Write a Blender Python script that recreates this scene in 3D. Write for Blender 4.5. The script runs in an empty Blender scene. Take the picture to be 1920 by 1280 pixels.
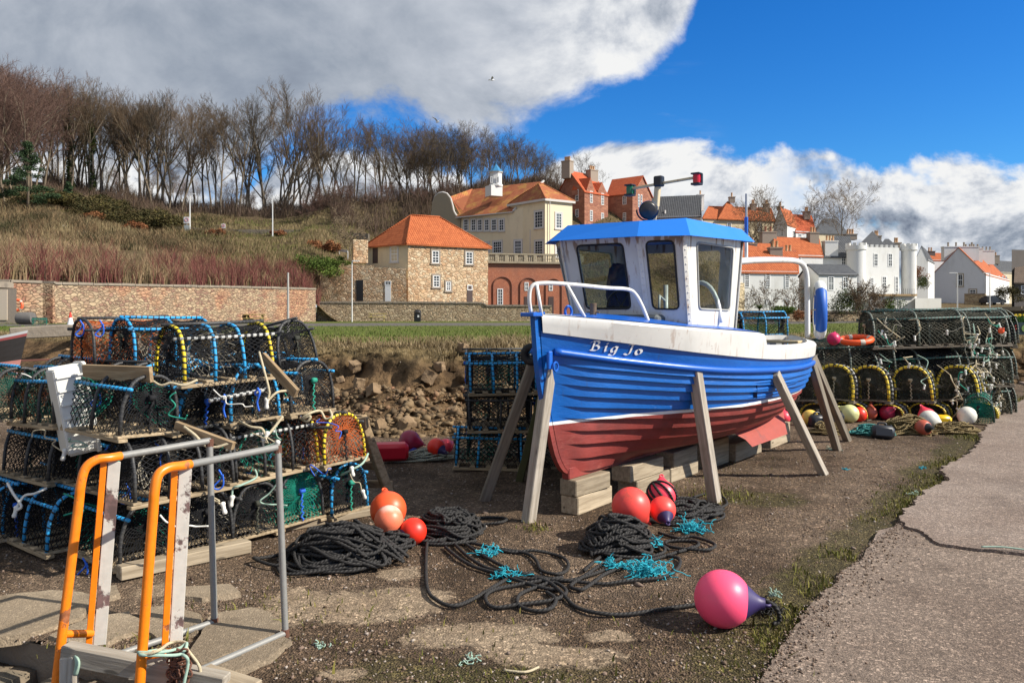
import bpy, math, random
import numpy as np
from mathutils import Vector, Matrix, noise
random.seed(7); rng = np.random.default_rng(7)
R = math.radians
SC = bpy.context.scene
COL = SC.collection
F, H, HY, CX = 1500.0, 1.7, 575.0, 960.0          # lens (px of a 1920 px wide view), eye height, horizon row

def P(px, py, d):
    return Vector(((px - CX) / F * d, d, H + (HY - py) / F * d))
def G(px, py, z=0.0):
    d = F * (H - z) / (py - HY)
    return Vector(((px - CX) / F * d, d, z))
def lerp(a, b, t): return a + (b - a) * t
def interp(x, pts):
    if x <= pts[0][0]: return pts[0][1]
    for (x0, y0), (x1, y1) in zip(pts, pts[1:]):
        if x <= x1: return y0 + (y1 - y0) * (x - x0) / (x1 - x0)
    return pts[-1][1]
def smooth(a, b, x):
    t = min(1, max(0, (x - a) / (b - a))); return t * t * (3 - 2 * t)

# ------------------------------------------------------------------ materials
class NT:
    def __init__(s, tree):
        s.t = tree; s.n = tree.nodes; s.l = tree.links
    def node(s, typ, ins=None, **kw):
        n = s.n.new(typ)
        for k, v in kw.items(): setattr(n, k, v)
        for k, v in (ins or {}).items(): s.put(n.inputs[k], v)
        return n
    def put(s, sock, v):
        if isinstance(v, bpy.types.NodeSocket): s.l.new(v, sock)
        elif isinstance(v, bpy.types.Node): s.l.new(v.outputs[0], sock)
        else:
            if sock.type == 'RGBA' and isinstance(v, (tuple, list)) and len(v) == 3: v = (*v, 1)
            sock.default_value = v
    def math(s, op, a, b=0.0, c=0.0, clamp=False):
        n = s.n.new('ShaderNodeMath'); n.operation = op; n.use_clamp = clamp
        s.put(n.inputs[0], a); s.put(n.inputs[1], b)
        if op in ('MULTIPLY_ADD', 'SMOOTH_MIN', 'SMOOTH_MAX', 'WRAP', 'COMPARE'): s.put(n.inputs[2], c)
        return n.outputs[0]
    def mix(s, f, a, b, mode='MIX'):
        n = s.n.new('ShaderNodeMix'); n.data_type = 'RGBA'; n.blend_type = mode
        s.put(n.inputs[0], f); s.put(n.inputs[6], a); s.put(n.inputs[7], b)
        return n.outputs[2]
    def ramp(s, f, stops, interp='LINEAR'):
        n = s.n.new('ShaderNodeValToRGB'); cr = n.color_ramp; cr.interpolation = interp
        while len(cr.elements) > 1: cr.elements.remove(cr.elements[-1])
        cr.elements[0].position = stops[0][0]; c = stops[0][1]
        cr.elements[0].color = (*c, 1) if isinstance(c, tuple) else (c, c, c, 1)
        for p, c in stops[1:]:
            e = cr.elements.new(p); e.color = (*c, 1) if isinstance(c, tuple) else (c, c, c, 1)
        s.put(n.inputs[0], f); return n.outputs[0]
    def sstep(s, x, a, b):
        n = s.n.new('ShaderNodeMapRange'); n.interpolation_type = 'SMOOTHSTEP'; n.clamp = True
        s.put(n.inputs[0], x); s.put(n.inputs[1], a); s.put(n.inputs[2], b)
        return n.outputs[0]
    def noise(s, vec, scale, detail=4, rough=.55, out=0, dist=0):
        n = s.n.new('ShaderNodeTexNoise')
        s.put(n.inputs['Vector'], vec); s.put(n.inputs['Scale'], scale)
        n.inputs['Detail'].default_value = detail; n.inputs['Roughness'].default_value = rough
        n.inputs['Distortion'].default_value = dist
        return n.outputs[out]
    def voro(s, vec, scale, feature='F1', out='Distance', rnd=1.0):
        n = s.n.new('ShaderNodeTexVoronoi'); n.feature = feature
        s.put(n.inputs['Vector'], vec); s.put(n.inputs['Scale'], scale); n.inputs['Randomness'].default_value = rnd
        return n.outputs[out]
    def mapping(s, vec, scale=(1, 1, 1), rot=(0, 0, 0), loc=(0, 0, 0)):
        n = s.n.new('ShaderNodeMapping'); s.put(n.inputs['Vector'], vec)
        n.inputs['Scale'].default_value = scale; n.inputs['Rotation'].default_value = rot; n.inputs['Location'].default_value = loc
        return n.outputs[0]
    def coord(s, which='Object'):
        for n in s.n:
            if n.type == 'TEX_COORD': return n.outputs[which]
        return s.n.new('ShaderNodeTexCoord').outputs[which]
    def sep(s, v):
        n = s.n.new('ShaderNodeSeparateXYZ'); s.put(n.inputs[0], v); return n.outputs
    def bump(s, h, strength=.5, dist=.02):
        n = s.n.new('ShaderNodeBump'); s.put(n.inputs['Height'], h)
        s.put(n.inputs['Strength'], strength); n.inputs['Distance'].default_value = dist
        return n.outputs[0]
    def attr(s, name, out='Fac'):
        n = s.n.new('ShaderNodeAttribute'); n.attribute_name = name; return n.outputs[out]
    def objrand(s):
        return s.n.new('ShaderNodeObjectInfo').outputs['Random']

def newmat(name):
    m = bpy.data.materials.new(name); m.use_nodes = True
    t = NT(m.node_tree); b = m.node_tree.nodes['Principled BSDF']
    return m, t, b

def M(name, col, rough=.6, var=.25, scale=6.0, bump=0.0, bscale=None, metal=0.0, col2=None, f2=.5, s2=3.0, spec=.5, obj_var=0.0, bdist=.01, stretch=None, coat=0.0, soft=.12):
    """noise-varied colour, optional second colour in patches, optional bump"""
    m, t, b = newmat(name)
    v = t.coord('Object')
    if stretch: v = t.mapping(v, scale=stretch)
    n = t.noise(v, scale, 5, .6)
    f = t.math('MULTIPLY_ADD', n, 2 * var, 1 - var)
    c = (*col, 1)
    if col2:
        k = t.sstep(t.noise(v, s2, 5, .62), 1 - f2 - soft, 1 - f2 + soft)
        c = t.mix(k, c, (*col2, 1))
    if obj_var:
        f = t.math('MULTIPLY', f, t.math('MULTIPLY_ADD', t.objrand(), 2 * obj_var, 1 - obj_var))
    g = t.node('ShaderNodeCombineColor', {0: f, 1: f, 2: f})
    c = t.mix(1.0, c, g, 'MULTIPLY')
    t.put(b.inputs['Base Color'], c)
    b.inputs['Roughness'].default_value = rough; b.inputs['Metallic'].default_value = metal
    b.inputs['Specular IOR Level'].default_value = spec
    if coat: b.inputs['Coat Weight'].default_value = coat; b.inputs['Coat Roughness'].default_value = .15
    if bump: t.put(b.inputs['Normal'], t.bump(t.noise(v, bscale or scale * 3, 5, .6), bump, bdist))
    return m

def attr_mat(name, cols, rough=.8, attr='col', spec=.2, trans=0.0):
    """colour ramp driven by a per-vertex 'col' value (blade to blade variation)"""
    m, t, b = newmat(name)
    n = len(cols)
    c = t.ramp(t.attr(attr), [(i / (n - 1), cc) for i, cc in enumerate(cols)])
    t.put(b.inputs['Base Color'], c); b.inputs['Roughness'].default_value = rough
    b.inputs['Specular IOR Level'].default_value = spec
    return m

# ------------------------------------------------------------------ objects
def tag(o, label=None, cat=None, group=None, kind=None):
    if label: o['label'] = label
    if cat: o['category'] = cat
    if group: o['group'] = group
    if kind: o['kind'] = kind
    return o
def thing(name, label, cat, loc=(0, 0, 0), rz=0.0, group=None, rot=None):
    o = bpy.data.objects.new(name, None); COL.objects.link(o)
    o.empty_display_size = .1
    o.location = loc; o.rotation_euler = rot if rot else (0, 0, rz)
    return tag(o, label, cat, group)
def mworld(o):
    m = Matrix.LocRotScale(o.location, o.rotation_euler, o.scale)
    return mworld(o.parent) @ m if o.parent else m
def kids(o): return [c for c in bpy.data.objects if c.parent is o]
def copy_tree(o, parent=None, tree=None):
    c = o.copy(); COL.objects.link(c); c.parent = parent
    for ch in tree.get(o, []): copy_tree(ch, c, tree)
    return c
def child_map(root):
    d = {}
    def rec(o):
        d[o] = [c for c in bpy.data.objects if c.parent is o]
        for c in d[o]: rec(c)
    rec(root); return d
def dup(root, loc, rot, label=None, group=None, cm=None, scale=None):
    c = copy_tree(root, None, cm or child_map(root))
    c.location = loc; c.rotation_euler = rot
    if scale: c.scale = scale
    if label: c['label'] = label
    if group: c['group'] = group
    return c

def finish(me, name, mats, parent, smooth, world):
    if not isinstance(mats, (list, tuple)): mats = [mats]
    for m in mats: me.materials.append(m)
    o = bpy.data.objects.new(name, me); COL.objects.link(o)
    if parent:
        o.parent = parent
        if world: me.transform(mworld(parent).inverted())
    if smooth:
        me.polygons.foreach_set('use_smooth', [True] * len(me.polygons))
        if smooth is not True: me.set_sharp_from_angle(angle=R(smooth))
    return o

def np_mesh(name, V, Fc, mats, parent=None, attr=None, smooth=False, world=False):
    """bulk mesh from numpy: V (n,3), Fc (m,k)"""
    me = bpy.data.meshes.new(name)
    V = np.ascontiguousarray(V, dtype=np.float32); Fc = np.ascontiguousarray(Fc, dtype=np.int32)
    m, k = Fc.shape
    me.vertices.add(len(V)); me.vertices.foreach_set('co', V.ravel())
    me.loops.add(m * k); me.loops.foreach_set('vertex_index', Fc.ravel())
    me.polygons.add(m); me.polygons.foreach_set('loop_start', np.arange(0, m * k, k, dtype=np.int32))
    me.update(calc_edges=True)
    for an, av in (attr or {}).items():
        a = me.attributes.new(an, 'FLOAT', 'POINT'); a.data.foreach_set('value', np.ascontiguousarray(av, dtype=np.float32))
    return finish(me, name, mats, parent, smooth, world)

def frusta(P0, P1, R0, R1, n=3):
    """many tapered n-sided rods at once -> V, F(quads)"""
    P0 = np.asarray(P0, float); P1 = np.asarray(P1, float)
    R0 = np.broadcast_to(np.asarray(R0, float), len(P0)); R1 = np.broadcast_to(np.asarray(R1, float), len(P0))
    D = P1 - P0; D /= np.linalg.norm(D, axis=1, keepdims=True) + 1e-9
    A = np.where(np.abs(D[:, 2:3]) > .9, np.array([[1., 0, 0]]), np.array([[0, 0, 1.]]))
    U = np.cross(D, A); U /= np.linalg.norm(U, axis=1, keepdims=True) + 1e-9
    W = np.cross(D, U)
    ang = np.arange(n) / n * 2 * np.pi
    ring = U[:, None, :] * np.cos(ang)[None, :, None] + W[:, None, :] * np.sin(ang)[None, :, None]
    V = np.concatenate([P0[:, None, :] + ring * R0[:, None, None], P1[:, None, :] + ring * R1[:, None, None]], axis=1)
    base = (np.arange(len(P0)) * 2 * n)[:, None]
    fs = []
    for i in range(n):
        j = (i + 1) % n
        fs.append(np.concatenate([base + i, base + j, base + n + j, base + n + i], axis=1))
    return V.reshape(-1, 3), np.stack(fs, axis=1).reshape(-1, 4)

def blades(pos, h, w, lean, col, curl=.4):
    """grass/stem blades: pos (n,3), h, w, lean (n,2) -> V, F(tri), col"""
    n = len(pos); a = rng.uniform(0, 2 * np.pi, n)
    sx = np.stack([np.cos(a), np.sin(a), np.zeros(n)], 1) * (w / 2)[:, None]
    L = np.concatenate([lean, np.zeros((n, 1))], 1)
    mid = pos + L * curl * h[:, None] * .5 + np.array([0, 0, 1.]) * (h * .55)[:, None]
    tip = pos + L * h[:, None] + np.array([0, 0, 1.]) * h[:, None]
    V = np.stack([pos - sx, pos + sx, mid - sx * .7, mid + sx * .7, tip], 1).reshape(-1, 3)
    b = (np.arange(n) * 5)[:, None]
    Fc = np.stack([np.concatenate([b, b + 1, b + 3], 1), np.concatenate([b, b + 3, b + 2], 1), np.concatenate([b + 2, b + 3, b + 4], 1)], 1).reshape(-1, 3)
    return V, Fc, np.repeat(col, 5)

class MB:
    """collects shapes; build() links them as ONE mesh object"""
    def __init__(s): s.v, s.f, s.m, s.u = [], [], [], []
    def add(s, V, Fc, mi=0, uv=None):
        b = len(s.v); s.v.extend(Vector(p) for p in V)
        for k, f in enumerate(Fc):
            s.f.append(tuple(b + i for i in f)); s.m.append(mi)
            s.u.append(uv[k] if uv else None)
        return s
    def quad(s, a, b, c, d, mi=0, uv=None): return s.add([a, b, c, d], [(0, 1, 2, 3)], mi, [uv] if uv else None)
    def poly(s, pts, mi=0, uv=None): return s.add(pts, [tuple(range(len(pts)))], mi, [uv] if uv else None)
    def box(s, c, size, rot=None, mi=0, b=0.0):
        c = Vector(c); hx, hy, hz = [x / 2 for x in size]; Rm = rot if rot else Matrix.Identity(3)
        if isinstance(Rm, (int, float)): Rm = Matrix.Rotation(Rm, 3, 'Z')
        if not b:
            V = [c + Rm @ Vector((x * hx, y * hy, z * hz)) for x in (-1, 1) for y in (-1, 1) for z in (-1, 1)]
            return s.add(V, [(0, 1, 3, 2), (4, 6, 7, 5), (0, 4, 5, 1), (2, 3, 7, 6), (0, 2, 6, 4), (1, 5, 7, 3)], mi)
        idx = {}; V = []
        for x in (-1, 1):
            for y in (-1, 1):
                for z in (-1, 1):
                    for ax in range(3):
                        p = [x * (hx - b), y * (hy - b), z * (hz - b)]; p[ax] = (x * hx, y * hy, z * hz)[ax]
                        idx[(x, y, z, ax)] = len(V); V.append(c + Rm @ Vector(p))
        Fc = []
        for ax in range(3):
            o = [a for a in range(3) if a != ax]
            for sg in (-1, 1):
                q = []
                for u, w in ((-1, -1), (1, -1), (1, 1), (-1, 1)):
                    k = [0, 0, 0]; k[ax] = sg; k[o[0]] = u; k[o[1]] = w; q.append(idx[(*k, ax)])
                Fc.append(tuple(q if (sg > 0) != (ax == 1) else q[::-1]))
        for ax in range(3):
            o = [a for a in range(3) if a != ax]
            for u in (-1, 1):
                for w in (-1, 1):
                    k0 = [0] * 3; k0[ax] = -1; k0[o[0]] = u; k0[o[1]] = w
                    k1 = list(k0); k1[ax] = 1
                    Fc.append((idx[(*k0, o[0])], idx[(*k1, o[0])], idx[(*k1, o[1])], idx[(*k0, o[1])]))
        for x in (-1, 1):
            for y in (-1, 1):
                for z in (-1, 1): Fc.append(tuple(idx[(x, y, z, a)] for a in range(3)))
        return s.add(V, Fc, mi)
    def beam(s, p0, p1, w, h, up=(0, 0, 1), mi=0, b=0.0):
        p0, p1 = Vector(p0), Vector(p1); d = p1 - p0; L = d.length; x = d / L
        y = Vector(up).cross(x)
        if y.length < 1e-4: y = Vector((1, 0, 0)).cross(x)
        y.normalize(); z = x.cross(y)
        Rm = Matrix((x, y, z)).transposed()
        return s.box((p0 + p1) / 2, (L, w, h), Rm, mi, b)
    def tube(s, pts, r, n=8, closed=False, cap=True, rs=None, mi=0):
        pts = [Vector(p) for p in pts]; N = len(pts)
        if N < 2: return s
        V, uv, Fc = [], [], []
        T = []
        for i in range(N):
            a = pts[(i - 1) % N] if (closed or i > 0) else pts[i]
            b = pts[(i + 1) % N] if (closed or i < N - 1) else pts[i]
            t = (b - a); T.append(t.normalized() if t.length > 1e-9 else Vector((0, 0, 1)))
        u = T[0].orthogonal().normalized(); acc = 0; A = []
        for i in range(N):
            if i: u = (u - T[i] * u.dot(T[i])); u = u.normalized() if u.length > 1e-6 else T[i].orthogonal().normalized(); acc += (pts[i] - pts[i - 1]).length
            w = T[i].cross(u); rr = rs[i] if rs else r; A.append(acc)
            for k in range(n):
                a = 2 * math.pi * k / n; V.append(pts[i] + (u * math.cos(a) + w * math.sin(a)) * rr)
        for i in range(N if closed else N - 1):
            j = (i + 1) % N; a1 = A[j] if j else acc + (pts[0] - pts[-1]).length
            for k in range(n):
                l = (k + 1) % n
                Fc.append((i * n + k, i * n + l, j * n + l, j * n + k))
                uv.append(((A[i], k / n), (A[i], (k + 1) / n), (a1, (k + 1) / n), (a1, k / n)))
        if cap and not closed:
            Fc.append(tuple(range(n))[::-1]); uv.append(tuple((0, 0) for _ in range(n)))
            Fc.append(tuple((N - 1) * n + k for k in range(n))); uv.append(tuple((acc, 0) for _ in range(n)))
        return s.add(V, Fc, mi, uv)
    def lathe(s, prof, n=24, mat=None, mi=0):
        """prof: (r, z) list, revolved about local z then moved by mat"""
        mt = mat or Matrix.Identity(4); V, Fc = [], []
        for r, z in prof:
            for k in range(n):
                a = 2 * math.pi * k / n; V.append(mt @ Vector((r * math.cos(a), r * math.sin(a), z)))
        for i in range(len(prof) - 1):
            for k in range(n):
                l = (k + 1) % n; Fc.append((i * n + k, i * n + l, (i + 1) * n + l, (i + 1) * n + k))
        if prof[0][0] > 1e-4: Fc.append(tuple(range(n))[::-1])
        if prof[-1][0] > 1e-4: Fc.append(tuple((len(prof) - 1) * n + k for k in range(n)))
        return s.add(V, Fc, mi)
    def prism(s, poly, ext, mi=0):
        """polygon (3D points) pushed along ext"""
        n = len(poly); poly = [Vector(p) for p in poly]; e = Vector(ext)
        V = poly + [p + e for p in poly]
        Fc = [tuple(range(n))[::-1], tuple(range(n, 2 * n))] + [(i, (i + 1) % n, n + (i + 1) % n, n + i) for i in range(n)]
        return s.add(V, Fc, mi)
    def build(s, name, mats, parent=None, smooth=False, world=False, fix=True):
        me = bpy.data.meshes.new(name)
        me.from_pydata([tuple(p) for p in s.v], [], s.f)
        if any(s.m): me.polygons.foreach_set('material_index', s.m)
        if any(u is not None for u in s.u):
            ul = me.uv_layers.new(name='UVMap'); buf = []
            for f, u in zip(s.f, s.u): buf.extend(u if u else [(0.0, 0.0)] * len(f))
            ul.data.foreach_set('uv', np.array(buf, dtype=np.float32).ravel())
        if fix:
            import bmesh
            bm = bmesh.new(); bm.from_mesh(me); bmesh.ops.recalc_face_normals(bm, faces=bm.faces); bm.to_mesh(me); bm.free()
        me.update()
        return finish(me, name, mats, parent, smooth, world)

def nz(x, y, z=0.0, s=1.0, o=4):
    return noise.fractal(Vector((x * s, y * s, z * s)), 1.0, 2.0, o)
def spline(pts, k=6, closed=False):
    """Catmull-Rom through points"""
    pts = [Vector(p) for p in pts]; N = len(pts); out = []
    for i in range(N if closed else N - 1):
        g = lambda j: pts[j % N] if closed else pts[min(max(j, 0), N - 1)]
        a, b, c, d = g(i - 1), g(i), g(i + 1), g(i + 2)
        for q in range(k):
            t = q / k
            out.append(.5 * ((2 * b) + (c - a) * t + (2 * a - 5 * b + 4 * c - d) * t * t + (3 * b - a - 3 * c + d) * t ** 3))
    if not closed: out.append(pts[-1])
    return out
def track(d):
    """matrix turning local +z onto d"""
    return Vector(d).to_track_quat('Z', 'Y').to_matrix().to_4x4()
# ------------------------------------------------------------------ camera, sun, sky
cd = bpy.data.cameras.new('Camera'); cam = bpy.data.objects.new('Camera', cd); COL.objects.link(cam)
cam.location = (0, 0, H); cam.rotation_euler = (R(90), 0, 0)
cd.sensor_width = 36; cd.lens = 36 * F / 1920; cd.shift_y = (HY - 640) / 1920 * -1 * -1
cd.shift_y = -(640 - HY) / 1920
cd.clip_end = 4000; cd.clip_start = .05
SC.camera = cam
SC.view_settings.view_transform = 'Standard'; SC.view_settings.look = 'None'; SC.view_settings.exposure = .56; SC.view_settings.gamma = 1
SUN_EL, SUN_AZ = R(37), R(104)            # azimuth clockwise from +y (the view direction)
sl = bpy.data.lights.new('Sun', 'SUN'); sl.energy = 5.0; sl.angle = R(.53); sl.color = (1, .935, .83)
so = bpy.data.objects.new('Sun', sl); COL.objects.link(so)
sd = Vector((math.sin(SUN_AZ) * math.cos(SUN_EL), math.cos(SUN_AZ) * math.cos(SUN_EL), math.sin(SUN_EL)))
so.rotation_euler = (-sd).to_track_quat('-Z', 'Y').to_euler(); so.location = sd * 60

W = bpy.data.worlds.new('World'); SC.world = W; W.use_nodes = True
t = NT(W.node_tree); bg = W.node_tree.nodes['Background']
sky = t.node('ShaderNodeTexSky', sky_type='NISHITA', sun_disc=False, sun_elevation=SUN_EL, sun_rotation=SUN_AZ, air_density=1.0, dust_density=.4, ozone_density=2.5)
hs = t.node('ShaderNodeHueSaturation', {'Saturation': 1.4, 'Value': 1.0, 'Hue': .502, 'Color': sky.outputs[0]})
blue = t.mix(1.0, hs.outputs[0], (.42, .86, 1.22, 1), 'MULTIPLY')
D = t.coord('Generated'); dx, dy, dz = t.sep(D)
ay = t.math('MAXIMUM', t.math('ABSOLUTE', dy), .12)
u = t.math('DIVIDE', dx, ay); v = t.math('DIVIDE', dz, ay)
def curve(x, pts, lo=-.8, hi=.8):
    return t.ramp(t.math('DIVIDE', t.math('SUBTRACT', x, lo), hi - lo), [((a - lo) / (hi - lo), b) for a, b in pts])
cv = t.node('ShaderNodeCombineXYZ', {0: u, 1: t.math('MULTIPLY', v, 1.35), 2: 0.3}).outputs[0]
def fbm(vec, sc, off=(0, 0, 0), det=11, rough=.6, dist=.0):
    return t.noise(t.mapping(vec, loc=off), sc, det, rough, dist=dist)
n1 = fbm(cv, 5.0, dist=.25); n2 = fbm(cv, 5.0, (-.022, -.034, 0), dist=.25)          # second sample towards the sun: relief of the clouds
big = fbm(cv, 2.1, (3, 1, 0), 4)
nn = t.math('SUBTRACT', n1, .5)
# upper bank of grey cloud: above a lower limit that rises to the right
loA = curve(u, [(-.8, .02), (-.5, .06), (-.42, .115), (-.36, .125), (-.26, .205), (-.2, .235), (-.1, .232), (.02, .236), (.1, .26), (.165, .285), (.215, .33), (.24, .385), (.27, .8), (.8, .95)])
mA = t.math('SUBTRACT', v, loA)
# low bank of cumulus along the horizon
hiB = curve(u, [(-.8, .10), (-.43, .105), (-.36, .11), (-.3, .185), (-.24, .2), (-.15, .19), (-.05, .165), (-.02, .165), (.05, .178), (.12, .197), (.2, .196), (.3, .202), (.39, .214), (.45, .198), (.55, .195), (.62, .18), (.8, .2)])
mB = t.math('SUBTRACT', hiB, v)
dA = t.sstep(t.math('MULTIPLY_ADD', nn, .22, mA), -.010, .030)
dB = t.sstep(t.math('MULTIPLY_ADD', nn, .19, mB), -.005, .017)
# thin streaks between the banks, and openings in the low bank
st = t.noise(t.mapping(cv, scale=(1, 4.2, 1), loc=(.3, .2, 0)), 4.2, 6, .6)
streak = t.math('MULTIPLY', t.sstep(st, .55, .7), t.math('MULTIPLY', t.sstep(v, .33, .2), .6))
streak = t.math('MULTIPLY', streak, t.sstep(u, .28, .12))
gapn = fbm(cv, 6.5, (5.1, 2.3, 0), 5)
hole = t.math('MULTIPLY', t.sstep(gapn, .55, .66), t.sstep(u, .3, .42))
dB = t.math('MULTIPLY', dB, t.math('SUBTRACT', 1, t.math('MULTIPLY', hole, .85)))
dens = t.math('MAXIMUM', t.math('MAXIMUM', dA, dB), streak)
relief = t.math('MULTIPLY', t.math('SUBTRACT', n1, n2), 6.5)
# brightness: the upper bank is thick and grey, lit only along its right and lower edge; the low bank is white on top, grey below
thA = t.sstep(mA, .0, .2)
edgeA = t.math('MULTIPLY', t.sstep(u, -.12, .2), t.math('SUBTRACT', 1, t.math('MULTIPLY', t.sstep(mA, .03, .22), .55)))
bA = t.math('ADD', t.math('MULTIPLY_ADD', edgeA, .33, .53), t.math('MULTIPLY', t.math('SUBTRACT', big, .5), .5))
bA = t.math('ADD', bA, t.math('MULTIPLY', relief, t.math('MULTIPLY_ADD', edgeA, .30, .08)))
bB = t.math('MULTIPLY_ADD', t.sstep(mB, .14, -.01), .32, .62)
bB = t.math('ADD', bB, t.math('ADD', t.math('MULTIPLY', relief, .62), t.math('MULTIPLY', t.math('SUBTRACT', big, .5), .55)))
isA = t.sstep(t.math('SUBTRACT', dA, dB), -.2, .2)
isA = t.math('MULTIPLY', isA, t.sstep(v, .17, .2))
br = t.math('ADD', t.math('MULTIPLY', bA, isA), t.math('MULTIPLY', bB, t.math('SUBTRACT', 1, isA)))
br = t.math('MINIMUM', t.math('MAXIMUM', br, .2), .97)
ccol = t.ramp(br, [(0.0, (.10, .13, .19)), (.25, (.175, .21, .285)), (.45, (.33, .38, .46)), (.65, (.56, .60, .67)), (.85, (.83, .85, .88)), (1.0, (.97, .97, .96))])
cc10 = t.mix(1.0, ccol, (7.6, 7.6, 7.6, 1), 'MULTIPLY')
fin = t.mix(dens, blue, cc10)
t.put(bg.inputs[0], fin); bg.inputs[1].default_value = .086
SC.cycles.max_bounces = 6; SC.cycles.diffuse_bounces = 3; SC.cycles.glossy_bounces = 3; SC.cycles.transmission_bounces = 6; SC.cycles.transparent_max_bounces = 12
SC.cycles.use_denoising = True
# ------------------------------------------------------------------ ground materials
def speckle(t, v, scale=60, lo=.55, hi=1.6):
    cr = t.voro(v, scale, out='Color')
    g = t.sep(cr)[0]
    return t.ramp(g, [(0, lo), (.55, 1.0 - (1 - lo) * .35), (.86, 1.05), (1, hi)])

def yard_mat():
    m, t, b = newmat('yard_gravel'); v = t.coord('Object')
    n1 = t.noise(v, .55, 5, .6); n2 = t.noise(v, 2.3, 6, .65); n3 = t.noise(v, 14, 5, .6)
    c = t.mix(t.sstep(n2, .35, .65), (.066, .042, .024, 1), (.142, .095, .060, 1))
    c = t.mix(t.sstep(n1, .45, .62), c, (.195, .138, .093, 1))
    # thin moss and algae
    ms = t.math('ADD', t.math('MULTIPLY', t.noise(v, 1.3, 6, .68), .7), t.math('MULTIPLY', t.attr('moss'), .33))
    c = t.mix(t.math('MULTIPLY', t.sstep(ms, .44, .58), .75), c, (.075, .064, .020, 1))
    # worn concrete showing through
    cm = t.math('ADD', t.attr('conc'), t.math('MULTIPLY', t.math('SUBTRACT', t.noise(v, 2.6, 9, .78), .5), 2.0))
    cf = t.math('MULTIPLY', t.sstep(cm, .42, .62), .9)
    conc = t.mix(t.sstep(n2, .3, .7), (.245, .178, .118, 1), (.32, .245, .168, 1))
    c = t.mix(cf, c, conc)
    sp = speckle(t, v, 62, .5, 2.3); sp2 = speckle(t, v, 130, .5, 2.0)
    c = t.mix(t.math('MULTIPLY_ADD', cf, -.4, .95), c, t.mix(1.0, c, sp, 'MULTIPLY'))
    c = t.mix(.7, c, t.mix(1.0, c, sp2, 'MULTIPLY'))
    dk = t.sstep(t.noise(v, 1.7, 4, .6), .6, .7)
    c = t.mix(t.math('MULTIPLY', dk, .4), c, (.05, .038, .028, 1))
    t.put(b.inputs['Base Color'], c); b.inputs['Roughness'].default_value = .92; b.inputs['Specular IOR Level'].default_value = .25
    h = t.math('ADD', t.math('MULTIPLY', t.voro(v, 85), t.math('MULTIPLY_ADD', cf, -.7, 1.0)), t.math('MULTIPLY', n3, 1.2))
    t.put(b.inputs['Normal'], t.bump(h, .9, .014))
    return m
def concrete_mat(name, c0, c1, sp=.9, seed=0):
    m, t, b = newmat(name); v = t.mapping(t.coord('Object'), loc=(seed, seed * 1.7, 0))
    n = t.noise(v, .9, 6, .62); n2 = t.noise(v, 5, 6, .6); st = t.noise(v, .33, 5, .7)
    c = t.mix(t.sstep(n, .33, .67), c0, c1)
    c = t.mix(t.math('MULTIPLY', t.sstep(st, .50, .64), .5), c, tuple(x * .62 for x in c0))
    c = t.mix(t.math('MULTIPLY', t.sstep(t.noise(v, 1.1, 7, .75), .58, .66), .3), c, tuple(min(1, x * 1.35) for x in c1))
    c = t.mix(t.math('MULTIPLY', t.sstep(n2, .55, .72), .45), c, tuple(x * .55 for x in c0))
    c = t.mix(sp, c, t.mix(1.0, c, speckle(t, v, 80, .5, 1.9), 'MULTIPLY'))
    c = t.mix(sp * .8, c, t.mix(1.0, c, speckle(t, v, 170, .5, 1.8), 'MULTIPLY'))
    t.put(b.inputs['Base Color'], c); b.inputs['Roughness'].default_value = .9; b.inputs['Specular IOR Level'].default_value = .3
    h = t.math('ADD', t.math('MULTIPLY', t.voro(v, 110), .7), t.math('MULTIPLY', n2, 1.0))
    t.put(b.inputs['Normal'], t.bump(h, .6, .008))
    return m
MAT_YARD = yard_mat()
MAT_PATH = concrete_mat('exposed_aggregate', (.180, .131, .099), (.255, .195, .152))
MAT_PATH2 = concrete_mat('worn_concrete', (.225, .168, .133), (.295, .232, .19), .7, 4)
MAT_FLAG = concrete_mat('flagstone', (.24, .185, .125), (.32, .255, .18), .35, 9)
MAT_EARTH = M('earth_bank', (.17, .115, .065), .95, .35, 2.5, bump=1.0, bscale=9, col2=(.09, .062, .038), f2=.45, s2=1.3, bdist=.06, spec=.1)

# edge of the quay: (x, y) points; the yard lies to the right of / beyond it
QE = [(-14, 8.3), (-6, 5.33), (-2.62, 4.10), (-1.35, 3.63), (-.98, 3.0), (-.98, -6)]
def inside_quay(x, y):
    if x > -.98: return True
    for (x0, y0), (x1, y1) in zip(QE, QE[1:]):
        if x0 <= x <= x1: return y > y0 + (y1 - y0) * (x - x0) / (x1 - x0 + 1e-9)
    return y > 8
PATH_EDGE = [(1380, 1330), (1432, 1275), (1470, 1215), (1492, 1180), (1522, 1140), (1556, 1110), (1572, 1086), (1612, 1056), (1640, 1022), (1690, 985), (1700, 962), (1722, 940), (1752, 920), (1778, 905), (1765, 885), (1822, 855), (1842, 828), (1836, 818), (1868, 790), (1900, 762), (1960, 735)]
PEW = [G(px, py) for px, py in PATH_EDGE]
def path_x(y):
    """x of the concrete's edge at distance y"""
    for a, b in zip(PEW, PEW[1:]):
        if a.y <= y <= b.y: return a.x + (b.x - a.x) * (y - a.y) / (b.y - a.y + 1e-9)
    return PEW[0].x if y < PEW[0].y else PEW[-1].x + (y - PEW[-1].y) * .62
def ell(x, y, cx, cy, rx, ry, rot=0):
    dx, dy = x - cx, y - cy; c, s_ = math.cos(rot), math.sin(rot)
    return max(0, 1.25 - math.hypot((dx * c + dy * s_) / rx, (-dx * s_ + dy * c) / ry))
CONC = []
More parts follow.
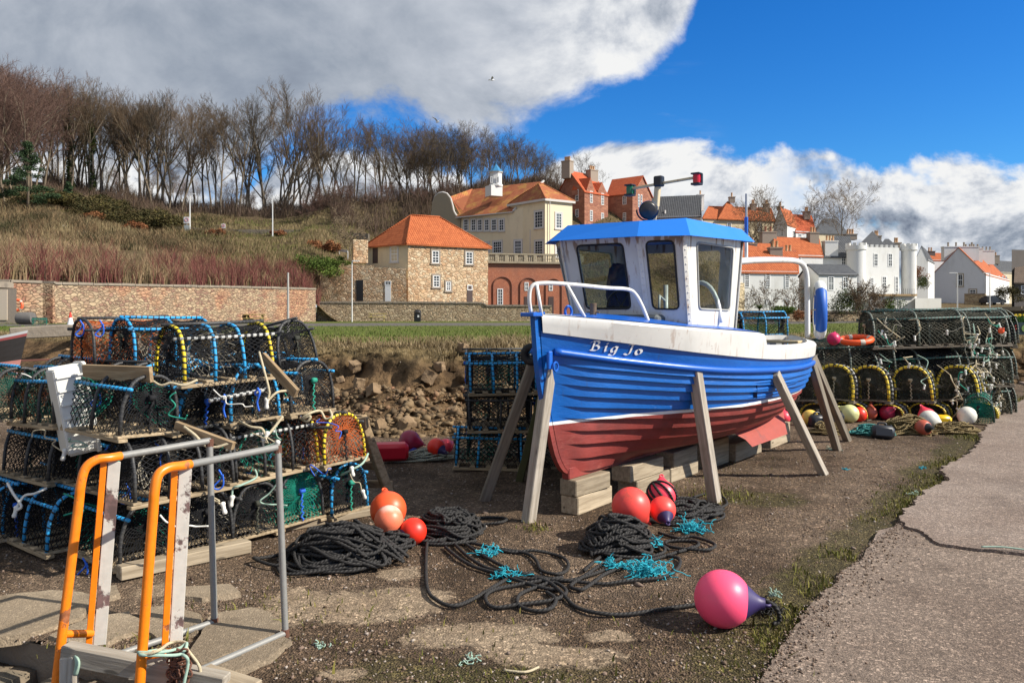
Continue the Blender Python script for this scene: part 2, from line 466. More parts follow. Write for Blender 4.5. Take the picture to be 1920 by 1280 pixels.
for px, py, w, h in ((745, 1075, 90, 30), (700, 1130, 330, 70), (900, 1190, 330, 60), (1020, 1225, 300, 50), (560, 1120, 160, 40), (480, 1160, 170, 60), (640, 1260, 90, 25), (1150, 1190, 120, 24), (300, 1110, 90, 30)):
    c = G(px, py); e = G(px, py + h / 2); CONC.append((c.x, c.y, w / F * c.y * .62, abs(c.y - e.y) * 1.25))
def ground_h(x, y):
    h = .022 * nz(x, y, 3.1, .9, 3) + .010 * nz(x, y, 1.2, 4.5, 3)
    return h
def yard():
    xs = np.concatenate([np.arange(-13, -5, .2), np.arange(-5, 6.5, .055), np.arange(6.5, 16, .25)])
    ys = np.concatenate([np.arange(1.2, 11, .055), np.arange(11, 26.1, .2)])
    nx, ny = len(xs), len(ys)
    V = np.zeros((ny, nx, 3)); conc = np.zeros((ny, nx)); moss = np.zeros((ny, nx)); keep = np.ones((ny, nx), bool)
    for j, y in enumerate(ys):
        pe = path_x(y)
        for i, x in enumerate(xs):
            near = -5 < x < 6.5 and y < 11
            V[j, i] = (x, y, ground_h(x, y) - (.03 if x > pe + .25 else 0))
            keep[j, i] = inside_quay(x, y)
            if near:
                conc[j, i] = min(1, max(ell(x, y, *c) for c in CONC))
                moss[j, i] = max(0, 1 - abs(x - pe + .18) / .45) if x < pe + .3 else .3
                moss[j, i] = max(moss[j, i], ell(x, y, 2.2, 7.1, .5, .45), ell(x, y, -.2, 3.7, 1.6, .3) * .6)
    idx = np.arange(ny * nx).reshape(ny, nx)
    Fc = np.stack([idx[:-1, :-1], idx[:-1, 1:], idx[1:, 1:], idx[1:, :-1]], -1).reshape(-1, 4)
    k = keep[:-1, :-1] & keep[:-1, 1:] & keep[1:, 1:] & keep[1:, :-1]
    Fc = Fc[k.reshape(-1)]
    tag(np_mesh('ground', V.reshape(-1, 3), Fc, MAT_YARD, attr={'conc': conc.ravel(), 'moss': moss.ravel()}, smooth=True), kind='structure')
yard()
# far sheet of land to the horizon, below everything; foreshore below the quay
MAT_LAND = M('far_land', (.09, .085, .045), .95, .3, .02, spec=.1)
mb = MB(); mb.quad((-2500, 27, -.35), (2500, 27, -.35), (2500, 3000, -.35), (-2500, 3000, -.35)); tag(mb.build('land', MAT_LAND), kind='structure')
MAT_SAND = M('foreshore_sand', (.16, .12, .08), .9, .3, 3, bump=.6, bscale=12, spec=.2)
mb = MB(); mb.quad((-60, -40, -2.6), (40, -40, -2.6), (40, 27, -2.6), (-60, 27, -2.6)); tag(mb.build('beach', MAT_SAND), kind='structure')

# concrete road slabs on the right: two sheets with a broken step between them
def jag(pts, amp, step=.05, sc=5.0):
    out = []
    for a, b in zip(pts, pts[1:]):
        n = max(1, int((b - a).length / step))
        for i in range(n):
            p = a.lerp(b, i / n); d = (b - a).normalized(); q = Vector((-d.y, d.x, 0))
            out.append(p + q * amp * (nz(p.x, p.y, 7.7, sc, 3) + .6 * nz(p.x, p.y, 1.7, sc * 4, 2)))
    out.append(pts[-1]); return out
def slab(name, pts, z, th, mat):
    """thin slab with a chipped, sloping edge"""
    from mathutils.geometry import tessellate_polygon
    n = len(pts); V = [(p.x, p.y, z) for p in pts]; Fc = [tuple(x) for x in tessellate_polygon([[Vector(q) for q in V]])]
    cen = sum(pts, Vector()) / n; V2 = []
    for i, p in enumerate(pts):
        d = (pts[(i + 1) % n] - pts[i - 1]).normalized(); q = Vector((d.y, -d.x, 0)); V2.append((p.x + q.x * .012, p.y + q.y * .012, z - th))
    base = len(V); V += V2
    Fc += [(i, (i + 1) % n, base + (i + 1) % n, base + i) for i in range(n)]
    return tag(MB().add(V, Fc).build(name, mat), kind='structure')
crack = [G(1690, 987), G(1712, 1003), G(1740, 1015), G(1762, 1031), G(1800, 1036), G(1850, 1043), G(1925, 1050), G(2080, 1060)]
crk = jag(crack, .03, .04, 6)
i0 = 9
near = jag(PEW[:i0 + 1], .022, .03, 9); far = jag(PEW[i0:], .05, .04, 7)
n1_ = near + [p + Vector((-.008, -.016, 0)) for p in crk[1:]] + [Vector((9, 3.0, 0)), Vector((9, -3, 0)), Vector((.7, -3, 0)), Vector((.9, 2.2, 0))]
slab('pavement', n1_[::-1], .030, .06, MAT_PATH)
far_end = [Vector((12.5, 21.5, 0)), Vector((16, 26, 0)), Vector((30, 26, 0)), Vector((14, 3.3, 0)), Vector((9, 4.6, 0))]
slab('pavement', (far + far_end + crk[::-1])[::-1], .048, .09, MAT_PATH2)
# the small broken corner piece beside the crack
piece = [G(1632, 1026), G(1650, 1000), G(1690, 990), G(1712, 1004), G(1716, 1020), G(1690, 1026), G(1660, 1030)]
slab('pavement', jag(piece + [piece[0]], .015, .04)[:-1][::-1], .026, .06, MAT_PATH2)
# pale flagstones at the head of the ladder
FL = [[(-70, 1150), (0, 1125), (95, 1114), (150, 1118), (180, 1125), (150, 1165), (60, 1195), (0, 1203), (-70, 1215)],
      [(190, 1110), (215, 1106), (222, 1120), (200, 1128), (168, 1130)], 
      [(170, 1165), (240, 1155), (262, 1170), (255, 1190), (215, 1205), (195, 1222), (120, 1212), (90, 1200)],
      [(400, 1160), (470, 1148), (510, 1158), (525, 1178), (520, 1192), (440, 1230), (380, 1252), (350, 1240), (372, 1200)],
      [(270, 1150), (320, 1142), (375, 1160), (370, 1190), (300, 1200), (265, 1185)],
      [(345, 1108), (430, 1104), (450, 1118), (380, 1130), (345, 1126)],
      [(540, 1208), (500, 1240), (430, 1272), (400, 1285), (380, 1270), (450, 1240), (520, 1200)]]
for k, f in enumerate(FL):
    pts = [G(a, b) for a, b in f]; slab('paving', jag(pts + [pts[0]], .02, .05)[:-1][::-1] if True else pts, .027 + .004 * (k % 2), .05, MAT_FLAG)

# quay face of rounded coping stones (each a stone of its own)
def lump(mb, c, s, seed=0, n=3, rough=.25, rz=0.0, mi=0, boxy=.55):
    """irregular stone: a subdivided cube pushed between box and ball, with noise"""
    Vs, Fs, ix = [], [], {}
    m = n
    def vid(p):
        k = tuple(round(x, 4) for x in p)
        if k not in ix:
            q = Vector(p); b = q.normalized(); q = q * boxy * .8 + b * (1 - boxy)
            q *= 1 + rough * nz(q.x + seed * 3.7, q.y, q.z + seed, 1.6, 2)
            ix[k] = len(Vs); q = Vector((q.x * s[0], q.y * s[1], q.z * s[2]))
            Vs.append(Vector(c) + Matrix.Rotation(rz, 3, 'Z') @ q)
        return ix[k]
    for ax in range(3):
        for sg in (-1, 1):
            for i in range(m):
                for j in range(m):
                    q = []
                    for di, dj in ((0, 0), (1, 0), (1, 1), (0, 1)):
                        p = [0, 0, 0]; p[ax] = sg; p[(ax + 1) % 3] = -1 + 2 * (i + di) / m; p[(ax + 2) % 3] = -1 + 2 * (j + dj) / m
                        q.append(vid(p))
                    Fs.append(tuple(q if sg > 0 else q[::-1]))
    mb.add(Vs, Fs, mi); return mb
MAT_COPE = M('coping_sandstone', (.22, .17, .115), .95, .4, 4, bump=.9, bscale=14, col2=(.10, .085, .06), f2=.5, s2=3.5, bdist=.02)
k = 0; px_ = -1.35
ed = Vector((-1.27, .47, 0)).normalized()
p0 = Vector((-1.42, 3.52, 0)); along = 0
for L_ in (.62, .5, .7, .6, .8, .7):
    c = p0 + ed * (along + L_ / 2) + Vector((.07, -.06, 0)); along += L_ + .02
    mb = MB(); lump(mb, (0, 0, 0), (L_ / 2 * 1.08, .30, .36), k + 3, 6, .10, boxy=.62)
    o = mb.build('coping_stone', MAT_COPE, smooth=True); o.location = c + Vector((0, 0, -.42)); o.rotation_euler = (0, 0, math.atan2(ed.y, ed.x))
    tag(o, 'rounded sandstone block in the coping of the quay edge below the handrails', 'stone', 'coping stones of the quay edge'); k += 1
MAT_QW = M('quay_face', (.2, .16, .12), .9, .35, 3, bump=1, bscale=6, bdist=.04)
mb = MB()
for (x0, y0), (x1, y1) in zip(QE, QE[1:]): mb.quad((x0 + .02, y0 + .05, -.02), (x1 + .02, y1 + .05, -.02), (x1 + .02, y1 + .05, -2.6), (x0 + .02, y0 + .05, -2.6))
tag(mb.build('quay_wall', MAT_QW), 'dark stone face of the quay dropping to the beach', 'quay wall')

# ------------------------------------------------------------------ embankment (eroded bank, grass verge) as a sheet in bearing/distance
FOOT = [(-500, 27), (0, 24.5), (130, 22), (300, 16.5), (420, 13), (600, 11.2), (700, 10.5), (860, 10.4), (1000, 11), (1200, 13.5), (1500, 17), (1750, 18.5), (1880, 17.8), (2300, 16)]
TOPZ = [(-500, .7), (0, .72), (130, .75), (420, .98), (700, 1.06), (1000, 1.05), (1250, .95), (1600, .8), (1900, .84), (2300, .8)]
WALLD = [(-500, 46), (0, 47), (300, 58), (600, 75), (800, 77), (1000, 78), (1300, 80), (1500, 82), (1900, 100), (2300, 110)]
WALLZ = [(-500, .75), (0, .74), (600, .3), (1000, .28), (1400, .35), (1650, .4), (1900, 1.6), (2300, 2.0)]
def bank_pt(px, r):
    """r: 0 foot .. 1 lip of the bank .. 2 foot of the far wall"""
    f = interp(px, FOOT); zt = interp(px, TOPZ); wd = interp(px, WALLD); wz = interp(px, WALLZ)
    steep = interp(px, [(0, .35), (300, .6), (450, 1), (1050, 1), (1300, .7), (1860, .7), (1890, 1.25), (2300, 1)])
    run = interp(px, [(0, 3.4), (300, 3.2), (450, 3.0), (1000, 2.6), (1880, 2.2), (1890, 1.1), (2300, 1.2)])
    if r <= 1:
        prof = [(0, -.06), (.12, .07), (.5, .38), (.66, .52), (.74, .76), (.8, .86), (.9, .95), (1, 1.0)]
        soft = [(0, -.06), (.3, .2), (.6, .6), (.85, .92), (1, 1)]
        z = lerp(interp(r, soft), interp(r, prof), min(1, steep)) * zt
        d = f + run * r
        x = (px - CX) / F * d
        k = 4 * r * (1 - r)
        nn = nz(x, d, 2.0, 1.3, 4)
        d += (.55 * k * nn + .30 * k * max(0, nz(x, d, 9, 3.2, 4)) + .10 * k * nz(x, d, 9, 9, 3)) * min(1, steep)
        z += .10 * k * nz(x, d, 5, 1.9, 4) + .02 * nz(x, d, 1, 4, 2)
    else:
        q = r - 1; d = f + run + (wd - f - run) * q ** 1.7
        x = (px - CX) / F * d
        z = lerp(zt, wz, min(1, q * 1.05)) + .05 * nz(x, d, 1, .5, 3) * (1 - q)
    return Vector(((px - CX) / F * d, d, z))
def bank_mat():
    m, t, b = newmat('bank_earth_and_grass'); v = t.coord('Object')
    n = t.noise(v, 1.6, 6, .65); n2 = t.noise(v, 7, 6, .65)
    earth = t.mix(t.sstep(n, .35, .65), (.065, .042, .024, 1), (.165, .105, .055, 1))
    earth = t.mix(t.math('MULTIPLY', t.sstep(n2, .52, .7), .7), earth, (.05, .034, .02, 1))
    straw = t.mix(t.sstep(n2, .3, .7), (.12, .088, .04, 1), (.23, .17, .085, 1))
    green = t.mix(t.sstep(n, .35, .65), (.075, .095, .02, 1), (.12, .13, .035, 1))
    tarm = (.12, .11, .10, 1)
    r = t.math('ADD', t.attr('r'), t.math('MULTIPLY', t.math('SUBTRACT', n, .5), .06))
    c = t.mix(t.sstep(r, .70, .90), earth, straw)
    c = t.mix(t.sstep(r, 1.32, 1.46), c, green)
    c = t.mix(t.math('MULTIPLY', t.sstep(r, 1.74, 1.76), t.sstep(r, 1.93, 1.91)), c, tarm)
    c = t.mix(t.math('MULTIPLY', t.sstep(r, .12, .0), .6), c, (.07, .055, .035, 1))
    t.put(b.inputs['Base Color'], c); b.inputs['Roughness'].default_value = .95; b.inputs['Specular IOR Level'].default_value = .1
    t.put(b.inputs['Normal'], t.bump(t.math('ADD', n, t.math('MULTIPLY', n2, .5)), 1.0, .12))
    return m
def bank():
    pxs = np.arange(-500, 2301, 6.0)
    rs = np.concatenate([np.linspace(-.05, 1, 44), np.linspace(1.03, 2.04, 24)])
    V, ra = [], []
    for r in rs:
        for px in pxs:
            V.append(tuple(bank_pt(px, r))); ra.append(r)
    nx, ny = len(pxs), len(rs); idx = np.arange(nx * ny).reshape(ny, nx)
    Fc = np.stack([idx[:-1, :-1], idx[:-1, 1:], idx[1:, 1:], idx[1:, :-1]], -1).reshape(-1, 4)
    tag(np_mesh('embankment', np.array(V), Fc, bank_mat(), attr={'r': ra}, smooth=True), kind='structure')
bank()
# ------------------------------------------------------------------ hillside
WTOP = [(-500, 530), (0, 532), (300, 536), (600, 545), (640, 575), (1000, 578), (1400, 580), (1900, 574), (2300, 574)]
TREE = [(-500, 300), (0, 338), (100, 345), (200, 366), (300, 388), (400, 395), (520, 397), (620, 388), (700, 380), (800, 372), (900, 350), (1000, 345), (1100, 372), (1200, 415), (1350, 450), (1500, 490), (1650, 540), (1740, 567), (1900, 569), (2300, 572)]
TREED = 132.0
def hill_pt(px, s):
    wd = interp(px, WALLD) + .4
    if s <= 1:
        d = wd + (TREED - wd) * s; y = interp(px, WTOP) + 3 + (interp(px, TREE) - interp(px, WTOP) - 3) * s ** .82
    else:
        d = TREED * (1 + .9 * (s - 1)); y = interp(px, TREE) + 22 * (s - 1)
    p = P(px, y, d)
    lo = interp(px, [(560, 0), (640, .16), (740, .42), (1100, .5), (1300, .45), (1600, .5), (1900, .3)])
    if lo > 0 and s <= 1:
        zb, zt = interp(px, WALLZ), H + (HY - interp(px, TREE)) / F * TREED; k_ = min(1, lo / .16)
        p.z = lerp(p.z, lerp(zb - .1, zt, smooth(lo, 1.02, s) ** .8), k_)
    p.z += (.7 * nz(p.x, p.y, 2, .09, 4) + .25 * nz(p.x, p.y, 2, .4, 3)) * min(1, s * 4) * (1 if px < 1650 else .15)
    return p
def hill_mat():
    m, t, b = newmat('hillside'); v = t.coord('Object')
    n = t.noise(v, .09, 6, .62); n2 = t.noise(v, .5, 6, .65); n3 = t.noise(v, 3, 6, .7)
    c = t.mix(t.sstep(n, .38, .62), (.175, .13, .07, 1), (.12, .085, .05, 1))
    c = t.mix(t.math('MULTIPLY', t.sstep(n2, .52, .66), .5), c, (.115, .11, .04, 1))
    c = t.mix(t.math('MULTIPLY', t.sstep(n3, .5, .66), .6), c, (.05, .04, .025, 1))
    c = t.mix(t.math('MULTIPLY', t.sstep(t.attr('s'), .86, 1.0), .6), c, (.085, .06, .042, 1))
    t.put(b.inputs['Base Color'], c); b.inputs['Roughness'].default_value = .95; b.inputs['Specular IOR Level'].default_value = .1
    t.put(b.inputs['Normal'], t.bump(t.math('ADD', n2, n3), 1.0, .5))
    return m
def hill():
    pxs = np.arange(-500, 2301, 10.0); ss = np.concatenate([np.linspace(0, 1, 50), np.linspace(1.06, 2.2, 12)])
    V = [tuple(hill_pt(px, s_)) for s_ in ss for px in pxs]; sa = [s_ for s_ in ss for px in pxs]
    nx, ny = len(pxs), len(ss); idx = np.arange(nx * ny).reshape(ny, nx)
    Fc = np.stack([idx[:-1, :-1], idx[:-1, 1:], idx[1:, 1:], idx[1:, :-1]], -1).reshape(-1, 4)
    tag(np_mesh('hill', np.array(V), Fc, hill_mat(), attr={'s': sa}, smooth=True), kind='structure')
hill()
# ------------------------------------------------------------------ the fishing boat on its blocks
def paint_mat(name, col, rough=.35, rust=0.0, dirt=.15, coat=.25, drip=None):
    m, t, b = newmat(name); v = t.coord('Object')
    n = t.noise(v, 3, 6, .6); n2 = t.noise(v, 22, 4, .6)
    c = t.mix(t.math('MULTIPLY', t.sstep(n, .4, .75), dirt), (*col, 1), tuple(x * .55 for x in col))
    if rust:
        st = t.noise(t.mapping(v, scale=(9, 9, 1.1)), 2.2, 5, .65)
        rm = t.math('MULTIPLY', t.sstep(st, .53, .64), t.sstep(t.noise(v, 5, 4, .6), .42, .6))
        c = t.mix(t.math('MULTIPLY', rm, rust), c, (.24, .09, .02, 1))
        if drip:
            z = t.sep(v)[2]; dn = t.noise(t.mapping(v, scale=(1, 1, .06)), 17, 3, .5)
            dm = t.math('MULTIPLY', t.sstep(t.math('ADD', dn, t.math('MULTIPLY', t.sstep(z, drip[0], drip[1]), .17)), .70, .76), t.sstep(z, drip[0], drip[1]))
            c = t.mix(t.math('MULTIPLY', dm, .85), c, (.20, .085, .02, 1))
        sp = t.sstep(t.noise(v, 30, 3, .6), .68, .74)
        c = t.mix(t.math('MULTIPLY', sp, rust * .8), c, (.16, .06, .02, 1))
    t.put(b.inputs['Base Color'], c); t.put(b.inputs['Roughness'], t.math('MULTIPLY_ADD', n, .25, rough - .1))
    b.inputs['Coat Weight'].default_value = coat; b.inputs['Coat Roughness'].default_value = .2
    t.put(b.inputs['Normal'], t.bump(t.math('ADD', t.math('MULTIPLY', n2, .4), n), .25, .006))
    return m
def hull_mat():
    m, t, b = newmat('hull_paint'); v = t.coord('Object'); x, y, z = t.sep(v)
    n = t.noise(v, 2.2, 6, .6); n2 = t.noise(t.mapping(v, scale=(.25, 1, 1)), 26, 5, .65)
    zz = t.math('MULTIPLY_ADD', t.math('SUBTRACT', t.noise(v, 6, 3, .5), .5), .008, z)
    zz = t.math('ADD', zz, t.math('MULTIPLY', t.sstep(x, 1.3, .1), .018))
    blue = t.mix(t.math('MULTIPLY', t.sstep(n, .35, .7), .6), (.002, .112, .44, 1), (.002, .078, .32, 1))
    sc = t.math('MULTIPLY', t.sstep(t.noise(t.mapping(v, scale=(1.5, 6, 22)), 3, 6, .7), .60, .68), t.sstep(t.noise(v, 1.6, 3, .5), .45, .6)); blue = t.mix(t.math('MULTIPLY', sc, .55), blue, (.16, .24, .42, 1))
    run = t.math('MULTIPLY', t.sstep(t.noise(t.mapping(v, scale=(26, 26, .8)), 1.0, 4, .6), .60, .70), t.sstep(t.noise(v, 2.3, 3, .5), .48, .62)); blue = t.mix(t.math('MULTIPLY', run, .30), blue, (.05, .06, .08, 1))
    red = t.mix(t.sstep(n, .3, .7), (.27, .036, .028, 1), (.165, .026, .022, 1))
    ch2 = t.sstep(t.noise(t.mapping(v, scale=(1, 1, 2.5)), 3.5, 7, .72), .54, .66); red = t.mix(t.math('MULTIPLY', ch2, .45), red, (.30, .085, .06, 1)); dk2 = t.sstep(t.noise(v, 1.3, 5, .65), .52, .66); red = t.mix(t.math('MULTIPLY', dk2, .5), red, (.10, .022, .02, 1))
    ch = t.sstep(t.noise(v, 34, 4, .7), .69, .74)
    red = t.mix(t.math('MULTIPLY', ch, .7), red, (.13, .05, .06, 1))
    blue = t.mix(t.math('MULTIPLY', t.sstep(t.noise(v, 40, 4, .7), .73, .77), .6), blue, (.05, .06, .12, 1))
    c = t.mix(t.sstep(zz, .774, .778), red, (.80, .80, .77, 1))
    c = t.mix(t.sstep(zz, .800, .804), c, blue)
    t.put(b.inputs['Base Color'], c)
    t.put(b.inputs['Roughness'], t.math('MULTIPLY_ADD', t.sstep(zz, .77, .80), -.24, .62))
    b.inputs['Coat Weight'].default_value = .08; b.inputs['Coat Roughness'].default_value = .3
    t.put(b.inputs['Normal'], t.bump(t.math('ADD', n2, n), .55, .008))
    return m
MAT_HULL = hull_mat()
MAT_BLUE = paint_mat('blue_gloss', (.004, .105, .50), .38)
MAT_ROOFB = paint_mat('blue_roof_paint', (.0, .165, .66), .75, dirt=.06, coat=0)
MAT_WHITE = paint_mat('white_boat_paint', (.66, .65, .615), .5, rust=.4, dirt=.3)
MAT_WHITE2 = paint_mat('white_wheelhouse_paint', (.67, .655, .61), .5, rust=.6, dirt=.25, drip=(2.02, 2.33))
MAT_RAIL = paint_mat('white_rail_paint', (.78, .77, .74), .35, rust=.35)
MAT_RUSTW = paint_mat('rusty_white_paint', (.58, .46, .26), .55, rust=1.0)
MAT_BLACK = M('black_plastic', (.012, .012, .014), .4, .2)
MAT_RUBBER = M('black_rubber', (.016, .016, .017), .7, .3, bump=.3, bscale=30)
MAT_WELL = M('well_paint', (.01, .03, .08), .6, .3)
MAT_REDPLATE = M('red_oxide', (.34, .06, .04), .6, .25, 5, col2=(.2, .06, .05), f2=.35, s2=8)
def glass_mat(name, tint=(.80, .86, .84), refl=.9, haze=.10):
    m, t, b = newmat(name); m.node_tree.nodes.remove(b); out = m.node_tree.nodes['Material Output']
    tr = t.node('ShaderNodeBsdfTransparent', {0: (*tint, 1)}); gl = t.node('ShaderNodeBsdfGlossy', {0: (1, 1, 1, 1), 'Roughness': .02})
    df = t.node('ShaderNodeBsdfDiffuse', {0: (.55, .56, .53, 1)})
    fr = t.node('ShaderNodeMath', {0: t.math('POWER', t.node('ShaderNodeLayerWeight', {0: .5}).outputs['Facing'], 5.0), 1: .93, 2: .05}, operation='MULTIPLY_ADD'); dirt = t.math('MULTIPLY', t.sstep(t.noise(t.coord('Object'), 5, 5, .6), .3, .8), haze)
    m1 = t.node('ShaderNodeMixShader', {0: dirt, 1: tr, 2: df})
    m2 = t.node('ShaderNodeMixShader', {0: t.math('MULTIPLY', fr.outputs[0], refl), 1: m1, 2: gl})
    t.l.new(m2.outputs[0], out.inputs[0]); return m
MAT_GLASS = glass_mat('wheelhouse_glass', tint=(.62, .68, .66), refl=.35, haze=.05)
def mat_simple(name, col, rough=.5, metal=0, emit=0):
    m, t, b = newmat(name); b.inputs['Base Color'].default_value = (*col, 1); b.inputs['Roughness'].default_value = rough; b.inputs['Metallic'].default_value = metal
    return m

AFT = Vector((.62, .785)); BRZ = math.atan2(.785, .62); BO = Vector((.187, 6.24, 0))
boat = thing('fishing_boat', 'small blue, white and red wooden fishing boat propped upright on timber blocks', 'boat', BO, BRZ)
BW = mworld(boat)
def b2w(p): return BW @ Vector(p)
def proj(p): return (CX + p.x / p.y * F, HY + (H - p.z) / p.y * F)
L_STEM = [(.27, .55), (.33, .44), (.40, .355), (.517, .275), (.785, .18), (1.18, .06), (1.64, 0)]
L_STERN = [(.2, 5.05), (.5, 5.2), (.8, 5.42), (1.1, 5.55), (1.3, 5.6), (1.7, 5.63)]
BEAM = [(0, .035), (.25, .235), (.5, .42), (.8, .58), (1.1, .71), (1.5, .84), (2.0, .935), (2.5, .98), (3, .985), (3.5, .94), (4, .85), (4.4, .735), (4.8, .59), (5.1, .455), (5.3, .345), (5.45, .24), (5.55, .13), (5.6, .045)]
SHEER = [(0, 1.635), (.6, 1.575), (1.2, 1.52), (2.2, 1.452), (3, 1.40), (4, 1.36), (5.6, 1.37)]
LOW = [(2.2, 1.325), (3, 1.30), (4, 1.285), (5, 1.29), (5.6, 1.31)]
ZWB = [(0, 1.505), (.6, 1.41), (1.3, 1.312), (2.2, 1.225), (3, 1.185), (4, 1.165), (5.6, 1.18)]
ZRUB = [(0, 1.365), (.6, 1.265), (1.45, 1.16), (2.3, 1.112), (3.5, 1.08), (4.6, 1.085), (5.6, 1.11)]
def cm(x, pts):
    """smooth interpolation of a table"""
    n = len(pts)
    if x <= pts[0][0]: return pts[0][1]
    if x >= pts[-1][0]: return pts[-1][1]
    for i in range(n - 1):
        if x <= pts[i + 1][0]: break
    sl = lambda k: ((pts[min(k + 1, n - 1)][1] - pts[max(k - 1, 0)][1]) / (pts[min(k + 1, n - 1)][0] - pts[max(k - 1, 0)][0]))
    (x0, y0), (x1, y1) = pts[i], pts[i + 1]; h = x1 - x0; t_ = (x - x0) / h
    return (2 * t_ ** 3 - 3 * t_ ** 2 + 1) * y0 + (t_ ** 3 - 2 * t_ ** 2 + t_) * h * sl(i) + (-2 * t_ ** 3 + 3 * t_ ** 2) * y1 + (t_ ** 3 - t_ ** 2) * h * sl(i + 1)
ZK = .33
def halfw(s_, z):
    Lb = 5.6 * s_; zt = cm(Lb, SHEER); h = min(1.15, max(0, (z - ZK) / (zt - ZK)))
    a = smooth(0, .42, s_) * (1 - smooth(.72, 1.0, s_) * .55)
    p = lerp(1.12, 2.2, a); q = lerp(1.02, 1.9, a)
    g = (1 - (1 - min(1, h)) ** p) ** (1 / q) if h < 1 else 1 + (h - 1) * .25
    if a < .5: g = lerp(g, h ** 1.25, (.5 - a) * .9)
    return .03 + (cm(Lb, BEAM) - .03) * g
def hullp(s_, z, off=0.0, side=-1):
    L = lerp(cm(z, L_STEM), cm(z, L_STERN), s_)
    w = halfw(s_, z) + off
    return Vector((L, side * w, z - off * .25))
NS = 84
SV = [i / NS for i in range(NS + 1)]
SV = [x ** 1.15 for x in SV]
def hull():
    mb = MB(); NK = 12
    for side in (-1, 1):
        def zj(j, s_):
            zt = cm(5.6 * s_, ZWB) + .012
            return lerp(ZK, zt, j)
        js = [0, .11, .22, .32, .41, .495, .575, .65, .72, .785, .85, .925, 1.0]
        for k in range(NK):
            rows = []
            for (f, o) in ((0.0, 1.0), (.0, 1.0), (.5, .55), (1.0, 0.0)):
                o *= 0 if k >= 10 else 1
                j = lerp(js[k], js[k + 1], f)
                rows.append([(hullp(s_, zj(j, s_), .038 * o * smooth(0.012, .07, s_) * (1 - smooth(.94, 1, s_)), side)) for s_ in SV])
            # lip under the lap
            lip = [hullp(s_, zj(js[k], s_), 0, side) for s_ in SV]
            rows = [lip] + rows[1:]
            b = len(mb.v); n = len(SV)
            for r in rows: mb.v.extend(r)
            for r in range(3):
                for i in range(NS):
                    f = (b + r * n + i, b + r * n + i + 1, b + (r + 1) * n + i + 1, b + (r + 1) * n + i)
                    mb.f.append(f if side < 0 else f[::-1]); mb.m.append(0); mb.u.append(None)
    return mb.build('hull', MAT_HULL, boat, smooth=28, fix=False)
hull_o = hull()
# stem, keel, rudder post
mb = MB()
st = [(cm(z, L_STEM), z) for z in (1.66, 1.5, 1.3, 1.1, .95, .8, .7, .6, .52, .45, .40, .36, .33, .30)]
V = []; Fc = []
for L, z in st:
    for dx_, y_ in ((-.05, -.022), (-.05, .022), (.07, .035), (.07, -.035)): V.append((L + dx_ + (.02 if z < .36 else 0), y_, z))
n = len(st)
for i in range(n - 1):
    for k in range(4): Fc.append((i * 4 + k, i * 4 + (k + 1) % 4, (i + 1) * 4 + (k + 1) % 4, (i + 1) * 4 + k))
Fc += [(0, 1, 2, 3), tuple((n - 1) * 4 + k for k in (3, 2, 1, 0))]
mb.add(V, Fc).build('stem_post', MAT_HULL, boat, smooth=40)
mb = MB(); mb.box((2.78, 0, .335), (4.75, .075, .10), b=.008); mb.build('keel', MAT_HULL, boat)
mb = MB(); mb.prism([(5.0, -.02, .30), (5.44, -.02, .36), (5.56, -.02, 1.0), (5.5, -.02, 1.1), (5.2, -.02, .5)], (0, .04, 0)); mb.build('rudder', MAT_REDPLATE, boat)
mb = MB(); mb.prism([(2.7, -.40, .46), (2.9, -.52, .34), (4.15, -.49, .33), (4.45, -.36, .45)], (0, .03, .035)); mb.prism([(2.9, -.52, .34), (2.98, -.56, .26), (4.1, -.53, .25), (4.15, -.49, .33)], (0, .02, .02)); mb.build('bilge_keel', MAT_REDPLATE, boat)
# white bulwark band with the cut-down waist
def bulwark():
    mb = MB()
    SS = sorted(SV + [2.2 / 5.6 + d for d in (-.01, -.003, 0, .002, .004, .006, .008, .010, .0125, .02, .03)])
    def top(s_):
        L = 5.6 * s_
        return lerp(cm(L, SHEER), cm(L, LOW), smooth(2.2, 2.27, L)) if L > 2.2 else cm(L, SHEER)
    for side in (-1, 1):
        rows = [[hullp(s_, cm(5.6 * s_, ZWB), .0, side) for s_ in SS], [hullp(s_, cm(5.6 * s_, ZWB), .022, side) for s_ in SS],
                [hullp(s_, lerp(cm(5.6 * s_, ZWB), top(s_), .5), .022, side) for s_ in SS],
                [hullp(s_, top(s_) - .012, .022, side) for s_ in SS], [hullp(s_, top(s_), .012, side) for s_ in SS],
                [hullp(s_, top(s_), -min(.085, halfw(s_, top(s_)) - .003), side) for s_ in SS], [hullp(s_, top(s_) - .06, -min(.09, halfw(s_, top(s_)) - .003), side) for s_ in SS]]
        b = len(mb.v); n = len(SS)
        for r in rows: mb.v.extend(r)
        for r in range(len(rows) - 1):
            for i in range(n - 1):
                f = (b + r * n + i, b + r * n + i + 1, b + (r + 1) * n + i + 1, b + (r + 1) * n + i)
                mb.f.append(f if side < 0 else f[::-1]); mb.m.append(0); mb.u.append(None)
    # inner lining of the open well
    return mb.build('bulwark', MAT_WHITE, boat, smooth=35, fix=False)
bulwark()
mb = MB()
SS = [s_ for s_ in SV if 2.25 < 5.6 * s_ < 5.5]
for side in (-1, 1):
    for a, b_ in zip(SS, SS[1:]):
        mb.quad(hullp(a, 1.27, -.06, side), hullp(b_, 1.27, -.06, side), hullp(b_, .85, -.06, side), hullp(a, .85, -.06, side))
for a, b_ in zip(SS, SS[1:]): mb.quad(hullp(a, .86, -.02, -1), hullp(b_, .86, -.02, -1), hullp(b_, .86, -.02, 1), hullp(a, .86, -.02, 1))
mb.quad((2.24, -.9, .85), (2.24, .9, .85), (2.24, .9, 1.45), (2.24, -.9, 1.45))
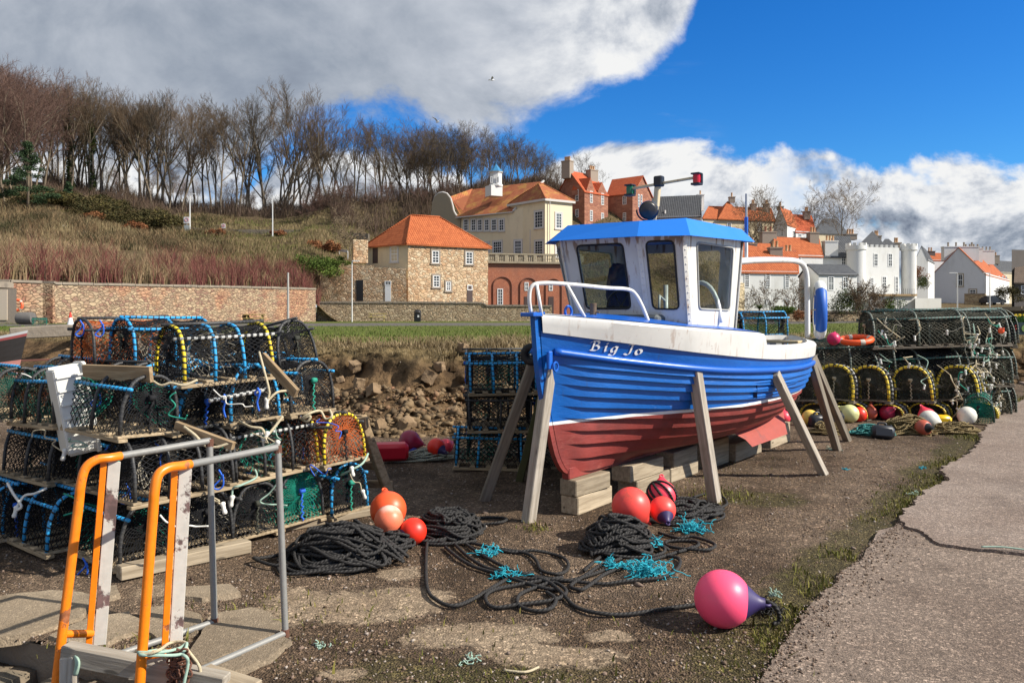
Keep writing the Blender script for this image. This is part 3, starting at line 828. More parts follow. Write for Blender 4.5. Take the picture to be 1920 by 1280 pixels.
mb.build('well', MAT_WELL, boat, fix=False)
# rubbing strake and short doubling strips
for side in (-1, 1):
    mb = MB(); mb.tube([hullp(s_, cm(5.6 * s_, ZRUB), .018, side) for s_ in SV[2:-1]], .03, 8); mb.build('rubbing_strake', MAT_BLUE, boat, smooth=True)
for z0, l0, l1 in ((1.0, 2.0, 3.6), (.93, 1.95, 3.5), (.862, 1.9, 3.3)):
    mb = MB(); ss = [lerp(l0, l1, i / 20) / 5.6 for i in range(21)]
    mb.tube([hullp(s_, z0 + .012 * (5.6 * s_ - 2.7) ** 2, .018, -1) for s_ in ss], .018, 8, rs=[.018 * min(1, .25 + i * .25, .25 + (20 - i) * .25) for i in range(21)]); mb.build('doubling_strip', MAT_HULL, boat, smooth=True)
# foredeck (slightly cambered)
mb = MB(); DS = [s_ for s_ in SV if 5.6 * s_ < 2.28]
V, Fc = [], []
for s_ in DS:
    for y_ in (-1, -.5, 0, .5, 1):
        zt = cm(5.6 * s_, SHEER) + .008; p = hullp(s_, zt - .008, -.03, -1); V.append((p.x, y_ * abs(p.y), zt + .006 + .085 * (1 - y_ * y_) * smooth(0, 1.0, 5.6 * s_)))
for i in range(len(DS) - 1):
    for k in range(4): Fc.append((i * 5 + k, i * 5 + k + 1, i * 5 + 5 + k + 1, i * 5 + 5 + k))
mb.add(V, Fc).build('foredeck', MAT_BLUE, boat, smooth=True)
mb = MB()
for y_ in (-.55, .55): mb.box((3.2, y_ * 0, 1.28) if y_ > 0 else (4.7, 0, 1.275), (.16, 1.5 if y_ > 0 else .95, .035), b=.006)
mb.build('thwart', MAT_RUSTW, boat)

# ---- name on the bow, written with a broad pen
def hull_at(px, py, off=.007):
    z = 1.4
    for _ in range(12):
        lo, hi = .005, .45
        for _ in range(22):
            mid = (lo + hi) / 2
            if proj(b2w(hullp(mid, z, off)))[0] < px: lo = mid
            else: hi = mid
        p = b2w(hullp(lo, z, off)); z += (proj(p)[1] - py) / F * p.y
    return hullp(lo, z, off)
GL = {'B': ([[(.13, .99), (.10, .55), (.04, .04)], [(-.22, .80), (-.08, .95), (.16, 1.0), (.42, .99), (.56, .86), (.5, .66), (.24, .55)], [(.24, .55), (.52, .50), (.64, .28), (.5, .06), (.18, 0), (-.14, .04)]]),
      'i': ([[(-.02, .50), (.08, .58), (.06, .2), (.10, .0), (.24, .12)], [(.10, .86), (.17, .80)]]),
      'g': ([[(.46, .56), (.26, .61), (.04, .34), (.10, .03), (.28, .06), (.44, .34)], [(.48, .60), (.42, .1), (.32, -.28), (.08, -.36), (-.10, -.22)]]),
      'J': ([[(.10, .90), (.34, .99), (.62, .97)], [(.46, .97), (.40, .45), (.34, .05), (.16, -.14), (-.14, -.02)]]),
      'o': ([[(.28, .61), (.08, .5), (.04, .2), (.18, 0), (.40, .12), (.46, .4), (.28, .61)]])}
nib = Vector((.085, .062)); MAT_LET = M('white_lettering', (.82, .82, .80), .5, .05)
for ch, gx, gy, sx in (('B', 1109, 656.5, 20), ('i', 1133, 658.5, 20), ('g', 1144.5, 660, 22), ('J', 1173, 662.5, 21), ('o', 1190, 664.5, 24)):
    mb = MB()
    for stroke in GL[ch]:
        pts = spline([(a, b_, 0) for a, b_ in stroke], 7)
        L_, R_ = [], []
        for p in pts:
            for sg, out in ((-1, L_), (1, R_)):
                X = p.x + sg * nib.x; Y = p.y + sg * nib.y
                out.append(hull_at(gx + (X + .22 * Y) * sx, gy - Y * 17.5 + X * 1.2))
        for i in range(len(pts) - 1): mb.quad(L_[i], L_[i + 1], R_[i + 1], R_[i])
    mb.build('letter', MAT_LET, boat, fix=False)

# ---- wheelhouse
BOT = [(1.25, .46), (1.30, -.28), (1.45, -.60), (2.42, -.60), (2.42, .60), (1.45, .60)]
TOP = [(1.05, .50), (1.10, -.28), (1.22, -.65), (2.46, -.66), (2.46, .66), (1.2, .67)]
ZB = [1.50, 1.50, 1.49, 1.46, 1.46, 1.49]; ZT = 2.34
pb = [Vector((x, y, z)) for (x, y), z in zip(BOT, ZB)]; pt_ = [Vector((x, y, ZT)) for x, y in TOP]
house = thing('wheelhouse', None, None); house.parent = boat
WIN = {0: (.20, .80, .22, .90), 1: (.16, .78, .22, .91), 2: (.2, .84, .23, .91), 3: (.15, .85, .0, .9), 4: (.2, .84, .23, .91), 5: (.2, .8, .22, .9)}
wb = MB(); cenw = Vector((1.8, 0, 1.95)); panes = []
for k in range(6):
    a, b_, c, d = pb[k], pb[(k + 1) % 6], pt_[(k + 1) % 6], pt_[k]
    bl = lambda s_, t_: (a.lerp(b_, s_)).lerp(d.lerp(c, s_), t_)
    nrm = (b_ - a).cross(d - a).normalized()
    if nrm.dot(cenw - (a + c) / 2) < 0: nrm = -nrm                          # inwards
    s0, s1, t0, t1 = WIN[k]
    hole = [bl(s0, t0), bl(s1, t0), bl(s1, t1), bl(s0, t1)]; outer = [bl(0, 0), bl(1, 0), bl(1, 1), bl(0, 1)]
    # rounded hole
    hr = []; cr = .045
    for i in range(4):
        p, pv, nx_ = hole[i], hole[i - 1], hole[(i + 1) % 4]
        e0 = p + (pv - p).normalized() * cr; e1 = p + (nx_ - p).normalized() * cr
        for q in (0, .33, .67, 1): hr.append(e0.lerp(p, q).lerp(p.lerp(e1, q), q))
    IN = nrm * .03
    for lay, sgn in ((Vector(), 1), (IN, -1)):
        for i in range(4):
            j = (i + 1) % 4
            ring = [hr[(i * 4 + q)] for q in range(4)]
            fan = [outer[i]] + ring[::-1]
            wb.poly([p + lay for p in fan]); wb.poly([outer[i] + lay, outer[j] + lay, hr[j * 4] + lay, hr[i * 4 + 3] + lay])
    for i in range(16): wb.quad(hr[i], hr[(i + 1) % 16], hr[(i + 1) % 16] + IN, hr[i] + IN)
    if k != 3: panes.append((k, [p + IN * .5 for p in hr], [p - nrm * .004 for p in hr]))
wo = wb.build('wall_plating', MAT_WHITE2, house)
for k, pn, gk in panes:
    w_ = MB().poly(pn).build('window', MAT_GLASS, house, fix=False)
    g_ = MB(); g_.tube(gk, .009, 6, closed=True); g_.build('window_seal', MAT_RUBBER if k in (0, 1) else M('pale_seal', (.35, .35, .33), .7), house, smooth=True)
# bolted corner strips
for k in (0, 1, 2, 3):
    mb = MB(); a, b_ = pb[k], pt_[k]; o_ = (a - cenw); o_.z = 0; o_ = o_.normalized() * .006
    mb.beam(a + o_, b_ + o_ + Vector((0, 0, -.01)), .045, .012, up=(o_.x, o_.y, 0), b=.003)
    for q in range(14):
        p = a.lerp(b_, (q + .5) / 14) + o_ * 2.1; mb.box(p, (.014, .014, .014), b=.004)
    mb.build('corner_strip', MAT_WHITE2, house)
mb = MB(); mb.box((1.75, 0, 1.18), (1.1, 1.0, .02)); mb.box((1.3, 0, 1.45), (.24, .84, .36), b=.02); mb.build('console', M('console_grey', (.10, .11, .11), .6), house)
mb = MB(); mb.tube([(1.5, .12 + .15 * math.cos(a), 1.70 + .15 * math.sin(a)) for a in np.linspace(0, 6.2832, 25)[:-1]], .012, 6, closed=True)
for a in (0, 1.047, 2.094): mb.tube([(1.5, .12 - .15 * math.cos(a), 1.70 - .15 * math.sin(a)), (1.5, .12 + .15 * math.cos(a), 1.70 + .15 * math.sin(a))], .008, 5)
mb.build('steering_wheel', MAT_BLACK, house, smooth=True)
mb = MB(); mb.tube([(1.62, -.28, 1.2), (1.62, -.28, 1.9)], .022, 8); mb.tube([(1.62, -.28 , 1.75), (1.5, -.28, 1.8), (1.45, -.3, 1.66)], .012, 6); mb.tube([(2.05, -.42 + .2 * math.cos(a), 1.55 + .38 * math.sin(a)) for a in np.linspace(0, 3.1416, 16)], .022, 8)
mb.build('engine_controls', MAT_RAIL, house, smooth=True)
jk = MB(); lump(jk, (1.72, .22, 1.86), (.10, .17, .30), 5, 5, .3, boxy=.45); lump(jk, (1.70, .0, 1.78), (.07, .07, .26), 9, 4, .3, boxy=.4); jk.build('hanging_jacket', M('navy_cloth', (.015, .03, .12), .9, .3, 9), house, smooth=True)
MB().box((1.36, .1, 1.60), (.1, .62, .16), b=.02).build('dashboard', MAT_BLACK, house)
# roof with sloped blue valance
VL = [(.94, .54, 2.30), (.95, -.36, 2.295), (1.15, -.75, 2.295), (2.62, -.73, 2.335), (2.62, .73, 2.335), (1.15, .75, 2.295)]
VU = [(1.10, .45, 2.45), (1.13, -.28, 2.445), (1.33, -.62, 2.465), (2.5, -.64, 2.455), (2.5, .64, 2.455), (1.33, .62, 2.465)]
mb = MB(); mb.add(VL + VU, [(i, (i + 1) % 6, 6 + (i + 1) % 6, 6 + i) for i in range(6)] + [tuple(range(6, 12))])
lo2 = [(x * .97 + .06, y * .93, z + .012) for x, y, z in VL]
mb.add(VL + lo2, [(i, (i + 1) % 6, 6 + (i + 1) % 6, 6 + i) for i in range(6)] + [tuple(range(6, 12))])
mb.build('wheelhouse_roof', MAT_ROOFB, boat)
# mast with crossbar, lamps and searchlight
mast = MB()
mast.beam((1.78, -.05, 2.455), (1.80, -.085, 2.66), .055, .055, b=.006); mast.beam((1.80, -.085, 2.65), (1.80, -.105, 2.88), .05, .05, b=.006)
mo = mast.build('mast', MAT_RUSTW, boat)
mb = MB(); mb.beam((1.80, .18, 2.845), (1.80, -.48, 2.885), .022, .024, b=.003); mb.build('crossbar', MAT_RUSTW, mo)
mb = MB(); mb.box((1.79, -.12, 2.885), (.075, .085, .10), b=.01); mb.build('masthead_lamp', MAT_BLACK, mo)
for y_, z_, lens in ((.2, 2.835, (.01, .12, .05)), (-.5, 2.875, (.5, .008, .02))):
    mb = MB(); mb.box((1.80, y_, z_ + .045), (.085, .085, .015), b=.004); mb.box((1.80, y_, z_ - .05), (.085, .085, .02), b=.004); mb.box((1.83, y_, z_), (.03, .085, .09))
    lo = mb.build('navigation_lamp', MAT_BLACK, mo)
    mb = MB(); mb.lathe([(.033, -.042), (.036, 0), (.033, .042)], 16, Matrix.Translation((1.80, y_, z_))); mb.build('lens', mat_simple('lamp_lens', lens, .15), lo, smooth=30)
sdv = (b2w((1.5, -.15, 2.6)) - Vector((.3, 0, 1.75))); sdl = Vector((BW.inverted().to_3x3() @ -sdv)).normalized(); sdl = (sdl + Vector((0, -.22, -.1))).normalized()
sm = Matrix.Translation((1.60, -.10, 2.60)) @ track(sdl)
mb = MB(); mb.lathe([(0, -.10), (.04, -.10), (.072, -.04), (.084, .02), (.088, .05), (.078, .052)], 24, sm); sl_ = mb.build('searchlight', MAT_ROOFB, boat, smooth=35)
mb = MB(); mb.lathe([(.087, .0515), (.06, .064), (0, .07)], 24, sm); mb.build('lens', mat_simple('dark_lens', (.025, .022, .02), .35), sl_, smooth=True)
mb = MB(); pts = [sm @ Vector((.1 * math.cos(a), .1 * math.sin(a), 0)) for a in np.linspace(math.pi, 2 * math.pi, 14)]
mb.tube(pts, .008, 6); mb.tube([(1.60, -.10, 2.50), (1.60, -.10, 2.45)], .018, 8); mb.build('yoke', MAT_BLACK, sl_, smooth=True)
# bow rail
mb = MB()
rail = spline([(-.02, .02, 1.62), (-.06, .02, 1.75), (-.05, .0, 1.86), (.05, -.06, 1.885), (.3, -.17, 1.875), (.6, -.27, 1.855), (.82, -.345, 1.845), (.90, -.375, 1.80), (.95, -.41, 1.70), (1.0, -.45, 1.55)], 8)
mb.tube(rail, .016, 8)
mb.tube([(.01, -.05, 1.63), (-.03, -.03, 1.87)], .013, 8); mb.tube([(.38, -.215, 1.60), (.22, -.14, 1.875)], .014, 8)
mb.build('bow_rail', MAT_RAIL, boat, smooth=True)
mb = MB(); mb.lathe([(.045, 0), (.045, .03), (.03, .035)], 16, Matrix.Translation((.56, -.17, 1.60))); po = mb.build('mooring_post', MAT_BLUE, boat, smooth=35)
mb = MB(); mb.lathe([(.028, .03), (.028, .115), (.03, .12), (.03, .13), (.0, .13)], 16, Matrix.Translation((.56, -.17, 1.60))); mb.tube([(.56, -.23, 1.655), (.56, -.11, 1.655)], .007, 6); mb.build('post_head', M('bare_bronze', (.23, .16, .10), .5, .3, 20, metal=.6), po, smooth=35)
mb = MB(); mb.tube([(.30 + .045 * math.cos(a), -.10, 1.66 + .045 * math.sin(a)) for a in np.linspace(0, 6.2832, 21)[:-1]], .011, 6, closed=True); mb.build('ring_bolt', MAT_BLUE, boat, smooth=True)
ep_ = hull_at(1036, 687, .03); mb = MB(); mb.box(ep_ + Vector((-.04, .0, .05)), (.05, .03, .14), b=.006); mb.tube([ep_ + Vector((.03 * math.cos(a), -.03, .035 * math.sin(a))) for a in np.linspace(0, 6.2832, 21)[:-1]], .009, 6, closed=True); mb.build('bow_eye', MAT_BLUE, boat, smooth=30)
mb = MB(); mb.box((-.06, 0, 1.64), (.12, .13, .03), b=.005); mb.build('stem_head', MAT_BLUE, boat)
# gantry pipe, aerial
mb = MB(); mb.tube(spline([(2.4, -.55, 2.13), (3.2, -.50, 2.19), (4.2, -.45, 2.24), (4.75, -.42, 2.25), (5.02, -.41, 2.20), (5.13, -.41, 2.06), (5.15, -.41, 1.8), (5.16, -.41, 1.3)], 8), .034, 10); mb.build('gantry_pipe', MAT_RUSTW if 0 else MAT_RAIL, boat, smooth=True)
mb = MB(); mb.box((5.16, -.41, 1.305), (.16, .12, .012), b=.003); mb.build('gantry_foot', MAT_RUSTW, boat)
ax = (2.93, -.515)
for nm, z0, z1, r_, mt in (('aerial', 2.16, 2.38, .019, MAT_RAIL), ('aerial_grip', 2.38, 2.62, .02, MAT_BLUE), ('aerial_whip', 2.62, 2.86, .012, M('grey_fibreglass', (.36, .38, .40), .5))):
    mb = MB(); mb.tube([(ax[0], ax[1], z0), (ax[0], ax[1], z1)], r_, 8); mb.build(nm, mt, boat, smooth=30)

# lifebuoy strung to the stern post
lw = b2w((5.16, -.56, 1.66))
lb = thing('lifebuoy', 'blue and white lifebuoy hanging on the post at the boat stern', 'lifebuoy', lw, 0)
MAT_BUOYB = M('blue_lifebuoy', (.01, .10, .45), .5, .15, 10); MAT_BUOYW = M('white_lifebuoy', (.72, .72, .69), .55, .15, 10)
def ring_seg(mb, a0, a1, Rr, r_, n=14, ax=0):
    pts = []
    for i in range(n + 1):
        a = lerp(a0, a1, i / n); pts.append((0, Rr * math.cos(a), Rr * math.sin(a)) if ax == 0 else (Rr * math.cos(a), 0, Rr * math.sin(a)))
    mb.tube(pts, r_, 12)
for a_ in (-48, 132): mb = MB(); ring_seg(mb, R(a_), R(a_ + 96), .30, .066); mb.build('ring_section', MAT_BUOYB, lb, smooth=40)
for a_ in (48, 228): mb = MB(); ring_seg(mb, R(a_), R(a_ + 84), .30, .067); mb.build('band', MAT_BUOYW, lb, smooth=40)
lb.rotation_euler = (0, 0, R(-17))
MAT_CORD = M('cream_cord', (.52, .46, .33), .9, .25, 40)
mb = MB(); mb.tube(spline([(-.07, -.06, .28), (-.08, -.08, .1), (-.085, -.07, -.1), (-.07, -.06, -.26)], 6), .007, 5); mb.tube(spline([(-.085, -.13, 0), (0, -.16, .01), (.05, -.1, 0)], 5), .007, 5); mb.build('grab_line', MAT_CORD, lb, smooth=True)
# tyre fender on the far bow
ft = P(996, 664, 6.85)
fd = MB(); fd.tube([(0, .062 * math.cos(a), .062 * math.sin(a)) for a in np.linspace(0, 6.2832, 25)[:-1]], .034, 10, closed=True)
o = fd.build('tyre_fender', MAT_RUBBER, smooth=True); o.location = ft; o.rotation_euler = (0, 0, BRZ + R(20)); tag(o, 'worn black tyre hung as a fender on the far side of the bow', 'fender')

# ------------------------------------------------------------------ timber: props and keel blocks
def wood_mat(name, c0, c1, grain=(1.2, 18, 18), rough=.85):
    m, t, b = newmat(name); v = t.coord('Object'); rnd = t.objrand()
    vv = t.node('ShaderNodeVectorMath', {0: v, 1: t.node('ShaderNodeCombineXYZ', {0: t.math('MULTIPLY', rnd, 13), 1: t.math('MULTIPLY', rnd, 7), 2: 0}).outputs[0]}, operation='ADD').outputs[0]
    g = t.noise(t.mapping(vv, scale=grain), 2.0, 6, .65, dist=.4); n = t.noise(vv, 3, 4, .6)
    c = t.mix(t.sstep(g, .32, .68), c0, c1)
    c = t.mix(t.math('MULTIPLY', t.sstep(n, .55, .75), .5), c, tuple(x * .5 for x in c0))
    kn = t.voro(t.mapping(vv, scale=(1, 3, 3)), 2.1)
    c = t.mix(t.math('MULTIPLY', t.sstep(kn, .10, .05), .8), c, tuple(x * .3 for x in c0))
    f = t.math('MULTIPLY_ADD', rnd, .4, .8); c = t.mix(1.0, c, t.node('ShaderNodeCombineColor', {0: f, 1: f, 2: f}).outputs[0], 'MULTIPLY')
    t.put(b.inputs['Base Color'], c); b.inputs['Roughness'].default_value = rough; b.inputs['Specular IOR Level'].default_value = .25
    t.put(b.inputs['Normal'], t.bump(g, .5, .006)); return m
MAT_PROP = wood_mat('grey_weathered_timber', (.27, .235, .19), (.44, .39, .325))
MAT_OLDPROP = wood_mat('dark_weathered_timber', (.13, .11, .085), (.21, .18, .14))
MAT_BLOCK = wood_mat('sleeper_timber', (.24, .19, .13), (.40, .33, .235))
MAT_SLAT = wood_mat('pot_slat_timber', (.22, .165, .10), (.40, .31, .20))
def stick(name, p0, p1, w, h, mat, label, cat, group=None, up=(0, 0, 1), twist=0.0):
    """a squared timber as one object whose x axis runs along it"""
    p0, p1 = Vector(p0), Vector(p1); d = p1 - p0
    mb = MB(); mb.box((0, 0, 0), (d.length, w, h), b=min(w, h) * .07)
    o = mb.build(name, mat); q = d.to_track_quat('X', 'Z'); o.rotation_mode = 'XYZ'
    o.rotation_euler = (q.to_matrix() @ Matrix.Rotation(twist, 3, 'X')).to_euler(); o.location = (p0 + p1) / 2
    return tag(o, label, cat, group)
GRP = 'timber props leaning against the boat'
def wpt(L, z, off=.05, side=-1): return b2w(hullp(L / 5.6, z, off, side))
stick('timber_prop', G(990, 985, -.02), P(1030, 690, 6.33), .088, .088, MAT_PROP, 'pale grey timber prop leaning under the bow eye, nearest the stem', 'prop', GRP, twist=.5)
stick('timber_prop', G(1341, 945, -.02), Vector(P(1303, 695, 6.86)), .105, .075, MAT_PROP, 'pale timber prop standing against the middle of the hull beside red buoys', 'prop', GRP, twist=.15)
stick('timber_prop', G(1546, 893, -.02), Vector(P(1453, 700, 7.62)), .075, .085, MAT_PROP, 'slanting timber prop against the after part of the hull below the waist', 'prop', GRP, twist=.3)
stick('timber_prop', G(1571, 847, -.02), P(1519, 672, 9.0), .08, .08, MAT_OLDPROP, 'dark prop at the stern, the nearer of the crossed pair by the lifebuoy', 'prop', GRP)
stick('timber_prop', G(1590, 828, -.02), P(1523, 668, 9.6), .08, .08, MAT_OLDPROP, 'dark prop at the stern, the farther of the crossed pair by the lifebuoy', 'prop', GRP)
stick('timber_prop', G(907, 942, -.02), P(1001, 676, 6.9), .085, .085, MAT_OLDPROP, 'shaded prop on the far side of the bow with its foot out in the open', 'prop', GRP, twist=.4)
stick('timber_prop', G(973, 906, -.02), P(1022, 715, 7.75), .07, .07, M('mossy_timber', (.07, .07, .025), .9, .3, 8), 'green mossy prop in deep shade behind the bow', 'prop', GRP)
GB = 'timber blocks under the keel'
def block(L, y, z, ln, w, h, rz, label):
    mb = MB(); mb.box((0, 0, 0), (ln, w, h), b=.008); o = mb.build('timber_block', MAT_BLOCK)
    o.location = b2w((L, y, z + h / 2)); o.rotation_euler = (0, 0, BRZ + rz); tag(o, label, 'timber block', GB)
block(.70, -.02, .0, .56, .17, .15, .03, 'squared timber block on the ground under the forefoot, lower of two')
block(.66, -.03, .151, .50, .17, .135, -.04, 'squared timber block touching the red forefoot, upper of two')
block(1.62, -.06, .0, .66, .2, .14, .02, 'lower timber block of the second pile back from the bow, behind the red buoys')
block(1.50, -.06, .141, .62, .2, .145, .0, 'upper timber block of the second pile back from the bow, behind the red buoys')
block(2.28, -.05, .0, .6, .2, .14, .0, 'lower timber block in the shade amidships beside the middle prop')
block(2.30, -.05, .141, .55, .2, .145, .03, 'upper timber block in the shade amidships beside the middle prop')
block(3.05, -.05, .0, .55, .22, .285, .0, 'thick timber block on end under the bilge plate')
block(3.75, -.1, .0, .75, .24, .2, .0, 'long pale block lying under the after keel')
block(4.75, -.1, .0, .7, .24, .25, .02, 'block under the heel of the keel, farthest from the bow')
# ------------------------------------------------------------------ lobster pots (creels)
def hose_mat(name, col, wrap=(.014, .014, .015), step=.045, dirt=.35, frac=.66):
    """hose bound with twine: dark turns every few centimetres along its length"""
    m, t, b = newmat(name); uv = t.coord('UV'); x, y, z = t.sep(uv); v = t.coord('Object')
    w = t.math('FRACT', t.math('ADD', t.math('DIVIDE', x, step), t.math('MULTIPLY', t.math('ADD', y, t.math('MULTIPLY', t.noise(v, 9, 2), .8)), .35)))
    k = t.sstep(w, frac, frac + .06)
    n = t.noise(v, 14, 4, .6)
    c = t.mix(t.math('MULTIPLY', t.sstep(n, .45, .7), dirt), (*col, 1), (.09, .085, .07, 1))
    c = t.mix(k, c, (*wrap, 1))
    t.put(b.inputs['Base Color'], c); b.inputs['Roughness'].default_value = .55
    t.put(b.inputs['Normal'], t.bump(k, .6, .006)); return m
HB = hose_mat('blue_hose', (.02, .32, .66), step=.05, frac=.76); HK = hose_mat('black_hose', (.028, .028, .03), (.05, .05, .05), .03)
HY_ = hose_mat('yellow_hose', (.78, .58, .02), step=.04); HW = hose_mat('pale_hose', (.42, .42, .40), (.02, .02, .02), .05, frac=.5)
HG = hose_mat('green_hose', (.025, .085, .07), (.03, .03, .028), .04); HYD = hose_mat('dirty_yellow_hose', (.80, .58, .04), (.05, .05, .035), .06, .3, .74)
HGW = hose_mat('green_white_hose', (.055, .085, .07), (.20, .21, .17), .035, .5, .55)
def net_mat(name, c0, c1): return M(name, c0, .8, .3, 9, col2=c1, f2=.35, s2=5, spec=.2, obj_var=.15)
NK = net_mat('black_net', (.016, .016, .018), (.035, .03, .026)); NO = M('orange_net', (.46, .105, .025), .8, .35, 9, col2=(.13, .04, .02), f2=.42, s2=5, spec=.2)
NG = net_mat('green_net', (.012, .23, .16), (.02, .13, .10)); NP = net_mat('pale_net', (.30, .27, .21), (.14, .13, .10))
NOG = M('orange_and_green_net', (.42, .10, .03), .8, .35, 9, col2=(.02, .09, .065), f2=.58, s2=6, spec=.2); ND = M('dark_green_net', (.046, .048, .037), .8, .4, 14, col2=(.17, .145, .105), f2=.36, s2=11, spec=.2, obj_var=.2)
MAT_GREYTW = M('grey_twine', (.22, .21, .17), .9, .3, 20); MAT_TOG = M('white_toggle', (.70, .68, .62), .5, .15); MAT_ROPEC = M('cream_rope', (.46, .39, .26), .9, .3, 40, bump=.5, bscale=60); MAT_TWB = M('blue_twine', (.02, .12, .60), .7, .2)
MAT_GTW = M('green_twine', (.015, .25, .17), .8, .25, 20); MAT_PALEG = M('pale_green_rope', (.30, .42, .34), .9, .25, 40)

def pot_parts(L, Wd, Ht, nh, seed, coarse=1.0, tw=.0029):
    """meshes of one pot, long axis x, base on z=0, centred -> dict of (kind, mesh)"""
    rr = random.Random(seed); npr = np.random.default_rng(seed)
    out = {}
    hw = Wd / 2 - .02; zb = .045
    def arch(a):                                # a 0..1 from one foot over the top to the other
        th = math.pi * a; e = .75
        y = -hw * math.copysign(abs(math.cos(th)) ** e, math.cos(th)); z = zb + (Ht - zb) * abs(math.sin(th)) ** .72
        return y, z
    tilt = [rr.uniform(-.02, .02) for _ in range(nh)]
    xs = [lerp(-L / 2 + .03, L / 2 - .03, i / (nh - 1)) for i in range(nh)]
    # base: two runners, cross slats
    mb = MB()
    for y in (-Wd / 2 + .03, Wd / 2 - .03): mb.box((0, y, .012), (L, .06, .022), b=.003)
    n = max(4, int(L / .13))
    for i in range(n): mb.box((lerp(-L / 2 + .04, L / 2 - .04, i / (n - 1)), 0, .033), (.055, Wd, .018), b=.003)
    out['base'] = mb
    hoops = []
    for i, x in enumerate(xs):
        mb = MB(); pts = []
        for k in range(17):
            y, z = arch(k / 16); pts.append((x + tilt[i] * z * 2 + rr.uniform(-.004, .004), y, z if 0 < k < 16 else .03))
        mb.tube(pts, .0125 if Ht < .44 else .018, 7); hoops.append(mb)
    out['hoops'] = hoops
    rails = []
    for a in (.23, .5, .77):
        y, z = arch(a); mb = MB(); ex = rr.uniform(.02, .05)
        mb.tube([(-L / 2 - ex + .02, y, z + .012), (0, y + rr.uniform(-.006, .006), z + .008), (L / 2 + ex - .02, y, z + .012)], .0125, 7); rails.append(mb)
    out['rails'] = rails
    # net: diamonds over the arch and drawn together at each end
    P0, P1 = [], []
    cell = .053 * coarse; nu = int(1.55 * Ht * 2 / cell + Wd / cell * .3); nv = int(L / cell)
    def pt(iu, iv):
        a = min(1, max(0, iu / (2 * nu))); x = lerp(-L / 2 + .02, L / 2 - .02, iv / (2 * nv)); y, z = arch(a)
        sag = 0
        for i in range(nh - 1):
            if xs[i] <= x <= xs[i + 1]: q = (x - xs[i]) / (xs[i + 1] - xs[i]); sag = 4 * q * (1 - q)
        k = 1 - .07 * sag; j = .005
        y += j * nz(x * 3, a * 9, seed, 2, 2) * 2; z += j * nz(x * 3, a * 9, seed + 5, 2, 2) * 2
        return (x, y * k, zb + (z - zb) * k)
    for iu in range(2 * nu + 1):
        for iv in range(2 * nv + 1):
            if (iu + iv) % 2: continue
            for du, dv in ((1, 1), (1, -1)):
                if 0 <= iu + du <= 2 * nu and 0 <= iv + dv <= 2 * nv: P0.append(pt(iu, iv)); P1.append(pt(iu + du, iv + dv))
    # ends
    for sg in (-1, 1):
        xe = sg * (L / 2 - .025); ce = (0.0 + rr.uniform(-.02, .02), zb + (Ht - zb) * .56); nr = int(Ht * .62 / cell) + 1; na = int(nu * 1.35)
        def ep(ia, ir):
            a = (ia % (2 * na)) / (2 * na); f = ir / (2 * nr)
            if a < .72: y, z = arch(a / .72)
            else: q = (a - .72) / .28; y, z = lerp(hw, -hw, q), zb
            g = lerp(1, .07, f); bulge = -.03 * math.sin(f * math.pi)
            return (xe + sg * bulge, ce[0] + (y - ce[0]) * g, ce[1] + (z - ce[1]) * g)
        for ir in range(2 * nr):
            for ia in range(2 * na):
                if (ia + ir) % 2: continue
                for da in (1, -1): P0.append(ep(ia, ir)); P1.append(ep(ia + da, ir + 1))
    V, Fc = frusta(P0, P1, tw, tw, 3); out['net'] = (V, Fc)
    # inner funnels (the eyes) of paler twine and a bait string
    out['funnel'] = []
    for sg, xc in ((-1, -L * .18), (1, L * .2)):
        P0, P1 = [], []
        m_ = 18
        for i in range(m_):
            for k in range(4):
                def fp(i_, k_):
                    a = (i_ + .5 * (k_ % 2)) / m_ * 2 * math.pi; f = k_ / 4
                    r = lerp(.17, .07, f); return (xc + math.cos(a) * r * 1.1, sg * lerp(hw * .96, .03, f), zb + .17 + math.sin(a) * r * .9 + .03 * f)
                P0.append(fp(i, k)); P1.append(fp(i, k + 1)); P0.append(fp(i, k)); P1.append(fp(i + (1 if k % 2 else -1), k + 1))
        out['funnel'].append(frusta(P0, P1, .0025, .0025, 3))
    # door lacing on the +x end
    zc = zb + (Ht - zb) * .56; out['lacing'] = []
    for sg in (1, -1):
        mb = MB()
        pts = [(sg * (L / 2 - .015) + rr.uniform(-.004, .004), .012 * math.sin(i * 2.1), lerp(zb, zc + .03, i / 16)) for i in range(17)]
        mb.tube(pts, .007, 5)
        lump(mb, (sg * (L / 2 - .01), 0, zc + .02), (.02, .028, .022), seed, 2)
        out['lacing'].append(mb)
    return out
POT_LIB = {}
def proto(key, dims, nh, seed, coarse=1.0, tw=.0029):
    if key in POT_LIB: return POT_LIB[key]
    p = pot_parts(*dims, nh, seed, coarse=coarse, tw=tw)
    d = {'base': p['base'], 'hoops': p['hoops'], 'rails': p['rails'], 'net': p['net'], 'funnel': p['funnel'], 'lacing': p['lacing'], 'mesh': {}}
    POT_LIB[key] = d; return d
def with_mat(o, m):
    o.material_slots[0].link = 'OBJECT'; o.material_slots[0].material = m; return o
def linked(name, key, sub, make, parent, mat):
    """first use builds the mesh, later uses share it; the material sits on the object"""
    ms = POT_LIB[key]['mesh']
    if sub not in ms:
        o = make(); ms[sub] = o.data
    else:
        o = bpy.data.objects.new(name, ms[sub]); COL.objects.link(o)
    o.parent = parent; return with_mat(o, mat)
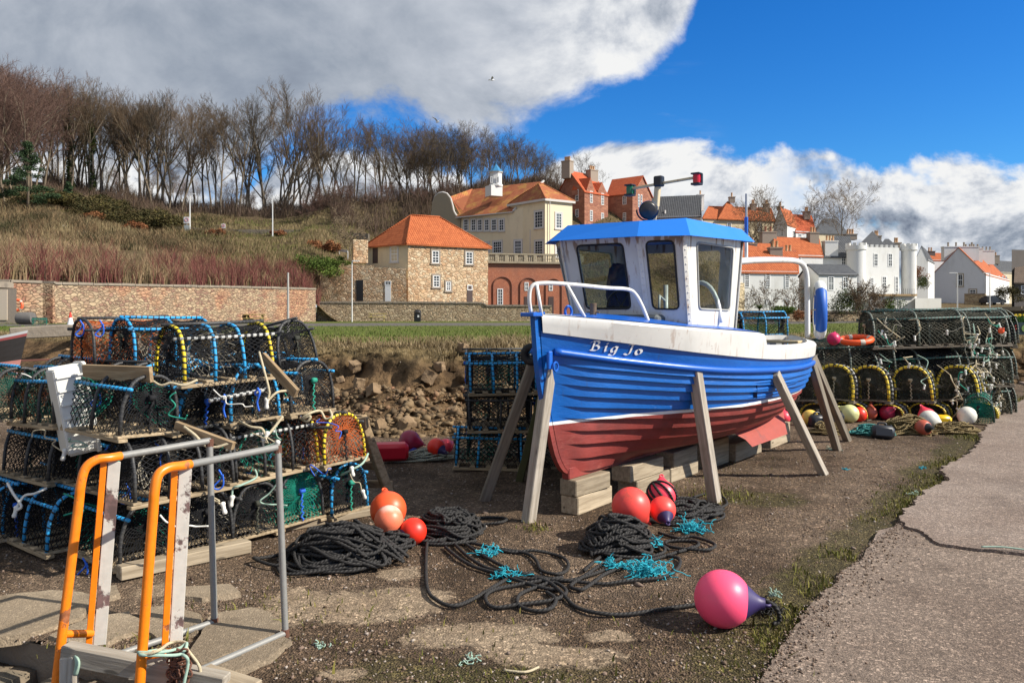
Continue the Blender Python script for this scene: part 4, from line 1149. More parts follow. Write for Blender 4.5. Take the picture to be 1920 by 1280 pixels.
def pot(key, loc, rot, hoops, rails, net, label, group, lace=None, funnel=None, slat=None):
    lace = lace or random.choice((MAT_GTW, NK, NK, ND, MAT_TWB)); funnel = funnel or random.choice((NP, NP, NK, NG if net is NK else NP)); rot = (rot[0] + random.gauss(0, .02), rot[1] + random.gauss(0, .02), rot[2])
    d = POT_LIB[key]
    t_ = thing('lobster_pot', label, 'lobster pot', loc, rot=rot, group=group)
    linked('slatted_base', key, 'b', lambda: d['base'].build('slatted_base', MAT_SLAT), t_, slat or MAT_SLAT)
    for i, h in enumerate(d['hoops']):
        m = hoops[i % len(hoops)] if isinstance(hoops, (list, tuple)) else hoops
        linked('hoop', key, 'h%d' % i, lambda h=h: h.build('hoop', HK, smooth=True), t_, m)
    for i, h in enumerate(d['rails']):
        linked('rail', key, 'r%d' % i, lambda h=h: h.build('rail', HK, smooth=True), t_, rails[i % len(rails)] if isinstance(rails, (list, tuple)) else rails)
    linked('net', key, 'n', lambda: np_mesh('net', d['net'][0], d['net'][1], NK), t_, net)
    for i, h in enumerate(d['funnel']): linked('net_funnel', key, 'f%d' % i, lambda h=h: np_mesh('net_funnel', h[0], h[1], NP), t_, funnel or NP)
    for i, h in enumerate(d['lacing']): linked('lacing', key, 'l%d' % i, lambda h=h: h.build('lacing', MAT_GTW, smooth=True), t_, lace)
    return t_
proto('a', (.74, .42, .41), 3, 1); proto('b', (.74, .42, .41), 4, 2); proto('c', (.70, .44, .42), 3, 3); proto('d', (.74, .46, .40), 3, 4, 1.25)
proto('y', (.72, .52, .45), 5, 5, .95, .0040); proto('big', (1.05, .58, .43), 3, 6, 1.0, .0046); proto('e', (.78, .44, .42), 4, 7)

UX = Vector((-.80, .60, 0)); VX = Vector((.60, .80, 0)); YU = math.atan2(-.6, .8)   # long axis of the left stack's rows
def pot_corner(key, px, py, z, along, styl, label, dims=(.74, .42), tilt=(0, 0), grp='lobster pots in the left stack', dz=0):
    """near base corner at pixel, long axis along u (end faces right) or v (long side faces right)"""
    c = G(px, py, z)
    if along == 'u': ctr = c + UX * dims[0] / 2 + VX * dims[1] / 2; rz = YU
    else: ctr = c + VX * dims[0] / 2 + UX * dims[1] / 2; rz = math.atan2(.8, .6)
    ctr.z = z
    return pot(key, ctr, (tilt[0], tilt[1], rz + random.uniform(-.05, .05)), *styl, label, grp)
S_BLUE = (HB, HB, NK); S_BLKB = (HK, HB, NK); S_BLK = (HK, HK, NK); S_YB = ([HY_, HB, HB, HY_], [HW, HK, HK], NK); S_OR = (HK, HK, NO); S_OG = (HK, HB, NOG)
S_YOR = ([HK, HK, HK, HY_], [HW, HK, HW], NK); S_GR = (HK, HK, NG); S_BB = ([HB, HK, HB], HK, NK)
# ground row
pot_corner('a', 225, 1078, .03, 'u', S_BLKB, 'black net pot with blue rails at the ground corner of the left stack')
pot_corner('c', 341, 1052, .03, 'u', S_BLK, 'black pot on the ground with its end between the two galvanised posts')
pot_corner('a', 440, 1023, .03, 'u', S_BLK, 'black pot on the ground with rusty debris inside, left of the green one')
pot_corner('c', 533, 1000, .03, 'u', S_GR, 'pot with bright green net drawn to a knot at its end')
pot_corner('b', 622, 978, .03, 'u', S_BLUE, 'blue hooped pot on the ground beside the orange buoys')
pot_corner('a', 84, 1050, .03, 'u', S_BLUE, 'blue hooped pot lying on the ground at the picture\'s lower left')
pot_corner('b', -30, 1030, .03, 'u', S_BLUE, 'blue pot on the ground cut by the left border of the picture')
# second layer
pot_corner('b', 250, 958, .45, 'v', S_BLK, 'black pot lengthwise in the second layer behind the orange handrails', dims=(.74, .42))
pot_corner('e', 440, 912, .45, 'v', S_YOR, 'black pot with pale rails in the second layer, left of the orange netted end', dims=(.78, .44))
pot_corner('a', 190, 932, .44, 'u', S_BLKB, 'dark pot in deep shade in the second layer below the white crate')
pot_corner('a', 84, 918, .44, 'u', S_BLKB, 'dark pot with blue rail ends in the second layer near the left border')
pot_corner('d', 612, 890, .44, 'u', ([HK, HK, HY_], HK, NO), 'pot with orange end net and yellow hoop, second layer beside the trestle', tilt=(0, -.1))
# third layer
pot_corner('a', 218, 832, .86, 'u', S_BLKB, 'black pot with bright blue rails in the third layer, above the handrails')
pot_corner('d', 338, 815, .82, 'u', S_BB, 'tilted blue hooped pot with coarse net in the middle of the third layer', tilt=(.0, .12))
pot_corner('c', 440, 808, .84, 'u', S_BLUE, 'blue hooped pot in the third layer below the open hanging door')
pot_corner('c', 552, 788, .86, 'u', S_BLKB, 'black pot with three blue rail ends on top of the trestle')
pot_corner('b', 98, 812, .84, 'u', S_OG, 'pot with orange and green net beside the white crate')
pot_corner('a', -20, 800, .84, 'u', S_OG, 'orange netted pot cut off by the left border in the third layer')
# top layer
pot_corner('b', 345, 728, 1.165, 'v', S_YB, 'pot with yellow and blue hoops and open door on top of the stack', dims=(.74, .42))
pot_corner('a', 246, 697, 1.19, 'v', S_BLUE, 'bright blue hooped pot on top of the stack left of the yellow one')
pot_corner('d', 168, 694, 1.20, 'v', S_OR, 'orange netted pot with black frame on top at the back of the stack', dims=(.8, .44), tilt=(0, 0))
pot('c', P(512, 708, 6.55), (.06, -.16, YU + .1), *S_BLK, 'all black pot tipped over at the right end of the top layer', 'lobster pots in the left stack')
# rows behind, glimpsed through the nets
HID = 'dark pot in the inner rows of the left stack, glimpsed through other nets'
O_ = Vector((-2.5, 5.1, 0)); i_ = 0
for z in (.03, .44, .85):
    for k in range(5):
        for m_ in (1, 2):
            if m_ == 2 and (k < 1): continue
            c = O_ + UX * (.77 * m_ + .38) + VX * (.42 * k + .21); c.z = z
            if (m_ == 1 and k == 0): continue
            pot('abce'[i_ % 4], c, (0, 0, YU + random.uniform(-.06, .06)), *(S_BLK, S_BLKB, S_BLUE, S_BLK)[i_ % 4], HID, 'inner pots of the left stack'); i_ += 1
for k in (2, 3, 4):
    c = O_ + UX * (.38) + VX * (.42 * k + .21); c.z = .85
# centre stack: long sides to the camera
GC = 'pots in the stack behind the bow'
CS = [(915, 880, .0, 'b', S_BLUE, 'blue hooped pot at the bottom of the stack behind the bow'), (925, 812, .40, 'c', S_BLK, 'flat dark pot in the middle of the stack behind the bow'),
      (930, 738, .78, 'e', S_BLUE, 'pot with four bright blue hoops on top of the stack behind the bow')]
for px, py, z, key, st_, lab in CS:
    c = G(px, 880, 0); c = Vector((c.x + (px - 915) * .006, c.y + .1, z)); pot(key, c, (0, 0, R(4) + random.uniform(-.05, .05)), *st_, lab, GC)
for k, (dx, dy) in enumerate(((.84, .06), (.1, .62), (.95, .7))):
    for z in (0, .4, .79):
        c = G(915, 880, 0) + Vector((dx, dy + .1, 0)); c.z = z
        pot('abe'[int(z * 3) % 3], c, (0, 0, R(3) + random.uniform(-.06, .06)), *(S_BLUE if k != 1 else S_BLK), 'shaded pot stacked behind the bow and its props' if k != 1 else 'pot at the back of the stack behind the bow', GC)
# right stack
GRI = 'pots in the right stack'; NWEED = M('weedy_net', (.06, .06, .042), .85, .4, 14, col2=(.19, .17, .13), f2=.42, s2=9, spec=.2)
S_YEL = ([HYD, HW, HYD, HW, HYD], HK, ND); S_DK = (HGW, HG, ND)
def rpot(key, px, d_, z, rz, sc, label, styl=S_DK, tilt=0.0, slat=None):
    c = P(px, HY, d_ + .35); c.z = z
    o = pot(key, c, (R(random.uniform(-3, 3)), tilt + R(random.uniform(-3, 3)), rz), styl[0], styl[1], random.choice((ND, NK, NWEED)), label, GRI, lace=MAT_ROPEC, slat=MAT_OLDPROP); o.scale = sc; return o
for k, (px, lab) in enumerate(((1497, 'yellow hooped pot nearest the stern of the boat'), (1560, 'second yellow hooped pot from the boat, its mouth partly behind the props'), (1628, 'third yellow hooped pot from the boat, above the pale yellow buoy'), (1706, 'fourth yellow hooped pot from the boat, above the red buoys'), (1795, 'yellow hooped pot at the right end of its row, above the white buoy'))):
    d_ = Vector((.62, .785, 0)); c = P(px, HY, 11.62) + d_ * .42
    rpot('y', CX + c.x / c.y * F, c.y, .245, math.atan2(.785, .62) + random.uniform(-.06, .06), (1.16, 1.16, 1.22), lab, S_YEL, R(3))
    rpot('y', CX + c.x / c.y * F + 30, c.y - .02, .0, math.atan2(.785, .62) + random.uniform(-.1, .1), (1.1, 1.1, .56), 'low dark pot with yellow hoops behind the row of buoys', S_YEL)
t_ = pot('c', G(1850, 797, 0) + Vector((.05, .3, 0)), (0, 0, R(60)), HG, HG, NG, 'green netted pot on the ground at the right end, beside the road', GRI)
BIG = (1.32, 1.25, 1.33)
for px, d_, z, lab in [(1582, 12.2, .05, 'dark green pot low in the right stack behind the yellow hooped row'), (1582, 12.2, .62, 'dark pot with the orange ring on it at the left of the stack'),
      (1702, 12.15, .47, 'big dark pot in the middle of the right stack above the yellow hoops'), (1706, 12.15, 1.06, 'big dark pot on top of the right stack, left of the toggles'),
      (1795, 12.3, .47, 'big dark pot at the right of the stack behind the last yellow hoops'), (1792, 12.3, 1.06, 'big dark pot topmost at the right end, hung with white toggles')]:
    rpot('big', px, d_, z, R(random.uniform(-6, 6)), BIG, lab, tilt=R(random.uniform(-2, 2)))
for px, d_ in ((1702, 12.2), (1795, 12.35)): rpot('big', px, d_, -.03, R(random.uniform(-5, 5)), (1.3, 1.25, 1.15), 'dark pot at ground level buried under the right stack')
for row, (d_, pxs) in enumerate(((13.1, (1600, 1720, 1800)), (14.0, (1660, 1770)))):
    for px in pxs:
        for z in ((.0, .54, 1.07) if px > 1690 else (.0, .54)): rpot('big', px, d_, z - .02 * row, R(random.uniform(-8, 8)), BIG, 'dark green pot in the rear rows of the right stack')
for d_, px in ((12.9, 1843), (14.3, 1850)):
    for z in (.0, .54, 1.06): rpot('big', px, d_, z, R(66 + random.uniform(-8, 8)), BIG, 'dark green pot set end on in the right end of the big stack')
# pots beyond the stern
for z, lab in ((.0, 'pot at the bottom of the small pile beyond the stern'), (.42, 'pot in the middle of the small pile beyond the stern'), (.84, 'pot under the topmost one beyond the stern'), (1.2, 'blue hooped pot seen over the boat\'s waist, beyond the stern')):
    c = P(1428, HY, 12.6); c.z = z; pot('a', c, (0, 0, R(2)), *S_BLUE, lab, 'pots piled beyond the stern')

# ---- things lying in and on the stacks
MAT_CRATE = M('white_fish_crate', (.66, .65, .60), .5, .12, 4, col2=(.48, .46, .40), f2=.3, s2=3)
cr = thing('fish_crate', 'dirty white plastic fish crate wedged on edge in the left stack', 'crate', P(108, 772, 5.42), rot=Matrix(((.16, -.60, .78), (.05, .80, .60), (-.98, -.06, .16))).to_euler())
mb = MB(); Lc, Wc, Hc = .56, .32, .18
mb.box((0, 0, 0), (Lc, Wc, .014), b=.003)
for sg in (-1, 1):
    mb.box((0, sg * Wc / 2, Hc / 2), (Lc, .014, Hc), b=.003); mb.box((sg * Lc / 2, 0, Hc / 2), (.014, Wc, Hc), b=.003)
for sg in (-1, 1):
    for i in range(6): mb.box((lerp(-Lc / 2 + .05, Lc / 2 - .05, i / 5), sg * (Wc / 2 + .014), Hc * .5), (.012, .016, Hc * .9))
    for i in range(4): mb.box((sg * (Lc / 2 + .014), lerp(-Wc / 2 + .04, Wc / 2 - .04, i / 3), Hc * .5), (.016, .012, Hc * .9))
mb.build('crate_body', MAT_CRATE, cr)
mb = MB()
for sg in (-1, 1): mb.box((0, sg * (Wc / 2 + .012), Hc), (Lc + .05, .04, .025), b=.005); mb.box((sg * (Lc / 2 + .012), 0, Hc), (.04, Wc, .0252), b=.005)
mb.build('crate_rim', MAT_CRATE, cr)
MAT_PLANK = wood_mat('brown_plank', (.20, .135, .075), (.34, .25, .15))
def stickp(name, a, b_, w, h, mat, label, cat, **k): return stick(name, P(*a), P(*b_), w, h, mat, label, cat, **k)
stickp('plank', (158, 697, 5.32), (284, 702, 5.05), .028, .10, MAT_PLANK, 'short brown plank lying across the top of the left stack', 'plank', twist=.1)
stickp('plank', (492, 668, 5.75), (556, 738, 5.55), .03, .07, MAT_PLANK, 'slanting timber sticking out of the top right of the left stack', 'plank')
stickp('plank', (330, 796, 5.1), (438, 836, 5.0), .035, .05, MAT_PLANK, 'weathered driftwood bar tied with cream rope in the third layer', 'plank')
stick('timber_beam', G(222, 1073, .05), G(466, 1022, .05), .10, .085, MAT_BLOCK, 'pale squared timber lying on the gravel in front of the left stack', 'timber')
stick('timber_beam', G(470, 1000, .03), G(700, 958, .03), .06, .05, MAT_BLOCK, 'thin timber runner under the right end of the left stack', 'timber')
tr = thing('timber_trestle', 'old timber trestle supporting the right end of the left stack', 'trestle', G(700, 930, 0))
TL = [('top_rail', P(540, 797, 6.75), P(690, 792, 6.55), .07, .09), ('top_rail', P(600, 782, 7.2), P(684, 787, 6.75), .06, .08), ('leg', P(678, 785, 6.6), P(728, 922, 6.75), .085, .07), ('leg', P(600, 790, 7.2), P(612, 900, 7.3), .08, .07), ('brace', P(640, 868, 7.0), P(712, 874, 6.75), .05, .06), ('brace', P(655, 905, 6.9), P(735, 908, 6.8), .05, .06)]
for nm, a, b_, w, h in TL: MB().beam(a, b_, w, h, b=.006).build(nm, MAT_PLANK, tr, world=True)
# open door flap of the yellow pot with its bar
fl = thing('net_door', 'open net door with a pale wooden bar hanging from the yellow hooped pot', 'net door', P(430, 735, 5.3))
a0, a1, b0, b1 = P(370, 722, 5.2), P(500, 690, 5.72), P(397, 750, 5.12), P(500, 730, 5.5)
P0, P1 = [], []
def fp(i, j): p = a0.lerp(a1, i / 24).lerp(b0.lerp(b1, i / 24), j / 8); return p + Vector((0, 0, -.02 * math.sin(j / 8 * 3.14)))
for i in range(25):
    for j in range(9):
        if (i + j) % 2 == 0:
            for di, dj in ((1, 1), (1, -1)):
                if 0 <= i + di <= 24 and 0 <= j + dj <= 8: P0.append(fp(i, j)); P1.append(fp(i + di, j + dj))
V, Fc = frusta(P0, P1, .0026, .0026, 3); np_mesh('net', V, Fc, NK, fl, world=True)
mb = MB(); mb.tube([P(393, 751, 5.1), P(503, 729, 5.48)], .014, 8); mb.build('bar', HW, fl, smooth=True, world=True)
for px, py in ((420, 748), (483, 736)):
    mb = MB(); c = P(px, py, 5.25); mb.tube(spline([c + Vector((0, 0, .03)), c + Vector((.02, -.02, 0)), c + Vector((0, -.01, -.06)), c + Vector((.01, 0, -.12))], 5), .007, 5); mb.tube([c + Vector((.017 * math.cos(a), .017 * math.sin(a) * .5, .017 * math.sin(a))) for a in np.linspace(0, 6.28, 9)[:-1]], .007, 5, closed=True); mb.build('twine_tie', MAT_TWB, fl, smooth=True, world=True)
# bridle ropes with white toggles
def bridle(pts, r, mat, label, cat='rope', toggle=None, group=None, name='bridle_rope'):
    pts = [P(*p) for p in pts]; t_ = thing(name, label, cat, pts[0], group=group)
    mb = MB(); mb.tube(spline(pts, 6), r, 6); mb.build('strand', mat, t_, smooth=True, world=True)
    if toggle is not None:
        c = pts[toggle]; d = Vector((random.uniform(-.4, .4), random.uniform(-.3, .3), -1)).normalized()
        mb = MB(); mb.lathe([(0, -.035), (.012, -.033), (.016, -.02), (.012, 0), (.014, .02), (.019, .035), (.012, .045), (0, .047)], 10, Matrix.Translation(c + d * .02) @ track(-d)); mb.build('toggle', MAT_TOG, t_, smooth=True, world=True)
    return t_
GB2 = 'bridle ropes with toggles on the left stack'
bridle([(275, 705, 5.15), (300, 722, 5.1), (320, 718, 5.1), (345, 722, 5.1), (370, 712, 5.15)], .009, MAT_ROPEC, 'cream bridle rope knotted at the base of the yellow hooped pot', group=GB2)
bridle([(450, 790, 5.6), (470, 800, 5.5), (490, 803, 5.5), (500, 815, 5.5), (515, 800, 5.55), (530, 780, 5.6)], .010, MAT_ROPEC, 'cream bridle rope with white toggle under the blue hooped pot', toggle=3, group=GB2)
bridle([(540, 775, 6.1), (560, 782, 6.05), (575, 790, 6.0), (582, 780, 6.0), (565, 785, 6.0), (580, 775, 6.0), (600, 770, 6.1), (610, 785, 6.1), (622, 780, 6.1), (618, 768, 6.15)], .010, MAT_ROPEC, 'tangled cream rope lying along the base on the trestle', group=GB2)
bridle([(486, 660, 5.7), (494, 690, 5.5), (505, 735, 5.45), (500, 752, 5.45), (520, 735, 5.5), (545, 732, 5.6), (556, 728, 5.6)], .009, MAT_ROPEC, 'cream rope with white toggle hanging from the open net door', toggle=3, group=GB2)
bridle([(345, 800, 5.05), (365, 815, 5.0), (385, 835, 4.98), (405, 838, 4.98), (430, 832, 5.0), (425, 845, 5.0)], .010, MAT_ROPEC, 'cream rope lashing the driftwood bar in the third layer', group=GB2)
bridle([(14, 905, 5.5), (25, 925, 5.45), (40, 948, 5.4), (30, 955, 5.4), (45, 930, 5.45), (65, 925, 5.45), (88, 915, 5.5)], .009, MAT_TOG, 'whitish rope knotted over the blue pot at the left border', toggle=3, group=GB2)
bridle([(478, 880, 5.5), (480, 895, 5.5), (450, 910, 5.4), (437, 915, 5.4), (435, 935, 5.4)], .008, MAT_PALEG, 'pale green rope with white toggle at the base of the second layer', toggle=4, group=GB2)
bridle([(640, 890, 6.2), (660, 880, 6.15), (680, 868, 6.2), (690, 850, 6.3)], .009, MAT_PALEG, 'pale green rope under the orange netted end', toggle=1, group=GB2)
for k, (x, y, d_) in enumerate(((180, 725, 5.3), (205, 815, 5.25), (155, 1045, 5.1), (235, 905, 5.1), (410, 880, 5.25), (150, 600, 6.4), (187, 600, 6.3))):
    labs = ['blue cord hanging from the rail of the third layer pot', 'blue cord knot at the slatted base over the handrails', 'bright blue cord loop at the foot of the front corner', 'blue cord loop behind the left orange rail', 'blue cord end behind the galvanised rails', 'blue tie standing up from the orange netted pot', 'blue tie beside another on top of the orange netted pot']
    t_ = thing('cord_tie', labs[k], 'cord', P(x, y, d_)); c = P(x, y, d_); mb = MB()
    mb.tube(spline([c, c + Vector((.02, 0, -.05)), c + Vector((-.03, -.01, -.11)), c + Vector((.0, 0, -.13)), c + Vector((.03, 0, -.10)), c + Vector((.03, -.01, -.03))], 6), .006, 5); mb.build('strand', MAT_TWB, t_, smooth=True, world=True)
for k, (px, py, d_) in enumerate(((60, 820, 5.3), (140, 832, 5.25), (290, 830, 5.2), (330, 735, 5.15), (400, 730, 5.15), (470, 810, 5.5), (520, 800, 5.6), (600, 785, 6.0), (120, 925, 5.3), (300, 965, 4.95), (400, 935, 5.1), (520, 905, 5.6), (590, 892, 5.9), (210, 715, 5.25), (40, 700, 5.8), (655, 880, 6.2))):
    pts = [(px, py, d_)]; x, y = px, py
    for j in range(6): x += random.gauss(3, 13); y += random.gauss(5, 9); pts.append((x, y, d_ - .03 * random.random()))
    bridle(pts, random.choice((.004, .005, .006)), (MAT_ROPEC, MAT_PALEG, MAT_TWB, MAT_GTW, MAT_TOG)[k % 5], 'loose twine trailing over the slatted bases of the left stack', 'twine', -1 if k % 5 == 0 else None, 'loose twine on the left stack', 'trailing_twine')
# bridles hanging at the right end of the right stack
for k in range(64):
    px = random.uniform(1795, 1876) if k % 7 else random.uniform(1640, 1790); py = random.uniform(582, 760) if px > 1760 else random.uniform(590, 690); d_ = lerp(11.8, 12.5, max(0, px - 1790) / 85); pts = [(px, py, d_)]; x, y = px, py
    for j in range(random.choice((4, 5, 6))):
        x += random.gauss(0, 9); y += random.uniform(-4, 19); pts.append((x, min(815, y), d_ - .05 - random.random() * .12))
    bridle(pts, random.choice((.005, .006, .0075)), (MAT_ROPEC, MAT_PALEG, MAT_GREYTW, MAT_ROPEC)[k % 4] if k % 11 else MAT_GTW, 'bridle rope with white toggle dangling on the big dark stack', toggle=-2 if k % 3 else -1, group='bridle ropes hanging on the right stack')
# ------------------------------------------------------------------ handrails of the quay ladder
def rusty(name, col, amount=.5, rough=.45, scale=7, rustc=(.13, .05, .025), metal=0.0, th=.56):
    m, t, b = newmat(name); v = t.coord('Object')
    n = t.noise(v, scale, 6, .65); n2 = t.noise(v, scale * 5, 4, .6)
    k = t.math('MULTIPLY', t.sstep(n, th, th + .05), amount)
    f = t.math('MULTIPLY_ADD', n2, .4, .8); c = t.mix(1.0, (*col, 1), t.node('ShaderNodeCombineColor', {0: f, 1: f, 2: f}).outputs[0], 'MULTIPLY')
    c = t.mix(k, c, t.mix(t.sstep(n2, .4, .6), rustc, tuple(x * 1.9 for x in rustc)))
    t.put(b.inputs['Base Color'], c); t.put(b.inputs['Roughness'], t.math('MULTIPLY_ADD', k, .4, rough)); t.put(b.inputs['Metallic'], t.math('MULTIPLY', t.math('SUBTRACT', 1, k), metal))
    t.put(b.inputs['Normal'], t.bump(t.math('ADD', t.math('MULTIPLY', k, -1.0), t.math('MULTIPLY', n2, .4)), .4, .004)); return m
MAT_ORANGE = rusty('orange_paint', (.80, .20, .006), .85, .35, 6, th=.60); MAT_GALV = rusty('galvanised_steel', (.24, .235, .22), .35, .55, 9, (.22, .16, .12), .25, .62)
MAT_PEEL = rusty('peeling_white_paint', (.50, .47, .42), .95, .6, 5, (.075, .04, .038), 0, .55); MAT_RUST = rusty('rusty_iron', (.12, .05, .03), 1, .8, 12, (.09, .035, .02))
MAT_GREYWOOD = wood_mat('grey_beam', (.26, .225, .18), (.40, .36, .30))
def handrail(label, gal, bend, orange, flat, spacer, low):
    t_ = thing('quay_handrail', label, 'handrail', low[0], group='handrails of the quay ladder')
    MB().tube(spline(gal, 4), .0175, 12).build('galvanised_rail', MAT_GALV, t_, smooth=40, world=True)
    MB().tube([gal[0] + Vector((0, 0, .0)), low[0]], .0170, 12).build('post', MAT_GALV, t_, smooth=40, world=True)
    MB().tube([low[0] + Vector((0, 0, .0)), low[1]], .0168, 12).build('ground_rail', MAT_GALV, t_, smooth=40, world=True)
    MB().tube([low[0] + Vector((0, 0, -.02)), low[0] + Vector((0, 0, .02))], .0205, 10).build('weld', MAT_RUST, t_, world=True); MB().tube([gal[0] + Vector((0, 0, -.03)), gal[0] + Vector((0, 0, .010))], .0205, 10).build('weld', MAT_RUST, t_, world=True)
    MB().tube(spline(orange, 6), .0215, 14).build('orange_stile', MAT_ORANGE, t_, smooth=40, world=True)
    a, b_ = flat; sd_ = Vector((.89, .45, 0))
    MB().beam(a + sd_ * .022, b_ + sd_ * .022, .012, .055, up=sd_, b=.002).build('flat_bar', MAT_PEEL, t_, world=True)
    MB().beam(a + sd_ * -.021 + Vector((0, -.008, 0)), b_ + sd_ * -.021 + Vector((0, -.008, 0)), .014, .028, up=sd_, b=.002).build('orange_edge', MAT_ORANGE, t_, world=True)
    MB().tube(list(spacer), .018, 10).build('spacer', MAT_ORANGE, t_, smooth=40, world=True)
handrail('handrail with orange stile and galvanised pipe, the farther left of the pair', [P(393, 826, 4.32), P(300, 842, 4.08), P(222, 855, 3.88)], None,
         [P(226, 854.5, 3.89), P(206, 858, 3.84), P(180, 862, 3.80), P(160, 878, 3.77), P(151, 912, 3.75), P(147, 950, 3.745), P(128, 1100, 3.70), P(105, 1285, 3.65), P(92, 1420, 3.61)],
         (P(205, 866, 3.86), P(177, 1210, 3.83)), (P(119, 1188, 3.68), P(172, 1187, 3.82)), (G(402, 1165, .03), G(222, 1226, .03)))
handrail('handrail with orange stile and galvanised pipe, the nearer right of the pair', [P(521, 838, 4.18), P(430, 856, 3.9), P(352, 871, 3.65)], None,
         [P(356, 870, 3.66), P(340, 873, 3.61), P(315, 877, 3.55), P(297, 890, 3.51), P(290, 920, 3.49), P(287, 960, 3.485), P(276, 1100, 3.46), P(262, 1285, 3.43), P(254, 1420, 3.41)],
         (P(338, 880, 3.64), P(320, 1206, 3.60)), (P(270, 1229, 3.47), P(318, 1222, 3.59)), (G(535, 1186, .03), G(372, 1257, .03)))
stick('timber_beam', P(122, 1222, 3.62), P(425, 1282, 3.5), .07, .085, MAT_GREYWOOD, 'weathered grey beam across the feet of the orange handrails', 'timber')
stick('timber_beam', P(130, 1228, 3.6), P(127, 1420, 3.55), .07, .07, MAT_GREYWOOD, 'upright grey timber below the left orange stile at the quay edge', 'timber')
stick('timber_beam', P(255, 1262, 3.66), P(300, 1246, 3.9), .07, .06, MAT_GREYWOOD, 'short timber stub between the two orange handrails', 'timber')
stick('timber_beam', G(372, 1268, .02), G(470, 1300, .02), .14, .07, MAT_BLOCK, 'pale plank end at the bottom of the picture beside the chain', 'timber')
# rusty chain hung over the beam
ch = thing('rusty_chain', 'rusty chain heaped over the grey beam at the right handrail', 'chain', P(335, 1235, 3.52))
mb = MB()
for k in range(34):
    c = P(random.uniform(318, 352), random.uniform(1215, 1285), 3.49 + random.uniform(-.02, .03)); a1 = random.uniform(0, 3.1); a2 = random.uniform(0, 3.1)
    Rm = Matrix.Rotation(a1, 3, 'X') @ Matrix.Rotation(a2, 3, 'Z')
    mb.tube([c + Rm @ Vector((.024 * math.cos(a), .014 * math.sin(a), 0)) for a in np.linspace(0, 6.283, 11)[:-1]], .005, 5, closed=True)
o = mb.build('chain_links', MAT_RUST, ch, smooth=True, world=True); o['kind'] = 'stuff'
def ropelet(pts, r, mat, label, name='rope', cat='rope', k=6, group=None):
    pts = [Vector(p) for p in pts]; mb = MB(); mb.tube(spline(pts, k), r, 7); o = mb.build(name, mat, smooth=True); o.location = (0, 0, 0)
    c = pts[0].copy(); o.data.transform(Matrix.Translation(-c)); o.location = c
    return tag(o, label, cat, group)
ropelet([P(258, 1222, 3.42), P(300, 1222, 3.42), P(335, 1215, 3.5), P(350, 1205, 3.52), P(340, 1225, 3.46), P(300, 1228, 3.41), P(262, 1226, 3.41), P(300, 1218, 3.55), P(345, 1228, 3.45), P(352, 1245, 3.45), P(345, 1280, 3.44), P(338, 1330, 3.43)], .007, MAT_PALEG, 'pale green rope lashing the right orange stile to the beam')
ropelet([P(255, 1219, 3.44), P(275, 1226, 3.4), P(300, 1217, 3.42), P(318, 1205, 3.56), P(345, 1203, 3.56), P(352, 1218, 3.5), P(372, 1245, 3.5), P(376, 1262, 3.5)], .007, MAT_ROPEC, 'straw coloured rope knotted round the foot of the right flat bar')
ropelet([P(140, 1218, 3.6), P(146, 1240, 3.57), P(142, 1262, 3.58), P(148, 1225, 3.6)], .012, MAT_PALEG, 'green rope end looped over the grey beam by the left handrail')

# ------------------------------------------------------------------ ropes on the ground
def rope_mat(name, col, step=.026, k=.45):
    m, t, b = newmat(name); x, y, z = t.sep(t.coord('UV'))
    w = t.math('FRACT', t.math('ADD', t.math('DIVIDE', x, step), t.math('MULTIPLY', y, 2)))
    h = t.math('ABSOLUTE', t.math('MULTIPLY_ADD', w, 2, -1)); n = t.noise(t.coord('Object'), 9, 4, .6)
    f = t.math('MULTIPLY', t.math('MULTIPLY_ADD', h, -k, 1.0 + k * .3), t.math('MULTIPLY_ADD', n, .7, .65))
    c = t.mix(1.0, (*col, 1), t.node('ShaderNodeCombineColor', {0: f, 1: f, 2: f}).outputs[0], 'MULTIPLY')
    t.put(b.inputs['Base Color'], c); b.inputs['Roughness'].default_value = .7; b.inputs['Specular IOR Level'].default_value = .3
    t.put(b.inputs['Normal'], t.bump(t.math('SUBTRACT', 1, h), .8, .006)); return m
MAT_BROPE = rope_mat('black_rope', (.030, .028, .027)); MAT_OLIVE = rope_mat('olive_rope', (.20, .145, .06)); MAT_TEALR = rope_mat('teal_rope', (.05, .25, .24)); MAT_GREYR = rope_mat('grey_green_rope', (.36, .37, .29))
MAT_TEAL = M('teal_twine', (.015, .36, .46), .8, .35, 25)
def rope_pile(label, c, rx, ry, hz, loops, r, mat, seed, rot=0.0, flat=False, group=None):
    rr = random.Random(seed); pts = []; cx = cy = 0
    for i in range(loops):
        f = i / loops; sc = lerp(1.0, .45, f) * rr.uniform(.75, 1.0)
        ox, oy = rr.gauss(0, .16) * rx, rr.gauss(0, .16) * ry; a0 = rr.uniform(0, .5); el = rr.uniform(.65, 1.0); tw = rr.gauss(0, .35)
        ax_, ay_ = rx * sc, ry * sc * el
        for k in range(9):
            a = a0 + k / 9 * 2 * math.pi
            x, y = ax_ * math.cos(a), ay_ * math.sin(a); x, y = x * math.cos(tw) - y * math.sin(tw) + ox, x * math.sin(tw) + y * math.cos(tw) + oy
            x += rr.gauss(0, .02); y += rr.gauss(0, .02)
            q = min(1, math.hypot(x / rx, y / ry)); top = hz * (1 - q * q) ** .7 if q < 1 else 0
            z = r + top * (f ** .7) + abs(rr.gauss(0, .012))
            pts.append(Vector((x * math.cos(rot) - y * math.sin(rot), x * math.sin(rot) + y * math.cos(rot), max(r, z))))
    mb = MB(); mb.tube(spline(pts, 4), r, 6); o = mb.build('rope_heap', mat, smooth=True); o.location = c
    return tag(o, label, 'rope', group)
def gz(p): p.z = ground_h(p.x, p.y); return p
